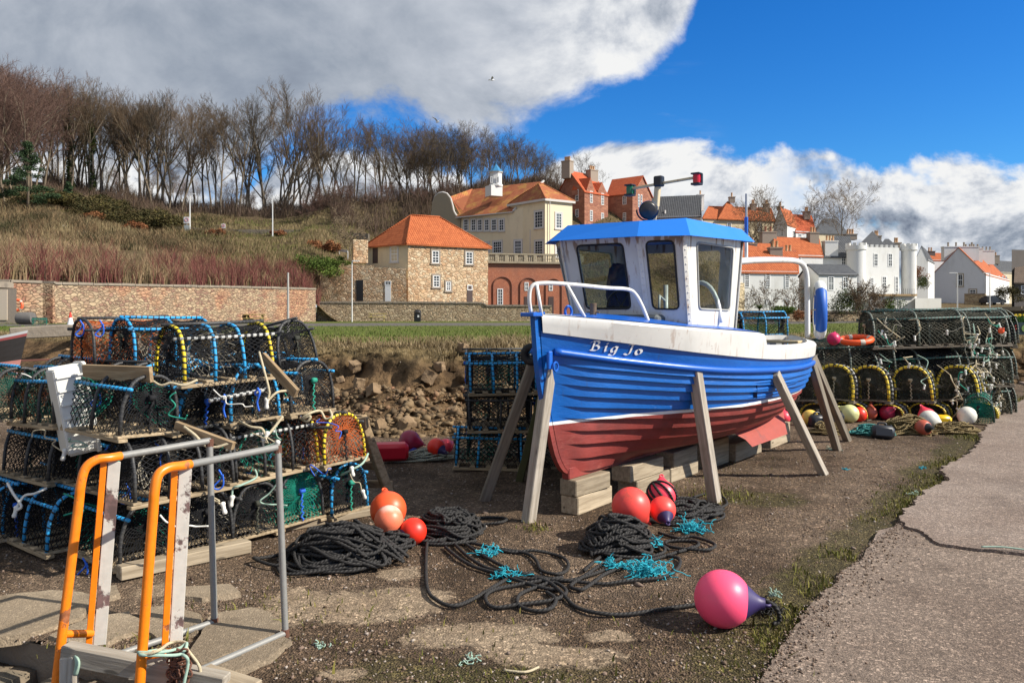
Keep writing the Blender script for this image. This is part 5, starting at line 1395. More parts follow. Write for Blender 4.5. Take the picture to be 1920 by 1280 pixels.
rope_pile('big heap of black rope in front of the green netted pot', gz(G(642, 1052)), .42, .27, .24, 46, .0115, MAT_BROPE, 3, .1)
rope_pile('black rope heap beside the orange buoys, spilling to the right', gz(G(838, 1000)), .30, .30, .17, 34, .0115, MAT_BROPE, 5, -.5)
rope_pile('coiled black rope under the coral buoys in front of the bow block', gz(G(1160, 1032)), .30, .22, .22, 34, .0115, MAT_BROPE, 8, .0)
rope_pile('loose black rope behind the coral buoys at the foot of the middle prop', gz(G(1275, 965)), .40, .28, .10, 26, .0115, MAT_BROPE, 11, .3)
rope_pile('small tangle of black rope by the red buoy with dark cap', gz(G(735, 1028)), .20, .14, .10, 12, .0115, MAT_BROPE, 13)
RP = [('black rope running down from the heap and round to the left', [(811, 971), (803, 1010), (799, 1046), (801, 1108), (819, 1132), (847, 1142), (880, 1132), (933, 1100), (965, 1080), (1000, 1075)]),
      ('slack black rope loops in the middle of the yard', [(1055, 1085), (1010, 1095), (967, 1101), (925, 1112), (910, 1127), (925, 1143), (975, 1140), (1040, 1132), (1062, 1115), (1040, 1100), (1010, 1105), (975, 1120), (972, 1140), (1000, 1152), (1032, 1150), (1042, 1133), (1025, 1115)]),
      ('black rope leading to the big pink buoy', [(1000, 1085), (1030, 1100), (1053, 1120), (1080, 1143), (1123, 1155), (1173, 1155), (1240, 1147), (1303, 1139), (1330, 1137)]),
      ('long black rope crossing the yard to the coil under the coral buoys', [(850, 1022), (875, 1045), (907, 1067), (940, 1078), (973, 1087), (1023, 1090), (1080, 1095), (1130, 1100), (1173, 1097), (1240, 1092), (1270, 1075), (1273, 1052), (1245, 1045)]),
      ('second black rope running beside the long one from the right heap', [(870, 1020), (900, 1042), (930, 1060), (962, 1075), (1000, 1082), (1060, 1090), (1110, 1082), (1150, 1065), (1190, 1055)]),
      ('third black strand from the heap, closest to the camera', [(835, 1030), (860, 1052), (890, 1068), (930, 1080), (985, 1098), (1015, 1108), (1048, 1112)]),
      ('black rope bight behind the loose loops', [(880, 1020), (920, 1032), (960, 1038), (1000, 1037), (1040, 1040), (1062, 1055), (1064, 1068), (1045, 1078), (1015, 1070), (1005, 1052), (985, 1040), (940, 1035)]),
      ('black rope loop left of the teal twine', [(1095, 1075), (1110, 1060), (1127, 1047), (1153, 1037), (1172, 1045), (1150, 1058), (1122, 1068), (1100, 1082), (1080, 1095), (1070, 1105), (1090, 1112), (1110, 1100), (1140, 1080), (1200, 1062), (1250, 1045), (1300, 1030)]),
      ('black rope loop on the bare ground right of the coil', [(1235, 1000), (1270, 1010), (1300, 1010), (1340, 1025), (1322, 1038), (1257, 1030), (1252, 1018), (1300, 1018), (1308, 1028), (1270, 1040)]),
      ('thin black rope curled round the foot of the middle prop', [(1270, 950), (1317, 931), (1350, 934), (1363, 947), (1350, 958), (1320, 968), (1285, 985)]),
      ('black rope curled on the ground left of the near prop', [(868, 985), (900, 976), (935, 974), (950, 980), (935, 987), (890, 987), (860, 990)])]
for lab, pp in RP:
    w = []
    for i, (a, b_) in enumerate(pp):
        p = gz(G(a, b_)); p.z += .013 + .01 * abs(math.sin(i * 2.3 + a)); w.append(p)
    ropelet(w, .0115, MAT_BROPE, lab, 'black_rope', group='loose black ropes')
def tuft(c, s_, n, mat, label, seed, up=.5, group='frayed teal twine', name='frayed_twine'):
    rr = random.Random(seed); mb = MB()
    for i in range(n):
        p = Vector((rr.gauss(0, .33), rr.gauss(0, .22), rr.uniform(0, .3))) * s_; d = Vector((rr.gauss(0, 1), rr.gauss(0, 1), rr.uniform(-.1, up))).normalized(); pts = [p]
        for k in range(6):
            d = (d + Vector((rr.gauss(0, .9), rr.gauss(0, .9), rr.gauss(-.05, .6)))).normalized(); p = p + d * s_ * .13; p.z = max(.003, p.z); pts.append(p)
        mb.tube(pts, .003, 4, cap=False)
    o = mb.build(name, mat, smooth=True, fix=False); o.location = c; return tag(o, label, 'twine', group)
for k, (px, py, s_, n, z, lab) in enumerate(((693, 1055, .10, 40, .03, 'frayed teal twine at the edge of the big black rope heap'), (912, 1043, .11, 40, .01, 'frayed teal twine on the black ropes near the middle heap'), (945, 1084, .12, 50, .01, 'teal twine tuft between the long black ropes, left of the loops'),
        (1150, 1068, .11, 45, .02, 'small teal twine tuft beside the larger one under the coil'), (1216, 1082, .17, 110, .01, 'largest teal twine tuft, in front of the coil of black rope'), (1222, 1036, .10, 45, .06, 'teal twine hanging over the front of the coil'), (1298, 996, .16, 90, .01, 'frayed teal twine right of the coral buoys'), (1168, 1000, .09, 40, .2, 'teal twine lying on top of the coil below the coral buoy'))):
    c = gz(G(px, py)); c.z += z; tuft(c, s_, n, MAT_TEAL, lab, k + 20)
# ------------------------------------------------------------------ buoys
def buoy_mat(name, c0, c1=None, dirt=(.14, .07, .045), da=.5):
    m, t, b = newmat(name); v = t.coord('Object'); n = t.noise(v, 5, 6, .65)
    c = (*c0, 1)
    if c1: c = t.mix(t.sstep(t.math('ADD', t.sep(v)[2], t.math('MULTIPLY', t.math('SUBTRACT', n, .5), .12)), -.03, -.085), c, (*c1, 1))
    c = t.mix(t.math('MULTIPLY', t.sstep(n, .55, .72), da), c, dirt)
    c = t.mix(t.math('MULTIPLY', t.sstep(t.noise(v, 30, 3, .6), .66, .74), da * .8), c, dirt)
    t.put(b.inputs['Base Color'], c); b.inputs['Roughness'].default_value = .42; b.inputs['Subsurface Weight'].default_value = .0
    t.put(b.inputs['Normal'], t.bump(n, .12, .01)); return m
BM = {'pink': buoy_mat('pink_buoy', (.95, .085, .19), None, (.6, .10, .10), .25), 'coral': buoy_mat('coral_buoy', (.85, .07, .055)), 'orange': buoy_mat('orange_buoy', (.85, .10, .025)), 'orangew': buoy_mat('faded_orange_buoy', (.85, .20, .10), (.85, .55, .45)),
      'red': buoy_mat('red_buoy', (.80, .03, .012)), 'crimson': buoy_mat('crimson_buoy', (.30, .012, .05)), 'brick': buoy_mat('brick_buoy', (.45, .09, .05)), 'yellow': buoy_mat('yellow_buoy', (.78, .52, .10)),
      'pale': buoy_mat('pale_yellow_buoy', (.66, .66, .30)), 'white': buoy_mat('white_buoy', (.68, .66, .58), None, (.2, .15, .10), .5), 'beige': buoy_mat('beige_float', (.45, .33, .16)), 'magenta': buoy_mat('magenta_buoy', (.55, .015, .10)), 'hot': buoy_mat('hot_pink_buoy', (.85, .06, .10))}
MAT_CAP = M('purple_cap', (.035, .022, .10), .5, .25, 12)
def buoy(px, py, rpx, col, label, axis=(0, 0, 1), cap=None, d=None, z=None, group=None, capm=None, squash=1.0):
    if d is None:
        d = F * H / (py + rpx - HY) * 1.015
    c = P(px, py, d); r = rpx / F * d
    if z is None: c.z = max(r * .97 + ground_h(c.x, c.y), c.z if False else 0)
    t_ = thing('buoy', label, 'buoy', c, group=group)
    q = Vector(axis).normalized(); t_.rotation_euler = q.to_track_quat('Z', 'Y').to_euler()
    prof = [(r * math.cos(a), r * math.sin(a) * squash) for a in np.linspace(-math.pi / 2, math.radians(52), 22)]; prof[0] = (0, prof[0][1])
    rc, zc = prof[-1]; neck = [(rc * .78, zc + r * .16), (rc * .52, zc + r * .36), (rc * .36, zc + r * .52)]
    MB().lathe(prof + ([] if cap else neck + [(rc * .3, zc + r * .58), (0, zc + r * .58)]), 32).build('body', BM[col], t_, smooth=50)
    if cap: MB().lathe([(rc * 1.005, zc - .001)] + neck + [(rc * .33, zc + r * .66), (0, zc + r * .66)], 28).build('cap', capm or MAT_CAP, t_, smooth=50)
    mb = MB(); mb.tube([(rc * .20 * math.cos(a), 0, zc + r * .72 + rc * .20 * math.sin(a)) for a in np.linspace(0, 6.283, 15)[:-1]], rc * .09, 7, closed=True); mb.build('eye', (capm or MAT_CAP) if cap else BM[col], t_, smooth=True)
    return t_
bp = buoy(1355, 1128, 52.5, 'pink', 'large bright pink buoy with dark purple cap lying alone on the gravel', (.93, -.15, -.07), True)
cpk = bp.location + Vector((.27, -.02, -.06)); ropelet([cpk + Vector((-.05, 0, .06)), cpk + Vector((0, -.02, .03)), cpk + Vector((.03, .01, -.05)), cpk + Vector((-.01, 0, -.07))], .012, MAT_BROPE, 'black rope end knotted to the cap of the large pink buoy')
tuft(gz(G(1437, 1150)) + Vector((0, 0, .01)), .11, 70, MAT_BROPE, 'frayed black rope end behind the cap of the large pink buoy', 41, .5, None); tuft(gz(G(1452, 1138)) + Vector((0, 0, .06)), .06, 25, MAT_PALEG, 'pale green twine wisp beside the large pink buoy', 42, .9, None)
buoy(728, 955, 34, 'orange', 'orange buoy at the back of the three beside the left stack', (-.2, .6, .4), d=6.0, z=1)
buoy(729, 974, 27, 'orangew', 'faded orange and white buoy, nose down between two redder ones', (.05, -.45, -.9), d=5.75, z=1)
buoy(775, 1002, 25, 'red', 'glossy red buoy with dark blue cap beside the faded one', (-.75, -.5, -.35), True)
buoy(1183, 949, 36, 'coral', 'largest coral buoy resting on the coil of black rope', (.6, .3, -.6), d=5.85, z=1)
buoy(1242, 955, 25, 'coral', 'dirty coral buoy with purple cap, right of the largest coral one', (.1, -.85, -.45), True, d=5.95, z=1)
b6 = buoy(1241, 927, 27, 'hot', 'pinkish red buoy wound with black rope, behind the other coral ones', (.1, .6, .6), d=6.4, z=1)
for k in range(5):
    a = k * .6 + .3; c = b6.location; r = .118; q = Matrix.Rotation(a, 3, 'Z') @ Matrix.Rotation(.5 + .2 * k, 3, 'X')
    ropelet([c + q @ Vector((r * math.cos(x), r * math.sin(x), 0)) for x in np.linspace(0, 5.6, 12)], .0105, MAT_BROPE, 'turn of black rope wound round the pinkish red buoy', 'black_rope', k=3, group='turns of rope on the buoy')
# red floats beyond, at the foot of the bank
buoy(768, 826, 20, 'crimson', 'dark crimson buoy behind the red plastic float', (.9, -.2, -.2), d=9.1, z=1)
buoy(772, 846, 13.5, 'beige', 'small beige float with a blue hole before the crimson buoy', (.35, -.9, .1), True, capm=M('blue_socket', (.06, .08, .35), .5))
buoy(818, 838, 17, 'red', 'red buoy with dark cap in pale rope, beside the middle stack', (.7, -.5, -.3), True, d=8.9, z=1)
buoy(836, 836, 14, 'hot', 'pinkish buoy half hidden at the foot of the middle stack', (.6, .5, .2), d=9.25, z=1)
def can(name, c, s_, mat, label, rz=0.0, rot=None, cat='container', handle=True):
    t_ = thing(name, label, cat, c, rot=rot or (0, 0, rz)); w, dd, h = s_
    mb = MB(); mb.box((0, 0, 0), (w, dd, h), b=min(s_) * .22); mb.build('body', mat, t_, smooth=40)
    if handle:
        mb = MB(); mb.tube(spline([(-w * .2, 0, h * .48), (-w * .18, 0, h * .66), (w * .12, 0, h * .66), (w * .16, 0, h * .48)], 5), h * .07, 8); mb.build('handle', mat, t_, smooth=True)
        mb = MB(); mb.lathe([(h * .12, 0), (h * .12, h * .12), (0, h * .12)], 14, Matrix.Translation((w * .34, 0, h * .48))); mb.build('cap', MAT_BLACK, t_, smooth=40)
    return t_
MAT_REDP = M('red_plastic', (.62, .012, .03), .35, .12, 6); MAT_YELP = M('yellow_plastic', (.78, .48, .01), .35, .1, 6); MAT_BLKP = M('dark_plastic', (.02, .022, .028), .4, .3, 8)
can('plastic_float', P(733, 846, 8.75), (.38, .17, .19), MAT_REDP, 'long red plastic float lying at the foot of the rubble', rot=(R(6), 0, R(10)), cat='float', handle=False)
can('plastic_float', P(690, 850, 8.9), (.18, .12, .11), MAT_REDP, 'small red float half hidden behind the trestle leg', rz=.2, cat='float', handle=False)
rope_pile('pale grey green rope tangle in front of the red floats', gz(G(800, 861)), .36, .16, .10, 12, .009, MAT_GREYR, 31)
# the row of buoys in front of the right stack
GRW = 'buoys in the row before the right stack'
for px, py, r, col, ax, cap, lab, d_ in ((1469, 787, 13, 'hot', (.2, .5, .5), None, 'pink buoy under the stern beside the keel block', None), (1519, 787, 15.5, 'yellow', (.4, .4, -.3), None, 'yellow buoy between two stern props', None), (1593, 780, 17, 'pale', (-.3, .6, .3), None, 'pale yellow buoy right of the crossed props', None), (1611, 781, 14, 'red', (.5, .6, .2), None, 'bright red buoy peeping out behind the pale yellow one', None),
        (1631, 777, 13.5, 'brick', (.2, .3, .7), None, 'brick red buoy in a rope net, left of the crimson one', None), (1663, 777, 14, 'crimson', (.3, -.5, .4), None, 'crimson and black buoy behind the olive rope coil', None), (1686, 776, 12.5, 'brick', (.2, .4, .6), None, 'faded brick red buoy next to the crimson one', None), (1738, 784, 16, 'hot', (-.1, .5, .6), None, 'hot pink buoy behind the white one', None),
        (1742, 790, 18, 'white', (.75, -.5, -.35), None, 'white buoy pointing down in front of the hot pink one', None), (1731, 805, 15, 'brick', (.3, -.9, .1), True, 'brick red float with a dark hole, lowest of its cluster', None), (1813, 783, 17, 'white', (-.5, -.3, -.4), None, 'white buoy at the right end of the row', None)):
    buoy(px, py, r, col, lab, ax, cap, d=d_, group=GRW, capm=MAT_BLACK if cap else None)
can('jerrycan', G(1770, 801, 0) + Vector((0, .06, .085)), (.24, .15, .16), MAT_YELP, 'yellow plastic can between the white buoys', rot=(R(4), 0, R(-8)), handle=False)
can('jerrycan', G(1660, 824, 0) + Vector((0, .08, .085)), (.27, .19, .17), MAT_BLKP, 'black plastic can lying before the olive rope coils', rot=(R(-10), R(4), R(-12)))
can('jerrycan', G(1568, 803, 0) + Vector((0, .1, .11)), (.28, .18, .22), MAT_BLKP, 'black can with grey top half hidden behind the crossed props', rot=(0, R(6), R(15)))
can('jerrycan', G(1537, 803, 0) + Vector((0, .1, .09)), (.24, .16, .18), MAT_BLKP, 'black can behind the yellow buoy near the stern', rz=.3)
rope_pile('olive rope coil under the yellow buoy by the stern props', gz(G(1556, 812)), .30, .17, .14, 22, .010, MAT_OLIVE, 51)
rope_pile('teal and grey rope tangle right of the crossed props', gz(G(1628, 816)), .27, .14, .14, 18, .009, MAT_TEALR, 52)
rope_pile('biggest olive rope coil behind the black can', gz(G(1700, 812)), .36, .2, .24, 30, .010, MAT_OLIVE, 53)
rope_pile('olive rope coil below the yellow can and white buoy', gz(G(1790, 812)), .36, .18, .13, 26, .010, MAT_OLIVE, 54)
buoy(1563, 635, 12, 'magenta', 'magenta buoy lying on the dark pots behind the stern', (.3, .5, .5), d=11.9, z=1); buoy(1877, 620, 5.5, 'orange', 'small orange float high at the right end of the dark stack', (.2, -.5, .5), d=12, z=1)
lr = thing('lifering', 'orange ring lifebuoy with pale bands lying on the dark pots', 'lifebuoy', P(1605, 637, 12.25), rot=(R(8), R(-6), 0)); lr.scale = (.8,) * 3
mb = MB(); rng_pts = lambda a0, a1: [(.27 * math.cos(a), .27 * math.sin(a), 0) for a in np.linspace(a0, a1, 10)]
for k in range(4): mb.tube(rng_pts(k * 1.571 + .14, k * 1.571 + 1.43), .055, 10)
o = mb.build('ring', M('orange_ring', (.85, .10, .015), .5, .12), lr, smooth=40)
MAT_BAND = M('pale_band', (.55, .50, .42), .5, .2)
for k in range(4): MB().tube(rng_pts(k * 1.571 - .14, k * 1.571 + .14), .056, 10).build('reflective_band', MAT_BAND, lr, smooth=40)
# ---- gravel: loose stones over the yard, and scraps of twine
def rocks(name, pos, size, mat, col, parent=None):
    """little faceted stones, one mesh"""
    n = len(pos); base = np.array([(1, 0, 0), (-1, 0, 0), (0, 1, 0), (0, -1, 0), (0, 0, 1), (0, 0, -1.)]); base = np.concatenate([base, np.array([(x, y, z) for x in (-1, 1) for y in (-1, 1) for z in (-1, 1)]) * .66])
    tri = []
    for x in (0, 1):
        for y in (2, 3):
            for z in (4, 5):
                c = 6 + (1 if x == 0 else 0) * 4 + (1 if y == 2 else 0) * 2 + (1 if z == 4 else 0)
                for a, b_ in ((x, y), (y, z), (z, x)):
                    s_ = np.sign(np.dot(np.cross(base[a], base[b_]), base[c])); tri.append((a, b_, c) if s_ > 0 else (b_, a, c))
    tri = np.array(tri)
    V = base[None] * rng.uniform(.5, 1.4, (n, 14, 1)); S_ = size[:, None] * rng.uniform(.6, 1.2, (n, 3)) * np.array([1.15, 1, .75]); V = V * S_[:, None, :]
    a = rng.uniform(0, 6.28, n); b_ = rng.uniform(-.6, .6, n)
    ca, sa, cb, sb = np.cos(a), np.sin(a), np.cos(b_), np.sin(b_)
    x, y, z = V[..., 0], V[..., 1], V[..., 2]
    y, z = y * cb[:, None] - z * sb[:, None], y * sb[:, None] + z * cb[:, None]; x, y = x * ca[:, None] - y * sa[:, None], x * sa[:, None] + y * ca[:, None]
    V = np.stack([x, y, z], -1) + pos[:, None, :]
    Fc = (tri[None] + (np.arange(n) * 14)[:, None, None]).reshape(-1, 3)
    return np_mesh(name, V.reshape(-1, 3), Fc, mat, parent, {'col': np.repeat(col, 14)})
MAT_STONES = attr_mat('loose_stones', [(.07, .045, .032), (.14, .10, .07), (.22, .15, .11), (.17, .13, .105), (.40, .34, .29)], .9)
def scatter():
    pos, sz = [], []
    while len(pos) < 24000:
        y = 2.9 + 9.2 * random.random() ** 1.9; x = random.uniform(-.72, .72) * y
        if x > path_x(y) - .02 or not inside_quay(x, y): continue
        k = nz(x, y, 4.4, .8, 3)
        cc = max(ell(x, y, *c) for c in CONC)
        if random.random() < cc * 1.1: continue
        if k < random.uniform(-.5, .25): continue
        s_ = random.choice((.003, .0035, .004, .005, .005, .0065, .009)) * random.uniform(.7, 1.3)
        if random.random() < .004: s_ *= 2.6
        pos.append((x, y, ground_h(x, y) + s_ * .25)); sz.append(s_)
    o = rocks('gravel', np.array(pos), np.array(sz), MAT_STONES, rng.uniform(0, 1, len(pos))); tag(o, kind='stuff')
scatter()
def edge_grit():
    pos, sz = [], []
    while len(pos) < 3200:
        y = 2.6 + 9 * random.random() ** 1.6; x = path_x(y) + abs(random.gauss(0, .16)) - .03; s_ = random.choice((.003, .004, .005, .007)); pos.append((x, y, .032 + s_ * .3)); sz.append(s_)
    tag(rocks('path_grit', np.array(pos), np.array(sz), MAT_STONES, rng.uniform(0, 1, len(pos))), kind='stuff')
edge_grit()
MAT_MOSS = attr_mat('moss_and_grass', [(.06, .07, .013), (.125, .125, .024), (.21, .18, .045)])
def edge_grass():
    pos = []
    while len(pos) < 9000:
        y = 2.4 + 14 * random.random() ** 1.5; x = path_x(y) - abs(random.gauss(.0, .20)) + .02
        if nz(x, y, 1.1, 1.6, 3) < -.02: continue
        pos.append((x, y))
    for c, rad, n in ((G(1345, 928), .28, 450), (G(1005, 992), .09, 160), (G(620, 1165), .5, 220), (G(1400, 1230), .6, 300), (G(880, 1250), .6, 220), (G(250, 1205), .3, 120), (G(480, 1140), .25, 140), (G(1290, 870), .8, 300)):
        for _ in range(n): pos.append((c.x + random.gauss(0, rad * .6), c.y + random.gauss(0, rad * .6)))
    n = len(pos); p3 = np.array([(x, y, ground_h(x, y)) for x, y in pos]); h = rng.uniform(.008, .035, n) * np.where(rng.random(n) < .1, 1.8, 1)
    V, Fc, c = blades(p3, h, h * .25, rng.normal(0, .5, (n, 2)), rng.uniform(0, 1, n)); tag(np_mesh('moss_grass', V, Fc, MAT_MOSS, attr={'col': c}), kind='stuff')
edge_grass()
for k, (px, py, s_, mat, lab) in enumerate(((1715, 930, .07, MAT_PALEG, 'pale wisp of twine at the broken edge of the road'), (1560, 843, .10, MAT_PALEG, 'pale frayed rope at the foot of the crossed props'), (880, 1238, .06, MAT_PALEG, 'scrap of green twine on the dirt at the bottom'), (1730, 880, .05, MAT_TEAL, 'scrap of teal twine in the moss by the road'), (600, 1210, .05, MAT_PALEG, 'small nest of twine on the dirt right of the handrails'), (1585, 880, .04, MAT_TEAL, 'bit of teal twine on the bare ground beyond the hull'))):
    tuft(gz(G(px, py)), s_, 16, mat, lab, 70 + k, .3, None)
ropelet([gz(G(1840, 1042)) + Vector((0, 0, .06)), gz(G(1880, 1044)) + Vector((0, 0, .06)), gz(G(1935, 1049)) + Vector((0, 0, .06))], .006, MAT_PALEG, 'pale green twine lying along the crack in the road')
ropelet([gz(G(945, 1258)) + Vector((0, 0, .01)), gz(G(985, 1262)) + Vector((0, 0, .012)), gz(G(1010, 1250)) + Vector((0, 0, .01))], .006, MAT_ROPEC, 'short pale rope end on the dirt at the bottom')
# ------------------------------------------------------------------ walls and buildings beyond the harbour
def stone_mat(name, cols, mortar, scale=(2.1, 2.1, 3.4), patch=None, edge=.05, bumpd=.06):
    m, t, b = newmat(name); v = t.coord('Object')
    vv = t.node('ShaderNodeVectorMath', {0: v, 1: t.node('ShaderNodeVectorMath', {0: t.noise(v, 1.3, 3, .5, out=1), 1: (.35, .35, .22)}, operation='MULTIPLY').outputs[0]}, operation='ADD').outputs[0]
    vs = t.mapping(vv, scale=scale)
    cr = t.sep(t.voro(vs, 1.0, out='Color', rnd=1.0))[0]; e = t.voro(vs, 1.0, 'DISTANCE_TO_EDGE', rnd=1.0); n = t.noise(v, 5, 6, .7)
    cr = t.math('ADD', t.math('MULTIPLY', cr, .75), t.math('MULTIPLY', t.noise(v, .8, 6, .7), .3))
    k = len(cols); c = t.ramp(cr, [(i / (k - 1), cc) for i, cc in enumerate(cols)])
    if patch: c = t.mix(t.math('MULTIPLY', t.sstep(t.noise(v, .28, 4, .6), .48, .6), .55), c, t.mix(1.0, c, patch, 'MULTIPLY'))
    f = t.math('MULTIPLY_ADD', n, .8, .6); c = t.mix(1.0, c, t.node('ShaderNodeCombineColor', {0: f, 1: f, 2: f}).outputs[0], 'MULTIPLY')
    c = t.mix(t.math('MULTIPLY', t.sstep(e, edge, 0.0), t.math('MULTIPLY_ADD', n, .9, .25)), c, mortar)
    t.put(b.inputs['Base Color'], c); b.inputs['Roughness'].default_value = .95; b.inputs['Specular IOR Level'].default_value = .1
    t.put(b.inputs['Normal'], t.bump(t.math('ADD', t.math('MULTIPLY', t.sstep(e, 0, .14), 1.0), t.math('MULTIPLY', n, .7)), 1.0, bumpd)); return m
MAT_RUBBLE = stone_mat('pink_rubble_wall', [(.33, .20, .14), (.42, .29, .19), (.30, .22, .15), (.45, .34, .22), (.24, .15, .11), (.36, .22, .155)], (.15, .11, .08), (3.0, 3.0, 5.6), patch=(1.1, .72, .62, 1), edge=.03)
MAT_RUBBLE2 = stone_mat('buff_rubble_wall', [(.36, .27, .17), (.45, .36, .24), (.28, .21, .14), (.40, .30, .19), (.24, .18, .12)], (.20, .155, .105), (2.8, 2.8, 4.6), edge=.03)
MAT_HOUSEST = stone_mat('house_sandstone', [(.46, .33, .20), (.58, .43, .27), (.38, .25, .15), (.54, .36, .22), (.62, .50, .34), (.34, .25, .17)], (.38, .29, .19), (2.5, 2.5, 3.6), patch=(1.0, .8, .66, 1), edge=.035)
MAT_REDST = stone_mat('red_sandstone', [(.30, .13, .085), (.36, .17, .11), (.26, .115, .08), (.33, .155, .10)], (.27, .14, .10), (1.2, 1.2, 2.6), edge=.06, bumpd=.03)
def brick_mat():
    m, t, b = newmat('red_brick'); v = t.coord('Object'); n = t.noise(v, .7, 5, .65); n2 = t.noise(t.mapping(v, scale=(4, 4, 12)), 2, 4, .6)
    c = t.mix(t.sstep(n, .35, .65), (.36, .12, .06, 1), (.27, .095, .055, 1)); c = t.mix(t.sstep(n2, .5, .65), c, (.44, .19, .11, 1))
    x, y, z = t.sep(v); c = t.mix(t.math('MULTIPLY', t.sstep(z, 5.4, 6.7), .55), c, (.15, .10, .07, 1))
    t.put(b.inputs['Base Color'], c); b.inputs['Roughness'].default_value = .9; t.put(b.inputs['Normal'], t.bump(n2, .6, .03)); return m
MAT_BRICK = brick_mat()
def harl(name, col, dirt=.3, dc=(.25, .22, .17)):
    m, t, b = newmat(name); v = t.coord('Object'); n = t.noise(t.mapping(v, scale=(1, 1, .35)), .9, 6, .65); n2 = t.noise(v, 9, 4, .6)
    f = t.math('MULTIPLY_ADD', n2, .2, .9); c = t.mix(1.0, (*col, 1), t.node('ShaderNodeCombineColor', {0: f, 1: f, 2: f}).outputs[0], 'MULTIPLY')
    c = t.mix(t.math('MULTIPLY', t.sstep(n, .48, .75), dirt), c, dc)
    t.put(b.inputs['Base Color'], c); b.inputs['Roughness'].default_value = .92; b.inputs['Specular IOR Level'].default_value = .2; t.put(b.inputs['Normal'], t.bump(n2, .4, .02)); return m
MAT_CREAM = harl('cream_harling', (.72, .62, .43), .4, (.45, .37, .25)); MAT_WHITEH = harl('white_harling', (.66, .655, .625), .45, (.48, .46, .41)); MAT_GREYH = harl('grey_and_shaded_harling', (.60, .60, .60), .2); MAT_CREAMP = harl('pale_cream_harling', (.62, .53, .36), .25)  # the grey also paints shade on the long white house's gable
MAT_DKH = harl('brown_harling', (.13, .115, .105), .3, (.08, .07, .06)); MAT_TRIM = harl('pale_trim', (.55, .53, .50), .2)
def tile_mat(name, c0, c1, dark, lichen=None, pu=.26, pv=.34, amp=1.0):
    m, t, b = newmat(name); uv = t.coord('UV'); x, y, z = t.sep(uv); v = t.coord('Object')
    su = t.math('ABSOLUTE', t.math('SINE', t.math('MULTIPLY', x, math.pi / pu))); fv = t.math('FRACT', t.math('DIVIDE', y, pv))
    cell = t.node('ShaderNodeTexWhiteNoise', {'Vector': t.node('ShaderNodeCombineXYZ', {0: t.math('FLOOR', t.math('DIVIDE', x, pu)), 1: t.math('FLOOR', t.math('DIVIDE', y, pv)), 2: 0}).outputs[0]}, noise_dimensions='2D').outputs[0]
    n = t.noise(v, .6, 5, .65); n2 = t.noise(v, 5, 4, .6)
    c = t.mix(t.math('MULTIPLY_ADD', cell, .6, t.math('MULTIPLY', n, .4)), c0, c1)
    c = t.mix(t.math('MULTIPLY', t.sstep(su, .45, .05), .55 * amp), c, dark); c = t.mix(t.math('MULTIPLY', t.sstep(fv, .16, .02), .5 * amp), c, dark)
    c = t.mix(t.math('MULTIPLY', t.sstep(n2, .52, .72), .45), c, dark)
    if lichen: c = t.mix(t.math('MULTIPLY', t.sstep(t.math('ADD', n, t.math('MULTIPLY', n2, .3)), .62, .8), .7), c, lichen)
    t.put(b.inputs['Base Color'], c); b.inputs['Roughness'].default_value = .85; b.inputs['Specular IOR Level'].default_value = .25
    t.put(b.inputs['Normal'], t.bump(t.math('ADD', su, t.math('MULTIPLY', fv, -.5)), .8, .05)); return m
MAT_TILE = tile_mat('orange_pantiles', (.31, .075, .025), (.50, .145, .05), (.16, .04, .016)); MAT_TILE2 = tile_mat('weathered_pantiles', (.29, .08, .035), (.44, .155, .068), (.16, .05, .022), (.42, .24, .06)); MAT_TILE3 = tile_mat('red_pantiles', (.42, .08, .03), (.54, .13, .05), (.22, .045, .02))
MAT_SLATE = tile_mat('grey_slates', (.06, .063, .07), (.10, .105, .11), (.035, .035, .04), None, .3, .25, .6); MAT_BRTILE = tile_mat('brown_tiles', (.09, .065, .05), (.14, .10, .075), (.04, .03, .025))
MAT_PANE = mat_simple('window_pane', (.03, .037, .045), .08); MAT_PANEW = mat_simple('curtained_pane', (.10, .11, .115), .12); MAT_WFR = M('white_window_paint', (.74, .74, .72), .5, .08)
MAT_DOORDK = M('dark_door_paint', (.06, .035, .03), .6, .2); MAT_COPEST = M('wall_cope', (.24, .20, .155), .95, .35, 2, bump=.6, bscale=5, bdist=.05, col2=(.13, .11, .09), f2=.35, s2=1.2)
MAT_CHIM = harl('chimney_stone', (.30, .25, .20), .3); MAT_POTC = M('clay_chimney_pot', (.50, .30, .16), .8, .2)
def on(A, B, px):
    """point on the plan line A-B seen in column px -> plan point, fraction"""
    k = (px - CX) / F; s_ = (k * A.y - A.x) / ((B.x - A.x) - k * (B.y - A.y)); return A + (B - A) * s_, s_
def zat(py, d): return H + (HY - py) / F * d
def pl(px, d): return Vector(((px - CX) / F * d, d, 0))
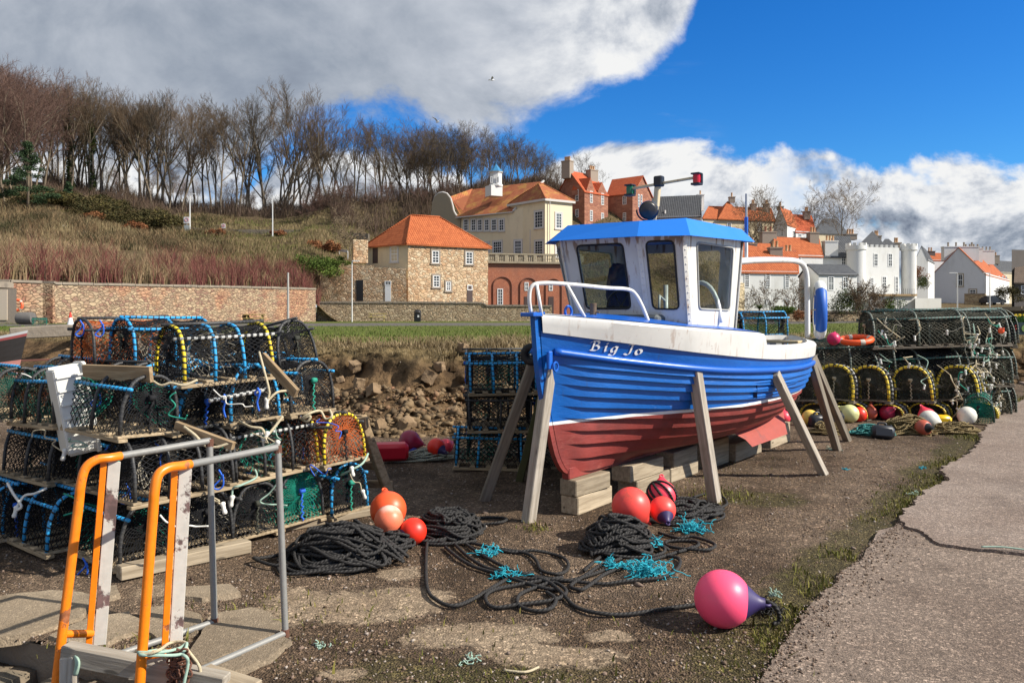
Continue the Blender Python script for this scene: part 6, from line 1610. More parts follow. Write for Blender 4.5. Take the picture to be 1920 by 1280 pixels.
class House:
    def __init__(s, name, label, cat, loc, group=None): s.t = thing(name, label, cat, (loc.x, loc.y, 0), group=group)
    def part(s, mb, name, mat, smooth=False, fix=True): return mb.build(name, mat, s.t, smooth, True, fix)
    def window(s, A, B, x0, x1, y0, y1, bars=(2, 4), pane=None, frame=.09, trim=None, name='window', sill=True, proud=.05):
        p0, _ = on(A, B, x0); p1, _ = on(A, B, x1); z1, z0 = zat(y0, p0.y), zat(y1, p0.y); u = (p1 - p0); w = u.length; u.normalize(); nrm = Vector((u.y, -u.x, 0))
        if nrm.y > 0: nrm = -nrm
        U = lambda a, z, o=0: p0 + u * a + nrm * o + Vector((0, 0, z))
        def bar(mb, a0, a1, b0, b1, th, o): 
            c = U((a0 + a1) / 2, (b0 + b1) / 2, o + th / 2); mb.box(c, (a1 - a0, th, b1 - b0), Matrix((u, -nrm, Vector((0, 0, 1)))).transposed())
        mb = MB(); f = frame
        if trim:
            tb = MB(); g = .16
            bar(tb, -g, 0, z0 - .02, z1 + g, proud + .02, .0); bar(tb, w, w + g, z0 - .02, z1 + g, proud + .02, 0); bar(tb, 0, w, z1, z1 + g, proud + .018, 0)
            if sill: bar(tb, -g - .05, w + g + .05, z0 - .17, z0 - .02, proud + .08, 0)
            s.part(tb, 'window_surround', trim)
        bar(mb, 0, f, z0, z1, proud, 0); bar(mb, w - f, w, z0, z1, proud, 0); bar(mb, f, w - f, z1 - f, z1, proud, 0); bar(mb, f, w - f, z0, z0 + f, proud + .002, 0)
        nx_, nz_ = bars
        for i in range(1, nx_): a = lerp(f, w - f, i / nx_); bar(mb, a - .022, a + .022, z0 + f, z1 - f, proud - .012, 0)
        for i in range(1, nz_): z = lerp(z0 + f, z1 - f, i / nz_); q = .022 if i * 2 != nz_ else .04; bar(mb, f, w - f, z - q, z + q, proud - .016, 0)
        wo_ = s.part(mb, name, MAT_WFR)
        gb = MB(); a = [U(f * .5, z0 + f * .5, .018), U(w - f * .5, z0 + f * .5, .018), U(w - f * .5, z1 - f * .5, .018), U(f * .5, z1 - f * .5, .018)]
        g = gb.poly(a).build('pane', pane or MAT_PANE, None, False, False, False); g.parent = wo_; g.data.transform(mworld(s.t).inverted())
        return wo_
    def door(s, A, B, x0, x1, y0, y1, mat, name='door', proud=.04):
        p0, _ = on(A, B, x0); p1, _ = on(A, B, x1); z1, z0 = zat(y0, p0.y), zat(y1, p0.y); u = (p1 - p0).normalized(); nrm = Vector((u.y, -u.x, 0)); nrm = -nrm if nrm.y > 0 else nrm
        c = (p0 + p1) / 2 + nrm * proud / 2 + Vector((0, 0, (z0 + z1) / 2)); s.part(MB().box(c, ((p1 - p0).length, proud, z1 - z0), Matrix((u, -nrm, Vector((0, 0, 1)))).transposed()), name, mat)
    def walls(s, plan, z0, tops, mat, name='wall'):
        """plan: list of plan points; tops: z or list of z at each corner"""
        n = len(plan); tp = tops if isinstance(tops, (list, tuple)) else [tops] * n; mb = MB()
        lo = [p + Vector((0, 0, z0)) for p in plan]; hi = [p + Vector((0, 0, z)) for p, z in zip(plan, tp)]
        for i in range(n): j = (i + 1) % n; mb.quad(lo[i], lo[j], hi[j], hi[i])
        mb.poly(hi); return s.part(mb, name, mat)
    def slope(s, mb, pts, th=.14):
        """one roof plane with tile uv (u along the first edge, v up)"""
        pts = [Vector(p) for p in pts]; u = (pts[1] - pts[0]).normalized(); n = u.cross(pts[2] - pts[0]).normalized(); n = -n if n.z < 0 else n; w = n.cross(u)
        uv = [((p - pts[0]).dot(u), (p - pts[0]).dot(w)) for p in pts]; mb.poly(pts, 0, uv)
        lo = [p - Vector((0, 0, th)) for p in pts]
        for i in range(len(pts)): j = (i + 1) % len(pts); mb.quad(pts[i], pts[j], lo[j], lo[i], 0, ((0, 0), (.1, 0), (.1, .1), (0, .1)))
        mb.poly(lo[::-1], 0, tuple((0, 0) for _ in lo))
    def hip(s, plan, ze, zr, a, b_, mat, over=.3, name='roof', ridge=True):
        """hip roof on a four-cornered plan (0-1 the long front); ridge from fraction a to b_"""
        c = sum(plan, Vector()) / 4; P_ = [p + (p - c).normalized() * over + Vector((0, 0, ze)) for p in plan]
        m0, m1 = (plan[0] + plan[3]) / 2, (plan[1] + plan[2]) / 2; r0, r1 = m0.lerp(m1, a), m0.lerp(m1, b_); r0.z = r1.z = zr
        mb = MB(); s.slope(mb, [P_[0], P_[1], r1, r0]); s.slope(mb, [P_[1], P_[2], r1]) if b_ < 1 else None; s.slope(mb, [P_[2], P_[3], r0, r1]); s.slope(mb, [P_[3], P_[0], r0]) if a > 0 else None
        o = s.part(mb, name, mat, fix=False)
        if ridge:
            rb = MB(); rb.tube([r0 + Vector((0, 0, .02)), r1 + Vector((0, 0, .02))], .11, 7)
            if a > 0: rb.tube([P_[0], r0], .1, 7); rb.tube([P_[3], r0], .1, 7)
            if b_ < 1: rb.tube([P_[1], r1], .1, 7); rb.tube([P_[2], r1], .1, 7)
            rr = rb.build('ridge_tiles', mat if ridge is True else ridge, None, True); rr.parent = o; rr.data.transform(mworld(s.t).inverted())
        return o
    def gable(s, plan, ze, zr, mat, wallmat, over=.25, name='roof', z0=0.0, skew=None):
        """gabled roof, ridge parallel to 0-1; gables over 1-2 and 3-0"""
        m0, m1 = (plan[0] + plan[3]) / 2, (plan[1] + plan[2]) / 2; up = lambda p, z: Vector((p.x, p.y, z))
        for p, q, m_ in ((plan[1], plan[2], m1), (plan[3], plan[0], m0)): s.part(MB().poly([up(p, ze), up(q, ze), up(m_, zr)]), 'gable', wallmat)
        f = (plan[1] - plan[0]).normalized() * (over if skew is None else 0); rb = MB(); dn = (zr - ze) * .06
        for p, q in ((plan[0], plan[1]), (plan[2], plan[3])):
            o = (p - (m0 + m1) / 2); sg = 1 if p is plan[0] else -1; e = ((p - m0) if p is plan[0] else (p - m1)).normalized() * over
            a, b_ = up(p + e, ze - dn), up(q + e, ze - dn); ra, rb_ = (up(m0, zr), up(m1, zr)) if p is plan[0] else (up(m1, zr), up(m0, zr))
            s.slope(rb, [a - f * sg, b_ + f * sg, rb_ + f * sg + Vector((0, 0, .06)), ra - f * sg + Vector((0, 0, .06))])
        return s.part(rb, name, mat, fix=False)
    def chimney(s, p, w, d_, z0, z1, rz, mat, pots=2, potm=None):
        mb = MB(); mb.box((p.x, p.y, (z0 + z1) / 2), (w, d_, z1 - z0), Matrix.Rotation(rz, 3, 'Z')); mb.box((p.x, p.y, z1 + .08), (w + .12, d_ + .12, .16), Matrix.Rotation(rz, 3, 'Z')); o = s.part(mb, 'chimney', mat)
        for i in range(pots):
            q = Vector((p.x, p.y, z1 + .16)) + Matrix.Rotation(rz, 3, 'Z') @ Vector((lerp(-w / 2 + .25, w / 2 - .25, (i + .5) / pots), 0, 0))
            c = MB().lathe([(.17, 0), (.14, .15), (.13, .55), (.16, .6), (.16, .68), (0, .68)], 10, Matrix.Translation(q)).build('chimney_pot', potm or MAT_POTC, None, 40); c.parent = o; c.data.transform(mworld(s.t).inverted())
def para(c0, c1, c2): return [c0, c1, c1 + c2 - c0, c2]
def wallrun(name, label, tops, mat, th=.5, cope=True, cat='wall', zb=-.2):
    """free-standing wall through (px, d, top y) points"""
    t_ = thing(name, label, cat, (pl(tops[0][0], tops[0][1])))
    mb, cb = MB(), MB()
    pts = [(pl(px, d), zat(y, d)) for px, d, y in tops]
    for (a, za), (b_, z_b) in zip(pts, pts[1:]):
        u = (b_ - a).normalized(); n = Vector((u.y, -u.x, 0)); n = -n if n.y > 0 else n; q = -n * th
        v = [a + Vector((0, 0, zb)), b_ + Vector((0, 0, zb)), b_ + Vector((0, 0, z_b)), a + Vector((0, 0, za))]; w = [p + q for p in v]
        mb.add(v + w, [(0, 1, 2, 3), (5, 4, 7, 6), (3, 2, 6, 7), (0, 3, 7, 4), (1, 5, 6, 2)])
        if cope:
            e = n * .08; o = Vector((0, 0, .004)); tp = Vector((0, 0, .16)); L_ = (b_ - a).length; m_ = max(1, int(L_ / 1.1))
            for i in range(m_):
                j = .02 * ((i * 7) % 3 - 1); A_, B_ = a.lerp(b_, i / m_) + Vector((0, 0, lerp(za, z_b, i / m_))), a.lerp(b_, (i + .97) / m_) + Vector((0, 0, lerp(za, z_b, (i + .97) / m_)))
                cb.add([A_ + e + o, B_ + e + o, B_ + q - e + o, A_ + q - e + o] + [A_ + e + tp + Vector((0, 0, j)), B_ + e + tp, B_ + q - e + tp, A_ + q - e + tp + Vector((0, 0, j))], [(0, 1, 5, 4), (1, 2, 6, 5), (2, 3, 7, 6), (3, 0, 4, 7), (4, 5, 6, 7), (3, 2, 1, 0)])
    mb.build('masonry', mat, t_, world=True)
    if cope: cb.build('coping', MAT_COPEST, t_, world=True)
    return t_
wallrun('stone_wall', 'long pink and buff rubble wall across the harbour with red shrubs above', [(-300, 46.2, 527), (20, 47.5, 529), (80, 49, 531), (85, 49.3, 533), (300, 58, 537), (470, 66.5, 540), (592, 74.5, 543)], MAT_RUBBLE, .6)
wallrun('stone_wall', 'low buff rubble wall in front of the sandstone house', [(594, 76.5, 568), (760, 77.3, 568), (905, 78, 569), (912, 78, 574), (1035, 78.5, 575)], MAT_RUBBLE2, .45)
wallrun('stone_wall', 'dark retaining wall along the road on the hillside', [(325, 109, 425), (420, 112, 430), (560, 114, 431), (690, 112, 438)], M('dark_retaining_wall', (.12, .10, .075), .95, .4, 1.2, bump=1, bscale=4, bdist=.1), .6, False, zb=8)
# stone house with the hipped orange roof
h = House('stone_house', 'two storey sandstone house with hipped bright orange pantile roof', 'house', pl(765, 84))
A, B, C_ = pl(765, 84), pl(915, 89.3), pl(686, 88.5); pn = para(A, B, C_); ze = zat(457, 84)
h.walls(pn, -.2, ze, MAT_HOUSEST); mb = MB(); n_ = Vector((-.65, -.76, 0)); mb.quad(A + n_ * .03 + Vector((0, 0, 4.6)), C_ + n_ * .03 + Vector((0, 0, 4.6)), C_ + n_ * .03 + Vector((0, 0, ze - .05)), A + n_ * .03 + Vector((0, 0, ze - .05))); h.part(mb, 'harled_side', MAT_CREAMP, fix=False)
h.hip(pn, ze - .02, zat(404, 88), .30, .66, MAT_TILE, .45)
for x0, x1, y0, y1 in ((810, 823, 470, 493), (873, 886, 472, 495), (812, 824, 516, 538), (836, 845, 528, 545)): h.window(A, B, x0, x1, y0, y1, trim=MAT_CHIM)
h.door(A, B, 875.5, 886, 534.5, 566, MAT_DOORDK); h.window(A, B, 876, 885.5, 534, 544, (3, 2), sill=False)
h.window(A, C_, 733, 746, 462.5, 491, trim=MAT_TRIM); h.door(A, C_, 699, 709, 465, 494, MAT_DOORDK)
h = House('outbuilding', 'low sandstone outbuilding with white door, joined to the orange roofed house', 'building', pl(700, 84.5))
A2, B2 = pl(600, 84.2), pl(762, 83.6); mb = MB()
tp = [(600, 515), (640, 504), (655, 496), (700, 497), (704, 501), (762, 503)]
for (x0, y0), (x1, y1) in zip(tp, tp[1:]):
    a, _ = on(A2, B2, x0); b_, _ = on(A2, B2, x1); bk = Vector((-1, 3.2, 0)); v = [a + Vector((0, 0, -.2)), b_ + Vector((0, 0, -.2)), b_ + Vector((0, 0, zat(y1, b_.y))), a + Vector((0, 0, zat(y0, a.y)))]
    mb.add(v + [p + bk for p in v], [(0, 1, 2, 3), (5, 4, 7, 6), (3, 2, 6, 7), (0, 3, 7, 4), (1, 5, 6, 2)])
h.part(mb, 'wall', MAT_HOUSEST); h.door(A2, B2, 668, 681, 525, 564, MAT_BLACK, 'dark_doorway_panel', .03); h.door(A2, B2, 722, 733, 535, 565, MAT_WFR); h.window(A2, B2, 721.5, 733.5, 526.5, 535, (3, 1), sill=False)  # black panel stands in for the shade inside the doorway
h.part(MB().box((*(pl(675, 86).xy), zat(472, 86)), (1.6, .9, 2.5), .3, b=.05), 'ruined_gatepost', MAT_HOUSEST)
# brick retaining wall with arches and the balustrade
A4, B4 = pl(913, 90), pl(1090, 92.5); zt = zat(494, 91)
h = House('brick_retaining_wall', 'tall red brick retaining wall with blind arches below the cream hall', 'wall', A4)
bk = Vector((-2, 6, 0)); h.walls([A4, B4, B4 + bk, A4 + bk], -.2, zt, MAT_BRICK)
for cx, hw_, ty in ((942, 17.5, 519), (991, 16, 521), (1038, 15, 523)):
    mb = MB(); pts = []
    for i in range(21):
        a = math.pi * i / 20; px = cx - hw_ * math.cos(a); p, _ = on(A4, B4, px); pts.append(p + Vector((0, -.05, zat(ty + hw_ * (1 - math.sin(a)) * 1.0, p.y))))
    pts = [pts[0] + Vector((0, 0, -3.2))] + pts + [pts[-1] + Vector((0, 0, -3.2))]; mb.tube(pts, .075, 6); h.part(mb, 'brick_arch', M('dark_brick', (.17, .065, .04), .9, .3, 4), smooth=40)
h.window(A4, B4, 932.5, 943, 541, 572, (2, 5), name='window', sill=False); h.window(A4, B4, 983.5, 991, 529, 545, (2, 2), sill=False); h.window(A4, B4, 1029, 1036.5, 529, 545, (2, 2), sill=False)
h.door(A4, B4, 983, 992.5, 556, 573, MAT_DOORDK); h.door(A4, B4, 1028.5, 1038, 556, 589, MAT_DOORDK)
t_ = thing('balustrade', 'weathered stone balustrade along the terrace above the brick wall', 'balustrade', (*A4.xy, zt))
zr = zat(477, 91); MAT_BAL = M('balustrade_stone', (.33, .275, .19), .9, .35, 3, col2=(.17, .14, .10), f2=.4)
u_ = (B4 - A4).normalized(); up_ = Vector((0, 0, 1)); L4 = (B4 - A4).length; off = Vector((0, -.1, 0))
MB().beam(A4 + off + up_ * zr, B4 + off + up_ * zr, .34, .16).build('handrail', MAT_BAL, t_, world=True); MB().beam(A4 + off + up_ * (zt + .1), B4 + off + up_ * (zt + .1), .4, .22).build('plinth', MAT_BAL, t_, world=True)
for i in range(11):
    p = A4 + off + u_ * (L4 * i / 10); q = .2; MB().box(p + up_ * ((zt + zr) / 2 + .05), (.42, .3, zr - zt - .3), math.atan2(u_.y, u_.x), b=.02).build('pedestal', MAT_BAL, t_, world=True)
    if i < 10:
        for k in range(4):
            c = A4 + off + u_ * (L4 * (i + (k + .85) / 4.7) / 10); hh = zr - zt - .3
            MB().lathe([(.09, 0), (.09, .07), (.05, .1), (.10, hh * .35), (.09, hh * .5), (.045, hh * .78), (.08, hh * .85), (.08, hh)], 8, Matrix.Translation(c + up_ * (zt + .21))).build('baluster', MAT_BAL, t_, 40, world=True)
# cream hall with cupola
h = House('cream_hall', 'cream harled hall with orange roofs, white cupola and curved gable', 'building', pl(1022, 100))
C0, C1, C2 = pl(1022, 100), pl(1073, 102.5), pl(980, 103.5); z0 = 5.5; ze = zat(373, 100); blk = para(C0, C1, C2)
blk = [C0, C1, C1 + (C2 - C0) * 1.6, C0 + (C2 - C0) * 1.6]; h.walls(blk, z0, ze, MAT_CREAM)
h.hip(blk, ze, zat(342, 103), .42, .6, MAT_TILE2, .4)
mb = MB()
for p, q in ((blk[0], blk[1]), (blk[3], blk[0])):
    u = (q - p).normalized(); n = Vector((u.y, -u.x, 0)); n = -n if n.y > 0 else n; mb.beam(p - u * .25 + n * .2 + up_ * (ze - .12), q + u * .25 + n * .2 + up_ * (ze - .12), .3, .28)
h.part(mb, 'cornice', MAT_TRIM)
for x0, x1, y0, y1, F_ in ((1003, 1018, 397, 428, 0), (1042, 1053, 399, 428, 1), (1003, 1018, 452, 479, 0), (1042, 1053, 452, 481, 1)): h.window(C0, C2 if F_ == 0 else C1, x0, x1, y0, y1, (3, 5), trim=MAT_TRIM)
D0, D1 = pl(957, 104.5), pl(862, 111); D2 = D0 + Vector((6.2, 9, 0)); ze2 = zat(396.5, 104.5); main = [D1, D0, D0 + Vector((5.2, 8.8, 0)), D1 + Vector((5.2, 8.8, 0))]
h.walls(main, z0, ze2, MAT_CREAM, 'wall'); h.walls([D0, C2, C2 + Vector((3, 6, 0)), D0 + Vector((3, 6, 0))], z0, [ze2, ze2 + .4, ze2 + .4, ze2], MAT_CREAM, 'wall')
rz = zat(345, 111); mb = MB(); e0 = D1 + Vector((-.5, -.4, ze2 - .05)); e1 = D0 + Vector((.25, -.4, ze2 - .05)); r1 = pl(1018, 108.5); r1.z = rz; r0 = D1 + Vector((1.5, 5, rz + .0)); s_1 = pl(985, 104.3); s_1.z = ze2 + .4
h.slope(mb, [e0, e1, r1, r0]); h.slope(mb, [r0, r1, r1 + Vector((3.5, 6, -4.5)), r0 + Vector((3.5, 6, -4.5))]); h.part(mb, 'roof', MAT_TILE2, fix=False)
mb = MB(); mb.beam(e1 + Vector((.1, -.05, .06)), r1 + Vector((.1, -.05, .06)), .25, .2); h.part(mb, 'skew', MAT_TRIM)
mb = MB(); mb.poly([D0 + Vector((.25, -.05, ze2 - .1)), s_1, Vector((r1.x, r1.y, ze2)), Vector((r1.x, r1.y, rz - .1))]); h.part(mb, 'gable', MAT_CREAM, fix=False)
mb = MB(); mb.beam(e0 + Vector((0, -.05, -.08)), e1 + Vector((0, -.05, -.08)), .16, .14); h.part(mb, 'gutter', MAT_TRIM)
for x0, x1 in ((870, 878), (884, 892), (896, 904), (909, 917), (922, 931), (936, 945)): h.window(D1, D0, x0, x1, 411.5, 433, (2, 4), trim=MAT_TRIM)
for x0, x1, y0, y1 in ((907, 917, 455, 474), (925, 941, 453, 475)): h.window(D1, D0, x0, x1, y0, y1, (4, 4), trim=MAT_TRIM)
h.window(D0, C2, 965, 978, 451, 477, (3, 4), trim=MAT_TRIM)
mb = MB(); mb.tube([pl(1029, 100.2) + up_ * zat(372, 100), pl(1029, 100.2) + up_ * z0], .07, 6); mb.tube([pl(991, 102.3) + up_ * zat(430, 102), pl(991, 102.3) + up_ * z0], .07, 6)
for k_, p_ in enumerate(((pl(1031, 100.25), 373), (pl(994, 102.4), 428))): h.part(MB().tube([p_[0] + Vector((0, -.12, zat(p_[1], 101))), p_[0] + Vector((0, -.12, z0))], .06, 6), 'downpipe', MAT_TRIM)
# curved gable at the left end
gz_ = zat(362, 111); gp = []
gA, gB = pl(797, 113), pl(862, 110.6)
prof = [(0, 440), (0, 424), (.08, 420), (.16, 408), (.2, 394), (.22, 380), (.27, 369), (.38, 362.5), (.5, 361), (.62, 363.5), (.72, 372), (.77, 384), (.81, 396), (.88, 404), (.96, 408), (1, 409), (1, 440)]
for s_, y in prof: p = gA.lerp(gB, s_); gp.append(p + up_ * zat(y, p.y))
gp[0].z = gp[-1].z = z0; h.part(MB().prism(gp, (.25, .4, 0)), 'curved_gable', harl('shaded_cream', (.30, .25, .17), .3)); h.part(MB().tube([p + Vector((.1, .15, .05)) for p in gp[1:-1]], .13, 6), 'gable_coping', MAT_TRIM, smooth=50)  # gable's cream darkened to put its shadow into the colour
mb = MB(); g0, g1 = gA.lerp(gB, .62) + up_ * zat(366, 111), gB + up_ * zat(407, 110.6); h.slope(mb, [g1 + Vector((.3, .1, -.1)), e0 + Vector((1.8, .2, .1)), r0 + Vector((0, 0, .1)), g0 + Vector((.5, .8, 0))]); h.part(mb, 'roof', MAT_TILE2, fix=False)
cp = pl(930, 108.5); zb_ = zat(370, 108.5); k_ = 108.5 / F
h.part(MB().box((cp.x - .3, cp.y, zat(359, 108.5)), (1.75, 1.75, 20 * k_), .5, b=.03), 'cupola_base', MAT_WHITEH)
mb = MB(); mb.lathe([(1.0, zat(350, 108.5)), (1.0, zat(347, 108.5)), (.86, zat(346, 108.5)), (.86, zat(325, 108.5)), (1.02, zat(324, 108.5)), (1.02, zat(322.5, 108.5))], 8, Matrix.Translation((cp.x, cp.y, 0)) @ Matrix.Rotation(.4, 4, 'Z')); h.part(mb, 'cupola', MAT_WHITEH)
mb = MB(); mb.lathe([(1.08, zat(322.5, 108.5)), (.62, zat(317, 108.5)), (.3, zat(312, 108.5)), (.06, zat(308, 108.5)), (.05, zat(304, 108.5)), (0, zat(302, 108.5))], 8, Matrix.Translation((cp.x, cp.y, 0)) @ Matrix.Rotation(.4, 4, 'Z')); h.part(mb, 'cupola_roof', M('blue_copper', (.025, .17, .34), .5, .2))
for px in (921.5, 933): h.window(pl(px - 3, 107.62), pl(px + 4, 107.62), px - 2.2, px + 2.6, 331, 343, (2, 3), pane=MAT_PANEW, proud=.03, sill=False)
# red sandstone house
h = House('red_stone_house', 'tall red sandstone house with dormer gables, on the hill behind the boat roof', 'house', pl(1096, 122))
E0, E1, E2 = pl(1096, 122), pl(1140, 126), pl(1043, 128); z0 = 13; ze = zat(357, 122); pn = [E0, E1, E1 + (E2 - E0), E2]
h.walls(pn, z0, ze, MAT_REDST); h.gable([pn[3], pn[0], pn[1], pn[2]][1:] + [pn[3]], ze, zat(323, 126), MAT_TILE3, MAT_REDST, .15)
for x0, x1, pk in ((1101, 1115, 336), (1122, 1137, 341)):
    a, _ = on(E0, E1, x0); b_, _ = on(E0, E1, x1); m_ = (a + b_) / 2; o = Vector((-.04, -.06, 0)); mb = MB(); bk = Vector((-2.2, 1.6, 0))
    v = [a + o + up_ * (ze - .5), b_ + o + up_ * (ze - .5), b_ + o + up_ * (ze + .3), m_ + o + up_ * zat(pk, 124), a + o + up_ * (ze + .3)]; h.part(MB().prism(v, bk), 'dormer_gable', MAT_REDST)
    mb = MB(); w = lambda p, z, k=0: p + o + Vector((0, 0, z)) + bk * k; h.slope(mb, [w(a, ze + .35), w(a, ze + .35, 1), w(m_, zat(pk, 124) + .1, 1), w(m_, zat(pk, 124) + .1)], .1); h.slope(mb, [w(b_, ze + .35, 1), w(b_, ze + .35), w(m_, zat(pk, 124) + .1), w(m_, zat(pk, 124) + .1, 1)], .1); h.part(mb, 'dormer_roof', MAT_TILE3, fix=False)
for x0, x1, y0, y1 in ((1106, 1111, 358, 380), (1127, 1132, 362, 384), (1106, 1111, 394, 414), (1127, 1132, 399, 416)): h.window(E0, E1, x0, x1, y0, y1, (2, 4), trim=None)
for y0, y1 in ((356, 378), (393, 408)): h.window(E0, E2, 1079, 1085, y0, y1, (2, 4))
h.chimney(pl(1064, 125), 1.5, 1.2, zat(335, 125), zat(304, 125), -.6, MAT_CHIM, 4); h.chimney(pl(1110, 127.5), 1.7, 1.1, zat(345, 127), zat(320, 127), .7, MAT_CHIM, 3)
F0, F1 = pl(1139, 129), pl(1186, 126); F2 = F0 + Vector((2.6, 6.5, 0)); F3 = F1 + Vector((3.8, 4.5, 0)); pn = [F0, F1, F3, F2]; ze = zat(363, 127.5)
h.walls(pn, z0, ze, MAT_REDST, 'wing_wall'); h.gable(pn, ze, zat(333, 130), MAT_TILE3, MAT_REDST, .2, 'wing_roof')
for x0, x1, y0, y1 in ((1167.5, 1174.5, 368, 384), (1168, 1174, 399, 414)): h.window(F0, F1, x0, x1, y0, y1)
for x0, x1, y0, y1 in ((1196, 1199, 364, 388), (1201, 1204, 365, 389)): h.window(F1, F3, x0, x1, y0, y1, (1, 4))
# grey slate house
h = House('slate_roofed_house', 'white house with a long dark slate roof behind the boat mast', 'house', pl(1200, 135))
pn = para(pl(1196, 134), pl(1314, 131), pl(1204, 143)); ze = zat(405, 132); h.walls(pn, 10, ze, MAT_WHITEH); h.gable(pn, ze, zat(370, 138), MAT_SLATE, MAT_WHITEH, .1)
h.chimney(pl(1313, 136.5), 1.1, 1.0, zat(395, 136), zat(366, 136), 0, MAT_WHITEH, 1)
for x in (1247, 1268): h.part(MB().tube([pl(x, 133.5) + up_ * zat(401, 133.5), pl(x, 133.8) + up_ * zat(394, 133.5)], .12, 6), 'roof_vent', MAT_TRIM)
for x0, x1 in ((1283, 1289),): h.window(pn[0], pn[1], x0, x1, 407, 416)
# terrace with orange roofs on the hill
GT = 'orange roofed houses on the hillside'
h = House('hill_house', 'long cream house with orange hipped roof at the top of the village', 'house', pl(1319, 128), GT)
pn = para(pl(1319, 128), pl(1450, 131), pl(1326, 137)); ze = zat(411, 129); h.walls(pn, 8, ze, MAT_CREAMP); h.hip(pn, ze, zat(388, 133), .05, .97, MAT_TILE, .3)
mb = MB(); a, _ = on(pn[0], pn[1], 1345); b_, _ = on(pn[0], pn[1], 1402); m_ = (a + b_) / 2; h.slope(mb, [a + Vector((0, -.4, ze)), b_ + Vector((0, -.4, ze)), Vector((m_.x, m_.y + 3, zat(375, 131)))]); h.slope(mb, [b_ + Vector((0, -.4, ze)), b_ + Vector((.5, 8, ze)), Vector((m_.x, m_.y + 3, zat(375, 131)))]); h.slope(mb, [a + Vector((0, 8, ze)), a + Vector((0, -.4, ze)), Vector((m_.x, m_.y + 3, zat(375, 131)))]); h.part(mb, 'roof', MAT_TILE, fix=False)
h.chimney(pl(1372, 132), .9, .8, zat(380, 132), zat(371, 132), 0, MAT_CHIM, 1)
for x in (1363, 1394, 1420): h.window(pn[0], pn[1], x, x + 8, 418, 434)
for x in (1412, 1437): h.chimney(pl(x, 134), .9, .8, zat(400, 134), zat(384, 134), 0, MAT_CHIM, 2)
h = House('hill_house', 'white gabled house with orange roof, end of the upper row', 'house', pl(1449, 122), GT)
pn = [pl(1476, 121), pl(1497, 126), pl(1470, 129), pl(1450, 124)]; ze = zat(421, 122); h.walls(pn, 8, ze, MAT_WHITEH); h.gable(pn, ze, zat(391, 124), MAT_TILE, MAT_WHITEH, .1)
h.window(pn[0], pn[3], 1465, 1469, 428, 443); h.window(pn[0], pn[3], 1452, 1456, 428, 443); h.chimney(pl(1463, 123.5), .8, .8, zat(394, 123), zat(388, 123), 0, MAT_CHIM, 1); h.window(pn[0], pn[1], 1486, 1490, 432, 446)
h = House('hill_house', 'small orange roofed house right of the white gable', 'house', pl(1477, 126), GT)
pn = para(pl(1492, 124), pl(1530, 126), pl(1478, 134)); ze = zat(434, 125); h.walls(pn, 8, ze, MAT_WHITEH); h.gable(pn, ze, zat(402, 129), MAT_TILE3, MAT_WHITEH, .1); h.chimney(pl(1512, 129), 1.0, .8, zat(412, 129), zat(398, 129), 0, MAT_CHIM, 2)
for x in (1497, 1512): h.window(pn[0], pn[1], x, x + 6, 438, 450)
h = House('hill_house', 'dark slate roofed house beyond the big bare tree', 'house', pl(1525, 140), GT)
pn = para(pl(1524, 138), pl(1592, 140), pl(1530, 150)); h.walls(pn, 8, zat(438, 139), MAT_CREAMP); h.hip(pn, zat(438, 139), zat(409, 144), .25, .6, MAT_SLATE, .2, ridge=False)
h = House('village_house', 'white house with orange roof behind the boat gantry, second row', 'house', pl(1455, 100))
pn = para(pl(1456, 99), pl(1543, 101), pl(1447, 107)); ze = zat(478, 100); h.walls(pn, 2, ze, MAT_WHITEH); h.gable(pn, ze, zat(446, 104), MAT_TILE, MAT_CHIM, .1)
h.window(pn[0], pn[1], 1492, 1502, 481, 492); h.chimney(pl(1440, 103), 1.9, 1.0, zat(458, 103), zat(437, 103), .1, MAT_CHIM, 2, MAT_REDST); h.chimney(pl(1524, 104), 1.2, 1.0, zat(458, 104), zat(438, 104), .1, MAT_CHIM, 2)
h = House('village_house', 'low house with orange roof just right of the wheelhouse', 'house', pl(1386, 96))
pn = para(pl(1378, 95), pl(1445, 97), pl(1380, 103)); ze = zat(478, 96); h.walls(pn, 1, ze, MAT_WHITEH); h.gable(pn, ze, zat(455, 99), MAT_TILE, MAT_WHITEH, .1); h.chimney(pl(1411, 99.5), .9, .9, zat(470, 99), zat(458, 99), 0, MAT_CHIM, 1)
h = House('village_house', 'white two storey house with orange roof seen under the gantry pipe', 'house', pl(1390, 80))
pn = para(pl(1383, 80), pl(1496, 81.5), pl(1390, 88)); ze = zat(508, 80.5); h.walls(pn, -.2, ze, MAT_WHITEH); h.gable(pn, ze, zat(470, 84), MAT_TILE, MAT_WHITEH, .15)
for x0, x1, y0, y1 in ((1395.5, 1405, 511, 539), (1435, 1444, 511, 539), (1471, 1479.5, 513, 540), (1435, 1444, 560, 575), (1471, 1479.5, 560, 582), (1396, 1404, 558, 574)): h.window(pn[0], pn[1], x0, x1, y0, y1, (2, 6))
h.chimney(pl(1453, 84.5), 1.3, 1.0, zat(492, 84), zat(466, 84), 0, MAT_CHIM, 2); h.chimney(pl(1478, 91), 1.3, 1.0, zat(492, 88), zat(470, 88), 0, MAT_CHIM, 2)
h.walls(para(pl(1368, 78), pl(1396, 79.5), pl(1366, 84)), -.2, zat(530, 79), stone_mat('cream_rubble', [(.55, .46, .30), (.5, .4, .25), (.6, .5, .35)], (.45, .37, .25)), 'annexe_wall')
h = House('village_house', 'white cottage with grey slate roof between the gantry post and the turreted house', 'house', pl(1500, 84))
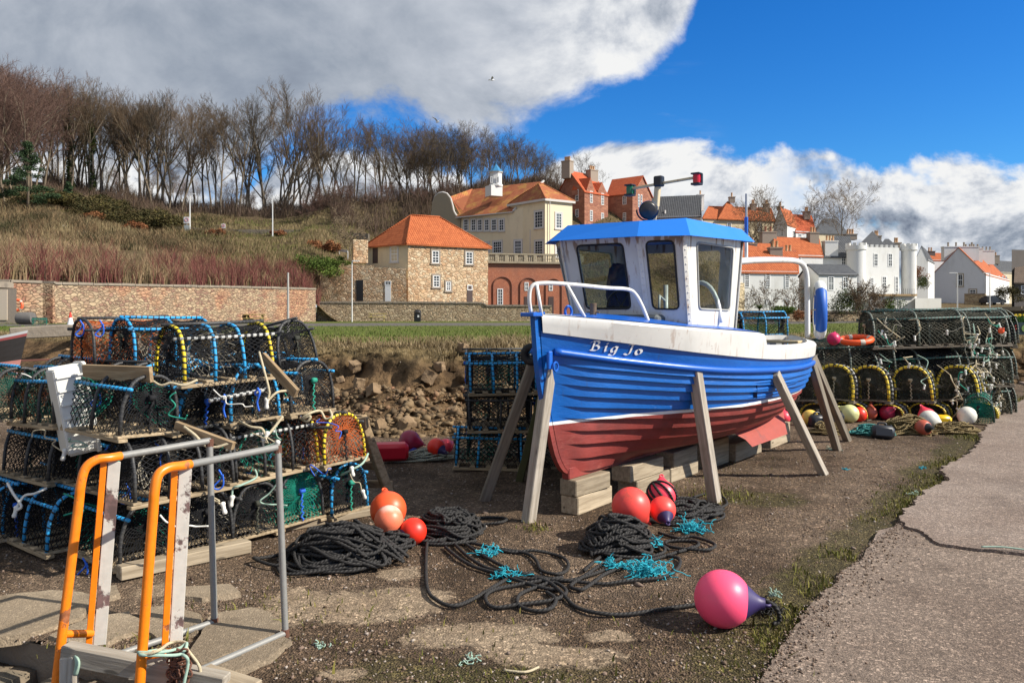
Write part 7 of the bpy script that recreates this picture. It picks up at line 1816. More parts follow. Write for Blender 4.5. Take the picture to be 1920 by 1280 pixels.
pn = para(pl(1535, 83), pl(1607, 84.5), pl(1498, 90)); ze = zat(513, 83.5); h.walls(pn, -.2, ze, MAT_WHITEH); h.gable(pn, ze, zat(497, 88), MAT_SLATE, MAT_GREYH, .15); h.window(pn[0], pn[1], 1552.5, 1563.5, 518, 544, (2, 6)); h.window(pn[0], pn[1], 1580, 1590, 519, 540, (2, 4))
# turreted white house
h = House('turreted_house', 'white mansion with round crenellated turrets and grey slate roofs', 'house', pl(1600, 104))
T0, T1 = pl(1622, 103), pl(1686, 104.5); pn = para(T0, T1, pl(1626, 114)); zc = zat(464, 104); h.walls(pn, -.2, zc, MAT_WHITEH)
for i in range(7): a = T0.lerp(T1, (i + .5) / 7); h.part(MB().box((a.x, a.y + .2, zc + .17), (.32, .34, .34)), 'merlon', MAT_WHITEH)
for x0, x1, y0, y1 in ((1638, 1646, 475, 499), (1665, 1673, 475, 500), (1654, 1662, 518, 542), (1678, 1684, 518, 548), (1632, 1638, 520, 540)): h.window(T0, T1, x0, x1, y0, y1, (2, 4), pane=MAT_PANEW)
def turret(px, d_, r, y0, top, crown=True):
    c = pl(px, d_); z1 = zat(top, d_); mb = MB(); mb.lathe([(r, -.2), (r, z1 - .6), (r + .14, z1 - .5), (r + .14, z1), (r - .15, z1)], 24, Matrix.Translation((c.x, c.y, 0))); o = h.part(mb, 'turret', MAT_WHITEH, smooth=30)
    for k in range(9):
        a = k / 9 * 6.283; m_ = MB().box((c.x + (r - .02) * math.cos(a), c.y + (r - .02) * math.sin(a), z1 + .16), (.28, .42, .34), a).build('merlon', MAT_WHITEH, None); m_.parent = o; m_.data.transform(mworld(h.t).inverted())
turret(1605, 103.2, 1.15, 0, 461); turret(1704, 106, .92, 0, 462)
h.walls(para(pl(1522, 104), pl(1590, 104), pl(1530, 112)), -.2, zat(484, 104), MAT_WHITEH, 'wing_wall'); h.window(pl(1522, 104), pl(1590, 104), 1577, 1586, 480, 500, (2, 4)); h.window(pl(1522, 104), pl(1590, 104), 1531, 1540, 486, 499)
h.hip(para(pl(1521, 103.7), pl(1600, 104), pl(1530, 113)), zat(482, 104), zat(443, 109), .5, .9, MAT_SLATE, .2, ridge=False); h.hip(para(pl(1608, 104.5), pl(1662, 105), pl(1612, 113)), zat(462, 105), zat(433, 109), .5, .501, MAT_SLATE, .1, ridge=False); h.hip(para(pl(1648, 107), pl(1686, 107), pl(1648, 115)), zat(466, 108), zat(449, 112), .3, .5, MAT_SLATE, .1, ridge=False)
h.chimney(pl(1556, 104.5), 1.7, 1.2, zat(482, 104.5), zat(454, 104.5), 0, MAT_WHITEH, 3); h.chimney(pl(1594, 110), 1.5, 1, zat(450, 110), zat(441, 110), 0, MAT_CHIM, 3); h.chimney(pl(1643, 111), 1.0, 1, zat(450, 111), zat(444, 111), 0, MAT_CHIM, 2); h.chimney(pl(1680, 112), 1.0, 1, zat(470, 112), zat(457, 112), 0, MAT_CHIM, 2)
h.walls(para(pl(1632, 98), pl(1716, 99), pl(1634, 103)), -.2, zat(553, 98.5), MAT_WHITEH, 'terrace_wall'); h.part(MB().beam(pl(1630, 97.9) + up_ * zat(553, 98.5), pl(1718, 98.9) + up_ * zat(553, 98.5), .35, .25), 'terrace_cornice', M('ochre_stone', (.38, .26, .14), .9, .3))
for x0, x1 in ((1654, 1661), (1670, 1677), (1684, 1690.5)): h.window(pl(1632, 98), pl(1716, 99), x0, x1, 561, 580, (2, 4))
h.walls(para(pl(1716, 98), pl(1765, 99), pl(1718, 103)), -.2, zat(559, 98.5), MAT_WHITEH, 'garden_wall')
for i in range(9): p = pl(1682 + i * 4, 98.6); h.part(MB().tube([p + up_ * zat(553, 98.6), p + up_ * zat(541, 98.6)], .02, 4), 'railing_bar', MAT_BLACK)
# right hand houses
h = House('village_house', 'plain white gable seen behind the right turret', 'house', pl(1718, 115)); pn = [pl(1740, 115), pl(1752, 124), pl(1722, 124), pl(1716, 115)]; h.walls(pn, 0, zat(486, 115), MAT_WHITEH); h.gable([pn[3], pn[0], pn[1], pn[2]][1:] + [pn[3]], zat(486, 115), zat(461, 115), MAT_SLATE, MAT_WHITEH, .05)
h = House('village_house', 'grey house with orange roof left of the big grey gable', 'house', pl(1728, 150)); pn = para(pl(1728, 148), pl(1790, 150), pl(1732, 158)); ze = zat(487, 149); h.walls(pn, 0, ze, MAT_GREYH); h.gable(pn, ze, zat(474, 153), MAT_TILE, MAT_GREYH, .1); h.chimney(pl(1744, 152), 1.4, 1, zat(480, 150), zat(471, 150), 0, MAT_DKH, 2)
h = House('village_house', 'long white house with grey harled gable, orange roof and three chimney stacks', 'house', pl(1750, 130))
J0, J1, J2 = pl(1848, 128), pl(1892, 160), pl(1748, 131); ze = zat(512, 129); pn = [J0, J1, J1 + (J2 - J0), J2]; h.walls(pn, .5, ze, MAT_GREYH); h.gable(pn, ze, zat(466, 132), MAT_TILE, MAT_GREYH, .1)  # white gable coloured grey to paint in its shaded side
h.part(MB().quad(*[p + Vector((.04, -.04, 0)) for p in (J0 + up_ * .6, J1 + up_ * .6, J1 + up_ * (ze - .05), J0 + up_ * (ze - .05))]), 'white_front', MAT_WHITEH, fix=False)
h.window(J0, J2, 1796, 1805, 514, 536, (2, 2), trim=MAT_BAL); h.window(J0, J2, 1818, 1830, 543, 553, (2, 2), trim=MAT_BAL)
for x in (1857, 1865, 1872, 1879, 1885): h.window(J0, J1, x, x + 2.2, 517, 532, (1, 2), sill=False); h.window(J0, J1, x, x + 2.2, 541, 553, (1, 2), sill=False)
for px, d_, y in ((1800, 131, 464), (1822, 140, 467), (1846, 150, 471)): h.chimney(pl(px, d_), 5.6 if px == 1800 else 3.2, 1.0, zat(y + 25, d_), zat(y, d_), -.03, MAT_WHITEH if px > 1800 else MAT_GREYH, 4, MAT_CHIM)
h = House('village_house', 'distant cottage with slate roof beyond the orange roof', 'house', pl(1862, 175)); pn = para(pl(1852, 172), pl(1898, 176), pl(1856, 182)); h.walls(pn, 0, zat(510, 174), MAT_CREAMP); h.gable(pn, zat(510, 174), zat(489, 178), MAT_SLATE, MAT_CREAMP, .1); h.chimney(pl(1861, 177), 2.6, 1, zat(495, 177), zat(480, 177), 0, MAT_CHIM, 3)
h = House('brown_building', 'dark brown harled building cut off by the right border', 'building', pl(1897, 88)); pn = para(pl(1897, 88), pl(1990, 90), pl(1899, 96)); h.walls(pn, 0, zat(468, 88), MAT_DKH); mb = MB(); a = pl(1901, 85.5); h.slope(mb, [a + up_ * zat(529, 85), pl(1990, 86) + up_ * zat(529, 85), pl(1990, 89) + up_ * zat(498, 88), pl(1903, 88.4) + up_ * zat(498, 88)]); h.part(mb, 'porch_roof', MAT_BRTILE, fix=False); h.walls(para(pl(1902, 86), pl(1990, 86.5), pl(1902, 88)), 0, zat(530, 86), MAT_DKH, 'porch_wall'); h.window(pl(1902, 86), pl(1990, 86.5), 1914, 1930, 535, 552)
# shed at the left border
h = House('harbour_shed', 'corner of a harbour shed with pale roller door at the left border', 'shed', pl(0, 46)); pn = para(pl(-140, 45.6), pl(31, 45.9), pl(-140, 50)); h.walls(pn, -.2, zat(541, 46), MAT_CHIM); h.part(MB().box((pl(-55, 48).x, 48, zat(533, 46)), (5.6, 6, .35), .02), 'flat_roof', MAT_COPEST); h.door(pn[0], pn[1], -60, 14, 543, 600, M('roller_door', (.55, .46, .36), .7, .1, stretch=(.1, .1, 30)), 'roller_door')
# ---- small things across the harbour
lr = thing('lifebuoy', 'orange lifebuoy hanging on the rubble wall beside the shed', 'lifebuoy', P(32, 572, 46.8)); MB().tube([(.30 * math.cos(a), 0, .30 * math.sin(a)) for a in np.linspace(0, 6.283, 31)[:-1]], .085, 10, closed=True).build('ring', M('faded_orange', (.75, .13, .05), .5, .15), lr, smooth=True)
for k in range(4): MB().tube([(.30 * math.cos(a), 0, .30 * math.sin(a)) for a in np.linspace(k * 1.571 + .6, k * 1.571 + .9, 5)], .088, 10).build('band', MAT_BAND, lr, smooth=40)
b_ = thing('litter_bin', 'black litter bin standing against the low wall', 'bin', pl(783, 75.5) + up_ * .26); MB().box((0, 0, .45), (.62, .56, .9), b=.05).build('body', MAT_BLACK, b_); MB().lathe([(.36, 0), (.34, .1), (.2, .2), (0, .22)], 16, Matrix.Translation((0, 0, .93))).build('lid', MAT_BLACK, b_, smooth=40); MB().box((.1, -.285, .55), (.16, .012, .2)).build('notice', MAT_WFR, b_)
MAT_TABLE = wood_mat('picnic_timber', (.26, .20, .07), (.36, .29, .12))
for px, d_, lab in ((478, 66, 'picnic table before the long wall, left of the thin pole'), (708, 75, 'picnic table before the low wall, left of the litter bin')):
    t_ = thing('picnic_table', lab, 'table', pl(px, d_) + up_ * .33, rz=.15, group='picnic tables on the green')
    MB().box((0, 0, .72), (1.7, .75, .06), b=.01).build('table_top', MAT_TABLE, t_)
    for sg in (-1, 1): MB().box((0, sg * .68, .42), (1.7, .28, .05), b=.01).build('seat', MAT_TABLE, t_); MB().beam((sg * .6, -.62, 0), (sg * .6, -.2, .7), .08, .08).build('leg', MAT_TABLE, t_); MB().beam((sg * .6, .62, 0), (sg * .6, .2, .7), .08, .08).build('leg', MAT_TABLE, t_); MB().box((sg * .56, 0, .38), (.06, 1.5, .08)).build('cross_bar', MAT_TABLE, t_)
MAT_POLE = M('pale_pole', (.60, .60, .58), .5, .1)
def lamp(px, d_, y0, y1, label, arm=.6, r=.055, mat=None, twin=False):
    b_ = pl(px, d_); zb_, zt_ = zat(y1, d_), zat(y0, d_); t_ = thing('lamp_post', label, 'lamp post', (b_.x, b_.y, zb_)); hh = zt_ - zb_
    MB().tube([(0, 0, -.4), (0, 0, hh)], r, 8, rs=[r * 1.25, r * .8]).build('pole', mat or MAT_POLE, t_, smooth=40)
    if arm: MB().box((arm / 2 - (arm / 2 if twin else 0), 0, hh + .03), (abs(arm) * (2 if twin else 1), .16, .1), b=.02).build('lamp_head', MAT_POLE, t_)
    return t_
lamp(660, 74.5, 490, 602, 'slim white lamp post before the low wall', .7); lamp(356, 108, 364, 446, 'white lamp post on the hillside road beside signs', .75, .09); lamp(511, 111, 371, 458, 'plain white pole on the hill slope below the trees', 0, .085); lamp(540, 23, 511, 622, 'thin grey pole standing on the near grass verge', 0, .035, M('grey_pole', (.36, .35, .32), .7, .15)); lamp(118, 92, 424, 452, 'short lamp post among the brown scrub at the left', .4, .07)
lamp(1795, 108, 512, 573, 'street lamp before the big grey gable', -1.1, .07, twin=False); lamp(1856, 112, 512, 573, 'street lamp by the corner of the white house at the right', -.9, .07)
MAT_SIGN = M('white_sign', (.70, .68, .66), .5, .05); MAT_SIGNR = M('sign_red', (.5, .06, .05), .5, .1)
for px, d_, y, lab, w in ((350, 107, 413, 'road sign with round emblem beside the hillside lamp post', .8), (419, 110, 424, 'small white road sign on the dark retaining wall', .55)):
    t_ = thing('road_sign', lab, 'sign', pl(px, d_) + up_ * zat(446, d_)); zz = zat(y, d_) - zat(446, d_); MB().tube([(0, .05, -.3), (0, .05, zz + .4)], .04, 6).build('post', MAT_POLE, t_); MB().box((0, 0, zz), (w, .04, w * 1.1), b=.01).build('plate', MAT_SIGN, t_); MB().tube([(w * .28 * math.cos(a), -.03, zz + .06 + w * .28 * math.sin(a)) for a in np.linspace(0, 6.283, 17)[:-1]], .03, 5, closed=True).build('red_ring', MAT_SIGNR, t_)
    if w > .7: MB().box((0, 0, zz - 1.05), (w * .9, .04, w * 1.0), b=.01).build('lower_plate', M('grey_plate', (.38, .42, .42), .5, .05), t_)
t_ = thing('guard_rail', 'white guard rail beside the hillside road above the green bush', 'rail', pl(575, 108) + up_ * zat(463, 108)); p0, p1 = pl(575, 108) + up_ * zat(462, 108), pl(652, 104) + up_ * zat(471, 104); MB().beam(p0, p1, .06, .32).build('rail', MAT_POLE, t_, world=True)
for i in range(6): q = p0.lerp(p1, i / 5); MB().box(q + Vector((0, .1, -.5)), (.1, .1, 1.0)).build('post', MAT_POLE, t_, world=True)
cn = thing('traffic_cone', 'orange and white traffic cone at the foot of the rubble wall', 'cone', pl(132, 44) + up_ * .68); MB().lathe([(.2, 0), (.17, .05), (.11, .3), (.085, .42)], 14).build('lower_cone', MAT_WFR, cn, smooth=40); MB().lathe([(.085, .42), (.03, .72), (0, .72)], 14).build('upper_cone', BM['red'], cn, smooth=40)
o = pot('a', pl(75, 44.5) + up_ * .68, (R(18), 0, .3), HG, HG, NG, 'green netted pot lying by the far wall near the shed', None); o['group'] = 'pots by the far wall'
o = MB().lathe([(.32, 0), (.34, .1), (.34, .75), (.32, .85), (0, .85)], 20, Matrix.Rotation(R(90), 4, 'Y')).build('barrel', M('grey_barrel', (.13, .12, .11), .7, .3, 6), smooth=40); o.location = pl(34, 45) + up_ * 1.06; tag(o, 'grey drum lying on its side by the far wall', 'barrel')
o = stick('pipe', P(-60, 680, 22.5), P(116, 673, 22.3), .05, .05, M('rusty_pipe', (.32, .13, .09), .8, .2), 'rusty pipe rail along the grass at the left', 'pipe')
o = stick('concrete_edge', P(20, 625, 23.6), P(240, 614, 24.8), .4, .35, MAT_COPEST, 'long pale concrete kerb along the top of the far bank', 'kerb')
# dark boat at the left border
bt = thing('dark_boat', 'dark clinker boat with grey gunwale and pink bottom cut off by the left border', 'boat', P(-60, 672, 17.5) - up_ * 0); bt.location.z = .02
MAT_DKHULL = M('dark_hull', (.022, .02, .02), .45, .2, 5); MAT_PINKB = M('faded_red_bottom', (.35, .15, .13), .7, .2, 5); MAT_GUN = M('grey_gunwale', (.34, .35, .36), .6, .15); MAT_MAR = M('maroon_band', (.22, .05, .05), .5, .2)
def hb(s_, h_): w = .95 * (1 - max(0, s_) ** 2.2) * (.35 + .65 * h_ ** .6); return Vector((s_ * (1.0 + .22 * h_) * 1.0 * 1.0, -w, .12 + h_ * (.80 + .22 * max(0, s_) ** 2)))
for nm, h0, h1, mt in (('bottom', 0, .38, MAT_PINKB), ('hull', .38, .88, MAT_DKHULL), ('band', .88, .94, MAT_MAR), ('gunwale', .94, 1.0, MAT_GUN)):
    mb = MB()
    for sg in (-1, 1):
        for i in range(18):
            for k in range(4):
                s0, s1 = lerp(-1.6, 1, i / 18), lerp(-1.6, 1, (i + 1) / 18); a, b2 = lerp(h0, h1, k / 4), lerp(h0, h1, (k + 1) / 4); q = [hb(s0, a), hb(s1, a), hb(s1, b2), hb(s0, b2)]
                if sg > 0: q = [Vector((p.x, -p.y, p.z)) for p in q][::-1]
                mb.quad(*q)
    mb.build(nm, mt, bt, fix=False)
bt.rotation_euler = (0, 0, R(8)); bt.scale = (1.0, 1, 1.02); MB().box((-.9, 0, .5), (1.6, 1.4, .05)).build('floor_boards', MAT_GUN, bt)
# vehicles on the far road
def vehicle(px, d_, zb_, ln, hgt, wid, mat, label, van, name, rz=0.0):
    wd = interp(px, WALLD) + .4; zb_ = hill_pt(px, (d_ - wd) / (TREED - wd) if d_ < TREED else 1 + (d_ / TREED - 1) / .9).z
    t_ = thing(name, label, 'van' if van else 'car', pl(px, d_) + up_ * zb_, rz=rz); k = hgt
    pr = [(-.5, .18), (-.5, .90), (-.47, .98), (.02, 1.0), (.12, .97), (.27, .62), (.44, .52), (.5, .42), (.5, .18)] if van else [(-.5, .22), (-.5, .55), (-.44, .62), (-.30, .94), (-.2, 1.0), (.06, 1.0), (.24, .64), (.44, .55), (.5, .42), (.5, .22)]
    mb = MB(); mb.prism([(x * ln, -wid / 2, z * k) for x, z in pr], (0, wid, 0)); mb.build('body', mat, t_, smooth=25)
    g = [(.04, .66), (.14, .93), (.24, .64)] if van else [(-.30, .62), (-.22, .92), (.05, .93), (.19, .63)]
    MB().prism([(x * ln, -wid / 2 - .012, z * k) for x, z in g], (0, wid + .024, 0)).build('window', MAT_PANE, t_)
    a, b2 = ((.13, .95), (.27, .63)) if van else ((.07, .97), (.24, .65)); MB().quad((a[0] * ln + .03, -wid * .42, a[1] * k), (b2[0] * ln + .03, -wid * .46, b2[1] * k), (b2[0] * ln + .03, wid * .46, b2[1] * k), (a[0] * ln + .03, wid * .42, a[1] * k)).build('windscreen', MAT_PANE, t_, fix=False)
    for x in (-.32, .31):
        for sg in (-1, 1):
            m_ = Matrix.Translation((x * ln, sg * (wid / 2 - .08), .30)) @ Matrix.Rotation(R(90), 4, 'X'); w_ = MB().lathe([(.12, -.11), (.29, -.11), (.31, -.06), (.31, .06), (.29, .11), (.12, .11)], 20, m_).build('tyre', MAT_RUBBER, t_, 40); MB().lathe([(0, -.095), (.18, -.095), (.18, .095), (0, .095)], 16, m_).build('hub', MAT_GUN, t_, 40)
    for sg in (-1, 1): MB().box((.49 * ln, sg * wid * .38, .46 * k), (.1, .24, .14), b=.02).build('headlight', MAT_PANEW, t_)
vehicle(1782, 134, zat(569, 134), 4.1, 1.82, 1.7, M('white_van_paint', (.74, .75, .76), .3, .05), 'small white van parked below the big grey gable', True, 'white_van'); vehicle(1861, 124, zat(567, 124), 3.6, 1.45, 1.65, M('dark_car_paint', (.02, .022, .03), .25, .1), 'dark car parked at the corner of the white house', False, 'parked_car', R(15))
wallrun('stone_wall', 'short stone garden wall between the white van and the dark car', [(1808, 126, 552), (1848, 124, 552)], MAT_RUBBLE2, .5, zb=1); wallrun('stone_wall', 'low dark quay wall at the right border behind the flowers', [(1858, 30, 583), (1990, 27, 582)], stone_mat('dark_rubble', [(.10, .08, .06), (.14, .11, .085), (.07, .06, .05)], (.05, .04, .035)), .5, zb=.2); wallrun('stone_wall', 'low garden wall behind the boat stern below the shrubs', [(1380, 70, 585), (1640, 72, 586)], MAT_RUBBLE2, .4, zb=0)
# planter with daffodils
pt0 = thing('flower_planter', 'painted boat shaped planter full of yellow daffodils at the right border', 'planter', P(1910, 626, 19)); pt0.location.z = zat(627, 19)
MB().prism([(-.42, -.2, 0), (.6, -.2, 0), (.65, -.2, .28), (-.5, -.2, .30)], (0, .4, 0)).build('trough', mat_simple('planter_paint', (.015, .035, .04), .4), pt0)
for x, c in ((-.22, (.5, .04, .02)), (.02, (.16, .26, .06)), (.25, (.5, .04, .02))): MB().lathe([(.085, 0), (.085, .012), (0, .014)], 14, Matrix.Translation((x, -.2, .15)) @ Matrix.Rotation(R(90), 4, 'X')).build('painted_flower', mat_simple('painted_flower', c, .5), pt0)
n_ = 420; p3 = np.stack([rng.uniform(-.45, .6, n_), rng.uniform(-.15, .15, n_), np.full(n_, .27)], 1); V, Fc, c = blades(p3, rng.uniform(.1, .26, n_), np.full(n_, .02), rng.normal(0, .25, (n_, 2)), rng.uniform(0, 1, n_)); o = np_mesh('leaves', V, Fc, attr_mat('daffodil_leaf', [(.03, .10, .02), (.08, .17, .04)]), pt0, attr={'col': c}); o['kind'] = 'stuff'
mb = MB()
for _ in range(34): lump(mb, (random.uniform(-.45, .6), random.uniform(-.15, .15), random.uniform(.42, .54)), (.026, .026, .022), 0, 2)
o = mb.build('daffodils', mat_simple('daffodil_yellow', (.85, .60, .02), .6), pt0); o['kind'] = 'stuff'
# ------------------------------------------------------------------ trees, shrubs and grass
MAT_BARK = M('bark', (.17, .135, .098), .95, .4, 2.5, col2=(.055, .058, .028), f2=.4, s2=.8, spec=.1, bump=.8, bscale=8, bdist=.05)
def twig_mat(name, c): return M(name, c, .95, .35, .6, spec=.05, obj_var=.22)
MAT_TWIG = twig_mat('brown_twigs', (.13, .092, .06)); MAT_TWIGP = twig_mat('purple_brown_twigs', (.125, .078, .062)); MAT_TWIGL = twig_mat('pale_twigs', (.19, .145, .095)); MAT_TWIGD = twig_mat('dark_twigs', (.08, .065, .048))
def rotv(d, ang, az):
    d = d.normalized(); u = d.orthogonal().normalized(); u = Matrix.Rotation(az, 3, d) @ u; return Matrix.Rotation(ang, 3, u) @ d
def bare_tree(seed, Ht, style):
    """trunk + limbs (rods), crown of finer branches and twigs (rods)"""
    rr = random.Random(seed); A, B_ = [], []
    st = {'tall': dict(n=(5, 6, 7, 6), fork=.40, spread=.40, up=.12, lf=(.56, .52, .46, .5)), 'multi': dict(n=(5, 7, 7, 6), fork=.10, spread=.38, up=.10, lf=(.92, .42, .42, .5)),
          'dense': dict(n=(7, 7, 7, 6), fork=.24, spread=.50, up=.09, lf=(.62, .55, .48, .5)), 'vase': dict(n=(8, 8, 8, 7), fork=.14, spread=.62, up=.13, lf=(.82, .48, .42, .4)), 'shrub': dict(n=(9, 6, 5, 4), fork=.04, spread=.6, up=.05, lf=(.85, .5, .45, .45))}[style]
    def limb(p, d, L, r, lvl, store):
        k = 5 if lvl < 2 else (4 if lvl == 2 else 2); pts = [p]; rs = [r]; 
        for i in range(k):
            d = (d + Vector((rr.gauss(0, .09), rr.gauss(0, .09), rr.gauss(st['up'] * .5, .05) if lvl else rr.gauss(0, .02)))).normalized(); p = p + d * L / k; pts.append(p); rs.append(r * (1 - (.62 if lvl else .45) * (i + 1) / k))
        for i in range(k): store.append((pts[i], pts[i + 1], rs[i], rs[i + 1]))
        if lvl >= 4: return
        n = st['n'][lvl]
        for j in range(n):
            f = lerp(st['fork'] if lvl == 0 else .25, 1.0, (j + rr.random() * .8) / n); f = min(.99, f); i = min(k - 1, int(f * k)); q = pts[i].lerp(pts[i + 1], f * k - i); dd = (pts[i + 1] - pts[i]).normalized()
            a = abs(rr.gauss(st['spread'], .14)) + (.12 if lvl > 1 else 0); az = j * 2.4 + rr.uniform(-.5, .5)
            limb(q, rotv(dd, a, az), L * st['lf'][lvl] * rr.uniform(.75, 1.15) * (1.15 - .35 * f if lvl else 1), max(.0135, rs[i] * (.66 if lvl == 0 else .46)), lvl + 1, A if lvl + 1 <= 1 else B_)
    limb(Vector((0, 0, -.3)), Vector((rr.gauss(0, .05), rr.gauss(0, .05), 1)), Ht * (.68 if style not in ('multi', 'vase', 'shrub') else .42), Ht * (.0095 if style != 'shrub' else .008), 0, A)
    top = max(q.z for _, q, _, _ in B_); k = Ht / top
    def mesh(st_, n):
        P0 = np.array([tuple(a * k) for a, b_, _, _ in st_]); P1 = np.array([tuple(b_ * k) for a, b_, _, _ in st_]); return frusta(P0, P1, np.array([s_[2] for s_ in st_]), np.array([s_[3] for s_ in st_]), n)
    return mesh(A, 6), mesh(B_, 3)
TREES = {}
def tree(key, name, p, label, group, scale=1.0, rz=None, tw=MAT_TWIG, bark=MAT_BARK):
    o = thing(name, label, 'tree' if 'tree' in name else 'shrub', p, random.uniform(0, 6.28) if rz is None else rz, group); o.scale = (scale,) * 3
    if key not in TREES:
        a, b_ = bare_tree(*key); t1 = np_mesh('trunk', *a, bark, o, smooth=True); t2 = np_mesh('crown', *b_, tw, o); TREES[key] = (t1.data, t2.data)
    else:
        t1 = bpy.data.objects.new('trunk', TREES[key][0]); t2 = bpy.data.objects.new('crown', TREES[key][1])
        for x in (t1, t2): COL.objects.link(x); x.parent = o
    with_mat(t1, bark); with_mat(t2, tw); return o
TOPY = [(-120, 70), (0, 95), (60, 110), (95, 135), (130, 140), (200, 165), (280, 155), (330, 182), (380, 170), (440, 172), (510, 148), (560, 165), (600, 190), (650, 215), (700, 220), (770, 214), (840, 222), (930, 228), (985, 248), (1030, 285), (1050, 320)]
def hill_at(px, s_): return hill_pt(px, s_)
K1 = [(s_, 16, 'tall') for s_ in (1, 2, 3)]; K2 = [(s_, 16, 'multi') for s_ in (4, 5, 6)]; K3 = [(s_, 15, 'dense') for s_ in (7, 8, 9)]
ZONE = [(90, 345, K1, 'bare dark tree in the wood at the left of the hilltop', 13), (345, 470, K1 + K2[:1], 'tall thin bare tree on the hilltop left of the open gap', 14), (470, 640, K2, 'bare tree with many upright leaning stems on the hilltop', 15), (640, 760, K1 + K2, 'bare tree above the brown scrub slope on the hilltop', 14), (750, 1045, K3, 'dense bare tree in the wood behind the cream hall', 15)]
GH = 'bare trees along the hilltop'
for a, b_, ks, lab, step in ZONE:
    px = a + 4
    while px < b_:
        for row in range(2 if ks is K3 or px < 330 else 1):
            q = px + random.uniform(-6, 6); s_ = 1.0 + random.uniform(-.06, .05) + .10 * row
            p = hill_at(q, s_); ty = interp(q, TOPY) + random.choice((0, 0, 4, 10, 18, 26)) + row * 6; hh = max(5, zat(ty, p.y) - p.z); k = random.choice(ks)
            tree(k, 'bare_tree', p, lab, GH, hh / k[1], tw=random.choice((MAT_TWIG, MAT_TWIGD, MAT_TWIG)) if ks is not K3 else random.choice((MAT_TWIGD, MAT_TWIG)))
        px += step * random.choice((.55, .75, 1.0, 1.35))
for k_ in range(44):
    px = random.uniform(90, 760); s_ = random.uniform(1.06, 1.25); p = hill_pt(px, s_)
    tree(random.choice(K3), 'bare_tree', p, 'low bare tree filling the gaps behind the tall trunks', 'low trees behind the hilltop row', random.uniform(.34, .56) * (.7 if px > 440 else 1), tw=random.choice((MAT_TWIGP, MAT_TWIG)))
for k_ in range(34):
    px = random.uniform(-120, 92); s_ = random.uniform(.66, .98); p = hill_at(px, s_); ty = interp(px, TOPY) + random.uniform(0, 90) * (1.1 - s_) * 2.2; k = random.choice(K3); hh = max(6, zat(ty, p.y) - p.z)
    tree(k, 'bare_tree', p, 'purple brown bare beech in the thicket at the upper left', 'purple brown trees at the left', hh / k[1], tw=MAT_TWIGP)
def single(key, px, d_, yb, yt, label, name='bare_tree', tw=MAT_TWIG, z=None):
    p = pl(px, d_); p.z = zat(yb, d_) if z is None else z; hh = zat(yt, d_) - p.z; return tree(key, name, p, label, None, hh / key[1], tw=tw)
V1, V2 = (21, 10, 'vase'), (22, 10, 'vase'); SH1, SH2, SH3 = (31, 3, 'shrub'), (32, 3, 'shrub'), (33, 3, 'shrub')
single(V1, 1578, 126, 462, 334, 'big bare spreading tree rising between the orange roofs and the turreted house', tw=MAT_TWIGL); single(V2, 1532, 128, 462, 352, 'smaller bare tree just left of the big spreading one', tw=MAT_TWIG); single(V2, 1398, 112, 490, 340, 'bare tree right of the wheelhouse, before the long orange roof', tw=MAT_TWIGL); single(V1, 1432, 113, 485, 366, 'bare tree behind the aerial pole of the boat', tw=MAT_TWIG)
single((9, 15, 'dense'), 1098, 160, 372, 279, 'dark round bare tree behind the red stone house', tw=MAT_TWIGD); single((8, 15, 'dense'), 1130, 165, 372, 300, 'low bare tree right of the red house chimney', tw=MAT_TWIGD)
single((23, 4, 'vase'), 1618, 68, 604, 515, 'bare grey garden tree with wide crown before the turreted house', tw=MAT_TWIG); single((24, 4, 'vase'), 1655, 70, 600, 530, 'bare shrubby tree right of the garden tree', tw=MAT_TWIG)
for px, yt, lab in ((1440, 518, 'twiggy garden shrub before the white house under the gantry'), (1482, 515, 'brown twiggy shrub by the corner of the white house'), (1400, 540, 'small brown shrub by the cream annexe')): single((SH1, SH2, SH3)[px % 3], px, 74, 588, yt, lab, 'bare_shrub', MAT_TWIG)
single(SH1, 657, 96, 475, 372, 'pale grey bare shrub standing before the brown scrub above the orange roof', 'bare_shrub', MAT_TWIGL); single(SH2, 240, 58, 545, 478, 'straw coloured willow bush spilling over the rubble wall', 'bare_shrub', twig_mat('straw_twigs', (.26, .20, .12))); single(SH3, 617, 80, 568, 512, 'brown bramble bush at the end of the long wall', 'bare_shrub', twig_mat('bramble_twigs', (.17, .125, .075)))
for k_ in range(16):
    px = random.uniform(560, 850); s_ = random.uniform(.72, .97) if px < 700 else random.uniform(.8, .99); p = hill_at(px, s_)
    tree(random.choice((SH1, SH2, SH3)), 'bare_shrub', p, 'dark brown bare shrub in the scrub on the slope above the orange roof', 'brown shrubs on the slope', random.uniform(.9, 1.5), tw=MAT_TWIGP)
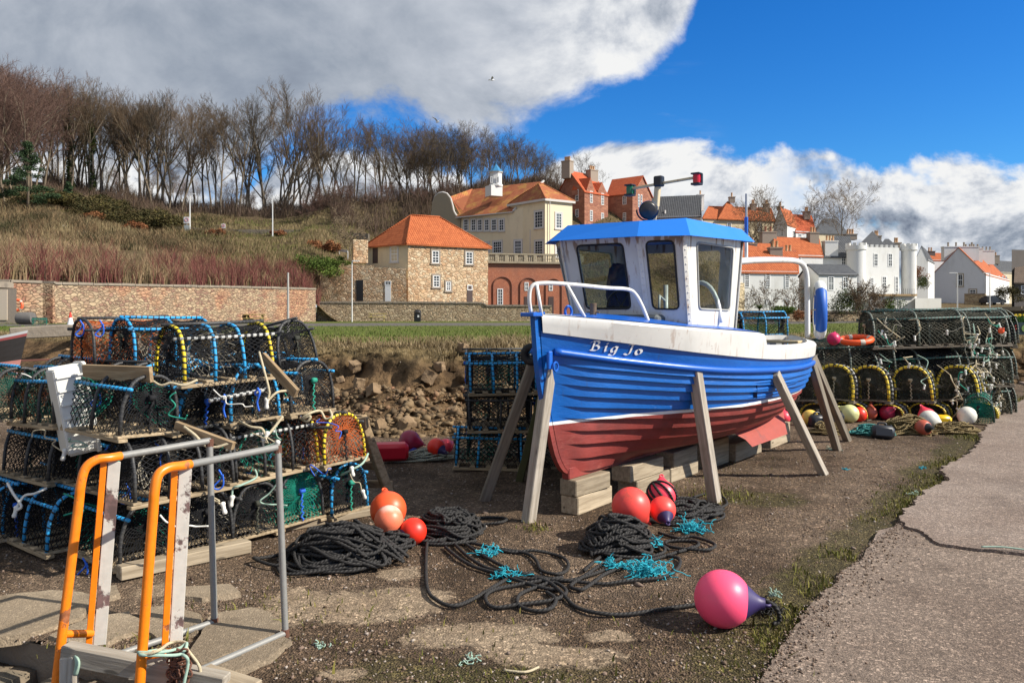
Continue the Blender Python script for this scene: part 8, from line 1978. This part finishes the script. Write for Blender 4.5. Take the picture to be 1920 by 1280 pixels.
# leaf masses -------------------------------------------------
def leaves(c, n, size, blobs, seed):
    """small triangles through the volume of several blobs; col = shade class"""
    g = np.random.default_rng(seed); bl = np.array(blobs, float); w = bl[:, 3] * bl[:, 4] * bl[:, 5]; idx = g.choice(len(bl), n, p=w / w.sum())
    d = g.normal(size=(n, 3)); d /= np.linalg.norm(d, axis=1, keepdims=True); r = g.uniform(0, 1, (n, 1)) ** .42 * g.uniform(.8, 1.12, (n, 1)); pos = bl[idx, :3] + d * r * bl[idx, 3:6]
    pos[:, 2] = np.maximum(pos[:, 2], .05); a = g.normal(size=(n, 3)); b_ = g.normal(size=(n, 3)); a /= np.linalg.norm(a, axis=1, keepdims=True); b_ /= np.linalg.norm(b_, axis=1, keepdims=True); s_ = size * g.uniform(.6, 1.4, (n, 1))
    V = np.stack([pos - a * s_ * .5, pos + a * s_ * .5 + b_ * s_ * .15, pos + b_ * s_ * .8], 1).reshape(-1, 3); Fc = np.arange(n * 3).reshape(-1, 3); col = np.repeat(np.clip(g.uniform(0, 1, n) * .7 + (idx % 4) * .1, 0, 1), 3)
    return V, Fc, col
MAT_GORSE = attr_mat('gorse', [(.022, .026, .009), (.05, .045, .014), (.075, .055, .022), (.10, .085, .02)]); MAT_GREENB = attr_mat('bright_evergreen', [(.035, .06, .01), (.07, .11, .018), (.13, .17, .03)]); MAT_PINE = attr_mat('pine_needles', [(.014, .030, .014), (.03, .055, .022), (.055, .085, .035)]); MAT_IVY = attr_mat('ivy', [(.02, .035, .008), (.05, .07, .015), (.09, .10, .03)]); MAT_RUSTB = attr_mat('rusty_bracken', [(.12, .045, .02), (.22, .085, .035), (.28, .14, .06)])
def bush(px, d_, yb, w, h, mat, label, n, size, seed, z=None, name='bush', group=None):
    p = pl(px, d_); p.z = zat(yb, d_) if z is None else z; rr = random.Random(seed); bl = []
    for _ in range(9): bl.append((rr.uniform(-.42, .42) * w, rr.uniform(-.3, .3) * w, rr.uniform(.2, .72) * h, rr.uniform(.16, .3) * w, rr.uniform(.16, .28) * w, rr.uniform(.18, .34) * h))
    V, Fc, c = leaves(None, n, size, bl, seed); o = np_mesh(name, V, Fc, mat, attr={'col': c}); o.location = p; return tag(o, label, 'bush', group)
for k_ in range(19):
    px = random.uniform(40, 315); y = lerp(352, 425, random.random()) if px < 230 else random.uniform(390, 432); s_ = .8 if y < 385 else .66; p = hill_at(px, s_ + random.uniform(-.05, .08)); bush(px, p.y, 0, random.uniform(4.5, 7.5), random.uniform(1.8, 3.0), MAT_GORSE, 'dark green and brown gorse bush on the slope below the trees', 2600, .26, 100 + k_, p.z - .2, 'gorse_bush', 'gorse bushes on the slope')
bush(590, 84, 516, 5.0, 2.5, MAT_GREENB, 'bright green rounded bush at the end of the long wall', 5200, .17, 130, zat(520, 84)); bush(632, 88, 500, 3.2, 1.5, MAT_GREENB, 'lower green bush beside the ruined gatepost', 2200, .17, 131, zat(502, 88))
bush(1590, 72, 603, 3.6, 3.3, MAT_IVY, 'dark green evergreen bush beneath the bare garden tree', 6000, .12, 132); bush(1668, 75, 595, 2.2, 2.0, MAT_GREENB, 'yellow green bush at the right of the garden tree', 2200, .11, 133)
for k_, (px, d_, yb, w, h, m_, lab) in enumerate(((1515, 66, 606, 2.0, 1.3, MAT_RUSTB, 'reddish brown bush below the gantry post'), (1478, 70, 590, 2.4, .9, MAT_GREENB, 'clipped green bush behind the boat stern'), (1540, 66, 608, 2.4, .9, MAT_GORSE, 'low dark shrub by the garden wall'), (1655, 64, 610, 4.2, 1.4, attr_mat('brown_hedge', [(.09, .06, .04), (.15, .105, .07), (.20, .15, .10)]), 'brown clipped hedge right of the garden tree'), (1725, 110, 530, 3.2, 2.6, MAT_RUSTB, 'dark red bush beside the plain white gable'), (1722, 108, 548, 3.0, 2.4, MAT_IVY, 'dark green bush below the red one beside the gable'), (1893, 84, 568, 3.0, 1.9, MAT_GORSE, 'olive bush before the brown building at the right'), (250, 100, 0, 3, 1.2, MAT_RUSTB, 'rusty bracken patch on the scree slope'), (180, 104, 0, 3.4, 1.3, MAT_RUSTB, 'rusty bracken patch left on the scree slope'), (405, 106, 0, 2.6, 1.2, MAT_RUSTB, 'rusty bracken at the foot of the dark wall'), (612, 103, 0, 3.6, 1.7, MAT_RUSTB, 'rusty beech shrub by the guard rail'), (520, 112, 0, 2.2, .9, MAT_RUSTB, 'rusty shrub below the white pole'))):
    z = None if yb else hill_at(px, (d_ - interp(px, WALLD)) / (TREED - interp(px, WALLD))).z - .1; bush(px, d_, yb, w, h, m_, lab, int(900 * w), .13 if yb else .2, 140 + k_, z)
def conifer(px, d_, hh, label, seed):
    p = hill_at(px, (d_ - interp(px, WALLD)) / (TREED - interp(px, WALLD))); o = thing('conifer_tree', label, 'tree', p); MB().tube([(0, 0, -.3), (.1, 0, hh * .5), (0, 0, hh)], .16, 8, rs=[.2, .13, .03]).build('trunk', MAT_BARK, o, smooth=True)
    rr = random.Random(seed); bl = []
    for i in range(46):
        f = rr.random() ** .8; z = lerp(.12, 1.0, f) * hh; r = (1.02 - f) * hh * .36 * rr.uniform(.5, 1.1); a = rr.uniform(0, 6.28); bl.append((r * math.cos(a), r * math.sin(a), z, hh * .11 * (1.2 - f * .6), hh * .11 * (1.2 - f * .6), hh * .045))
    V, Fc, c = leaves(None, 11000, .2, bl, seed); np_mesh('crown', V, Fc, MAT_PINE, o, attr={'col': c}); return o
conifer(52, 104, 8.6, 'dark green conifer standing alone in front of the purple brown trees', 5); conifer(128, 112, 3.4, 'small spreading pine low on the slope right of the conifer', 6)
for px, s_, hh, lab in ((130, .97, 12, 'tall tree trunk thickly clad in ivy, left of two'), (172, .98, 11, 'tall tree trunk thickly clad in ivy, right of two')):
    p = hill_at(px, s_); o = thing('ivy_clad_tree', lab, 'tree', p); MB().tube(spline([(0, 0, -.3), (.2, 0, hh * .4), (-.1, .1, hh * .8), (.2, 0, hh)], 4), .2, 7).build('trunk', MAT_BARK, o, smooth=True); bl = [(random.uniform(-.25, .25) + .2 * math.sin(z), random.uniform(-.2, .2), z, random.uniform(.3, .75), .4, .7) for z in np.linspace(.4, hh, 22)]; V, Fc, c = leaves(None, 4200, .22, bl, px); np_mesh('ivy', V, Fc, MAT_IVY, o, attr={'col': c})
# palm-like plant
o = thing('garden_palm', 'small spiky palm before the white house under the gantry', 'palm', pl(1424, 72) + up_ * .2); MB().tube([(0, 0, 0), (0, 0, 1.3)], .08, 6).build('trunk', MAT_BARK, o); n_ = 130; V, Fc, c = blades(np.tile([0, 0, 1.25], (n_, 1)), rng.uniform(.15, .6, n_), np.full(n_, .05), rng.normal(0, 1.3, (n_, 2)), rng.uniform(0, 1, n_)); np_mesh('crown', V, Fc, MAT_GREENB, o, attr={'col': c})
# ---- fields of stems and grass (stuff)
def field(name, n, gen, hr, w, lean, mat, colf=None):
    pos, h, cl = [], [], []
    while len(pos) < n:
        q = gen()
        if q is None: continue
        p, hk, c = q; pos.append(tuple(p)); h.append(random.uniform(*hr) * hk); cl.append(c)
    m_ = len(pos); h = np.array(h); V, Fc, c = blades(np.array(pos), h, h * 0 + w * rng.uniform(.6, 1.4, m_), rng.normal(0, lean, (m_, 2)), np.array(cl)); return tag(np_mesh(name, V, Fc, mat, attr={'col': c}), kind='stuff')
def sd(px, d_): wd = interp(px, WALLD) + .4; return (d_ - wd) / (TREED - wd)
REDZ = [(-60, .3), (60, .25), (120, .55), (180, .9), (212, .8), (225, .15), (280, .2), (300, .8), (350, 1), (395, .9), (410, .45), (450, .6), (480, .95), (560, .9), (600, .4)]
def g_red():
    px = random.uniform(-200, 600); wd = interp(px, WALLD); d_ = wd + .9 + random.random() ** 1.4 * 13
    k = interp(px, REDZ) + .9 * nz(px * .02, d_ * .2, 3.3, 1.2, 3)
    if random.random() > k or nz(px * .05, d_ * .35, 6, 1, 3) < -.12: return None
    p = hill_pt(px, sd(px, d_)); p.z -= .1; return p, .75 + .9 * nz(px * .03, d_ * .3, 1, 1, 2) + .2, min(1, max(0, .5 + random.gauss(0, .28)))
MAT_REDST2 = attr_mat('red_stems', [(.10, .05, .042), (.165, .042, .042), (.17, .065, .05), (.22, .13, .075)])
field('red_stemmed_shrubs', 12500, g_red, (.8, 2.3), .034, .32, MAT_REDST2)
def g_tan():
    px = random.uniform(-300, 620); wd = interp(px, WALLD); d_ = wd + 1 + random.random() * 36; rz_ = interp(px, REDZ)
    if d_ - wd < 11 and random.random() < rz_ * .45: return None
    if nz(px * .012, d_ * .06, 9, 1, 3) < -.22: return None
    p = hill_pt(px, sd(px, d_)); k = (1.5 if px < 330 else 1.1) if d_ - wd < 16 else .6; return p, k, min(1, max(0, .55 + random.gauss(0, .25) - (.2 if px > 380 else 0)))
MAT_TAN = attr_mat('dry_stems', [(.11, .085, .035), (.20, .15, .075), (.28, .205, .115), (.22, .15, .09)])
field('dry_stems', 30000, g_tan, (.6, 1.3), .05, .3, MAT_TAN)
def g_under():
    px = random.uniform(80, 1060); s_ = random.uniform(.86, 1.12)
    if 620 < px < 850: s_ = random.uniform(.70, 1.04)
    p = hill_pt(px, s_)
    if 345 < px < 620 and s_ < .93: return None
    return p, 1.0 + .5 * nz(px * .02, s_ * 5, 2, 1, 3) * 2, random.random()
MAT_UND = attr_mat('undergrowth', [(.05, .036, .026), (.09, .06, .045), (.13, .085, .06), (.10, .075, .04)])
field('undergrowth', 24000, g_under, (.8, 2.4), .055, .35, MAT_UND)
def g_slope():
    px = random.uniform(330, 760); d_ = random.uniform(78, 125); s_ = sd(px, d_); 
    if px > 600 and d_ < 92: return None
    p = hill_pt(px, min(1, s_)); return p, 1, min(1, max(0, .4 + .8 * nz(p.x, p.y, 3, .12, 3) + random.gauss(0, .18)))
field('hill_grass', 15000, g_slope, (.25, .6), .06, .4, attr_mat('hill_grass_blades', [(.075, .085, .022), (.13, .125, .04), (.21, .17, .075), (.25, .19, .10)]))
def g_bank():
    px = random.uniform(-60, 1930); r = random.choice((random.uniform(.80, 1.06), random.uniform(.95, 1.35), random.uniform(.9, 1.2)))
    p = bank_pt(px, r); k = (1.0 if nz(p.x, p.y, 1, .7, 3) > -.1 else .5) * (1.5 if 930 < px < 1010 else 1) * (.5 if r > 1.25 else 1); p.z -= .02
    return p, k, min(1, max(0, .55 + random.gauss(0, .25)))
field('dry_bank_grass', 30000, g_bank, (.06, .22), .010, .5, attr_mat('straw_grass', [(.075, .06, .025), (.17, .125, .06), (.27, .20, .11), (.36, .28, .17)]))
def g_green():
    px = random.uniform(-60, 1930); r = random.uniform(1.2, 1.74) if random.random() < .9 else random.uniform(1.93, 2.0); p = bank_pt(px, r); return p, 1, random.random()
field('verge_grass', 26000, g_green, (.05, .13), .02, .5, attr_mat('green_grass', [(.05, .085, .012), (.085, .13, .02), (.15, .17, .04)]))
def g_hang():
    px = random.uniform(420, 1010); p = bank_pt(px, random.uniform(.76, .98)); p.z += .02; return p, 1, random.random()
pos = []; n_ = 5200
for _ in range(n_): px = random.uniform(-20, 1900); pos.append(tuple(bank_pt(px, random.uniform(.82, 1.0))))
hh = rng.uniform(.08, .26, n_); V, Fc, c = blades(np.array(pos), -hh * .8, np.full(n_, .009), rng.normal(0, .4, (n_, 2)) + np.array([0, .9]), rng.uniform(0, 1, n_)); tag(np_mesh('hanging_grass', V, Fc, attr_mat('dead_grass', [(.06, .045, .022), (.13, .095, .05), (.24, .18, .10)]), attr={'col': c}), kind='stuff')
def g_rough():
    px = random.uniform(-140, 440); s_ = random.uniform(.34, .9); p = hill_pt(px, s_)
    k = nz(p.x, p.y, 5, .1, 4)
    if k < -.2: return None
    return p, .7 + max(0, k) * 1.6, min(1, max(0, .45 + nz(p.x, p.y, 8, .2, 3) + random.gauss(0, .2)))
field('rough_growth', 24000, g_rough, (.35, 1.1), .06, .5, attr_mat('rough_stems', [(.035, .036, .013), (.075, .06, .03), (.12, .085, .045), (.17, .105, .055), (.21, .165, .085)]))
# ---- rubble of the eroded bank
MAT_RUB = attr_mat('rubble_stones', [(.05, .036, .022), (.12, .082, .048), (.20, .14, .08), (.17, .12, .07), (.22, .12, .07), (.30, .225, .14)], .95)
pos, sz, cl = [], [], []
while len(pos) < 4200:
    px = random.uniform(120, 1900); 
    if px < 520 and random.random() < .75: continue
    if px > 1060 and random.random() < .6: continue
    r = random.random() ** 1.2 * .56; p = bank_pt(px, r)
    if random.random() > 1.15 - r: continue
    s_ = .014 + .062 * random.random() ** 3.2; p.z += s_ * .2; pos.append(tuple(p)); sz.append(s_); cl.append(min(1, max(0, random.random() * (.5 + .6 * r) + .1)))
tag(rocks('rubble', np.array(pos), np.array(sz), MAT_RUB, np.array(cl)), kind='stuff')
MAT_BOUL = M('tan_boulder', (.23, .155, .088), .95, .4, 4, bump=.9, bscale=10, col2=(.12, .08, .048), f2=.4, s2=2, bdist=.03)
for k_, (px, py, s_, lab) in enumerate(((667, 690, .15, 'upright tan boulder lodged high in the eroded bank'), (675, 722, .15, 'square tan boulder below the upright one in the bank'), (702, 735, .16, 'pale slab lying on the rubble, tilted'), (805, 710, .17, 'dark boulder overhung by the turf'), (640, 715, .10, 'small pale boulder at the left of the rubble'), (765, 800, .17, 'grey flat stone at the foot of the rubble'), (715, 800, .13, 'dark mossy stone low in the rubble'), (825, 690, .12, 'tan stone stuck in the earth right of the overhang'), (788, 745, .10, 'loose square stone in the middle of the rubble'), (868, 655, .13, 'stone embedded under the lip of the bank'), (590, 735, .12, 'boulder partly behind the leaning plank'), (850, 775, .13, 'stone at the foot of the rubble by the pots'))):
    lo, hi = -.02, 1.0                                              # rest it on the face of the bank
    for _ in range(24):
        m_ = (lo + hi) / 2; q = bank_pt(px, m_)
        if proj(q)[1] > py: lo = m_
        else: hi = m_
    q = bank_pt(px, lo); mb = MB(); lump(mb, (0, 0, 0), (s_ * .72, s_ * .6, s_ * .66), k_ + 50, 4, .35, boxy=.85); o = mb.build('boulder', MAT_BOUL, smooth=35); o.location = q + Vector((0, -.05, .03)); o.rotation_euler = (random.uniform(-.5, .5), random.uniform(-.5, .5), random.uniform(0, 3)); tag(o, lab, 'boulder', 'boulders in the eroded bank')
# ---- gulls in flight
MAT_GULL = mat_simple('gull_white', (.75, .75, .76), .7); MAT_GULLG = mat_simple('gull_grey', (.38, .40, .43), .7)
for px, py, d_, a, lab in ((922, 150, 70, .3, 'gull gliding with level wings below the grey cloud'), (820, 229, 75, -.6, 'gull with raised wings just above the treetops')):
    o = thing('gull', lab, 'bird', P(px, py, d_), rz=a); up = .05 if a > 0 else .3
    MB().lathe([(0, -.24), (.03, -.2), (.075, -.05), (.07, .08), (.04, .18), (.035, .22), (0, .27)], 12, Matrix.Rotation(R(90), 4, 'Y')).build('body', MAT_GULL, o, smooth=True)
    for sg in (-1, 1):
        mb = MB(); w = [(.08, 0, .03), (-.08, 0, .03), (-.10, sg * .28, .10 + up * .5), (.09, sg * .28, .10 + up * .5), (-.16, sg * .62, .06 + up), (-.06, sg * .62, .06 + up)]
        w2 = [(x, y, z + .012) for x, y, z in w]; mb.add(w + w2, [(0, 1, 2, 3), (3, 2, 4, 5), (6, 9, 8, 7), (9, 11, 10, 8), (0, 3, 9, 6), (3, 5, 11, 9), (5, 4, 10, 11), (4, 2, 8, 10), (2, 1, 7, 8)]); mb.build('wing', MAT_GULLG, o)
def g_mid():
    px = random.uniform(1060, 1420); s_ = random.uniform(.25, 1.0); return hill_pt(px, s_), 1, min(1, max(0, .5 + random.gauss(0, .25)))
field('slope_grass', 9000, g_mid, (.2, .6), .06, .45, bpy.data.materials['hill_grass_blades'])
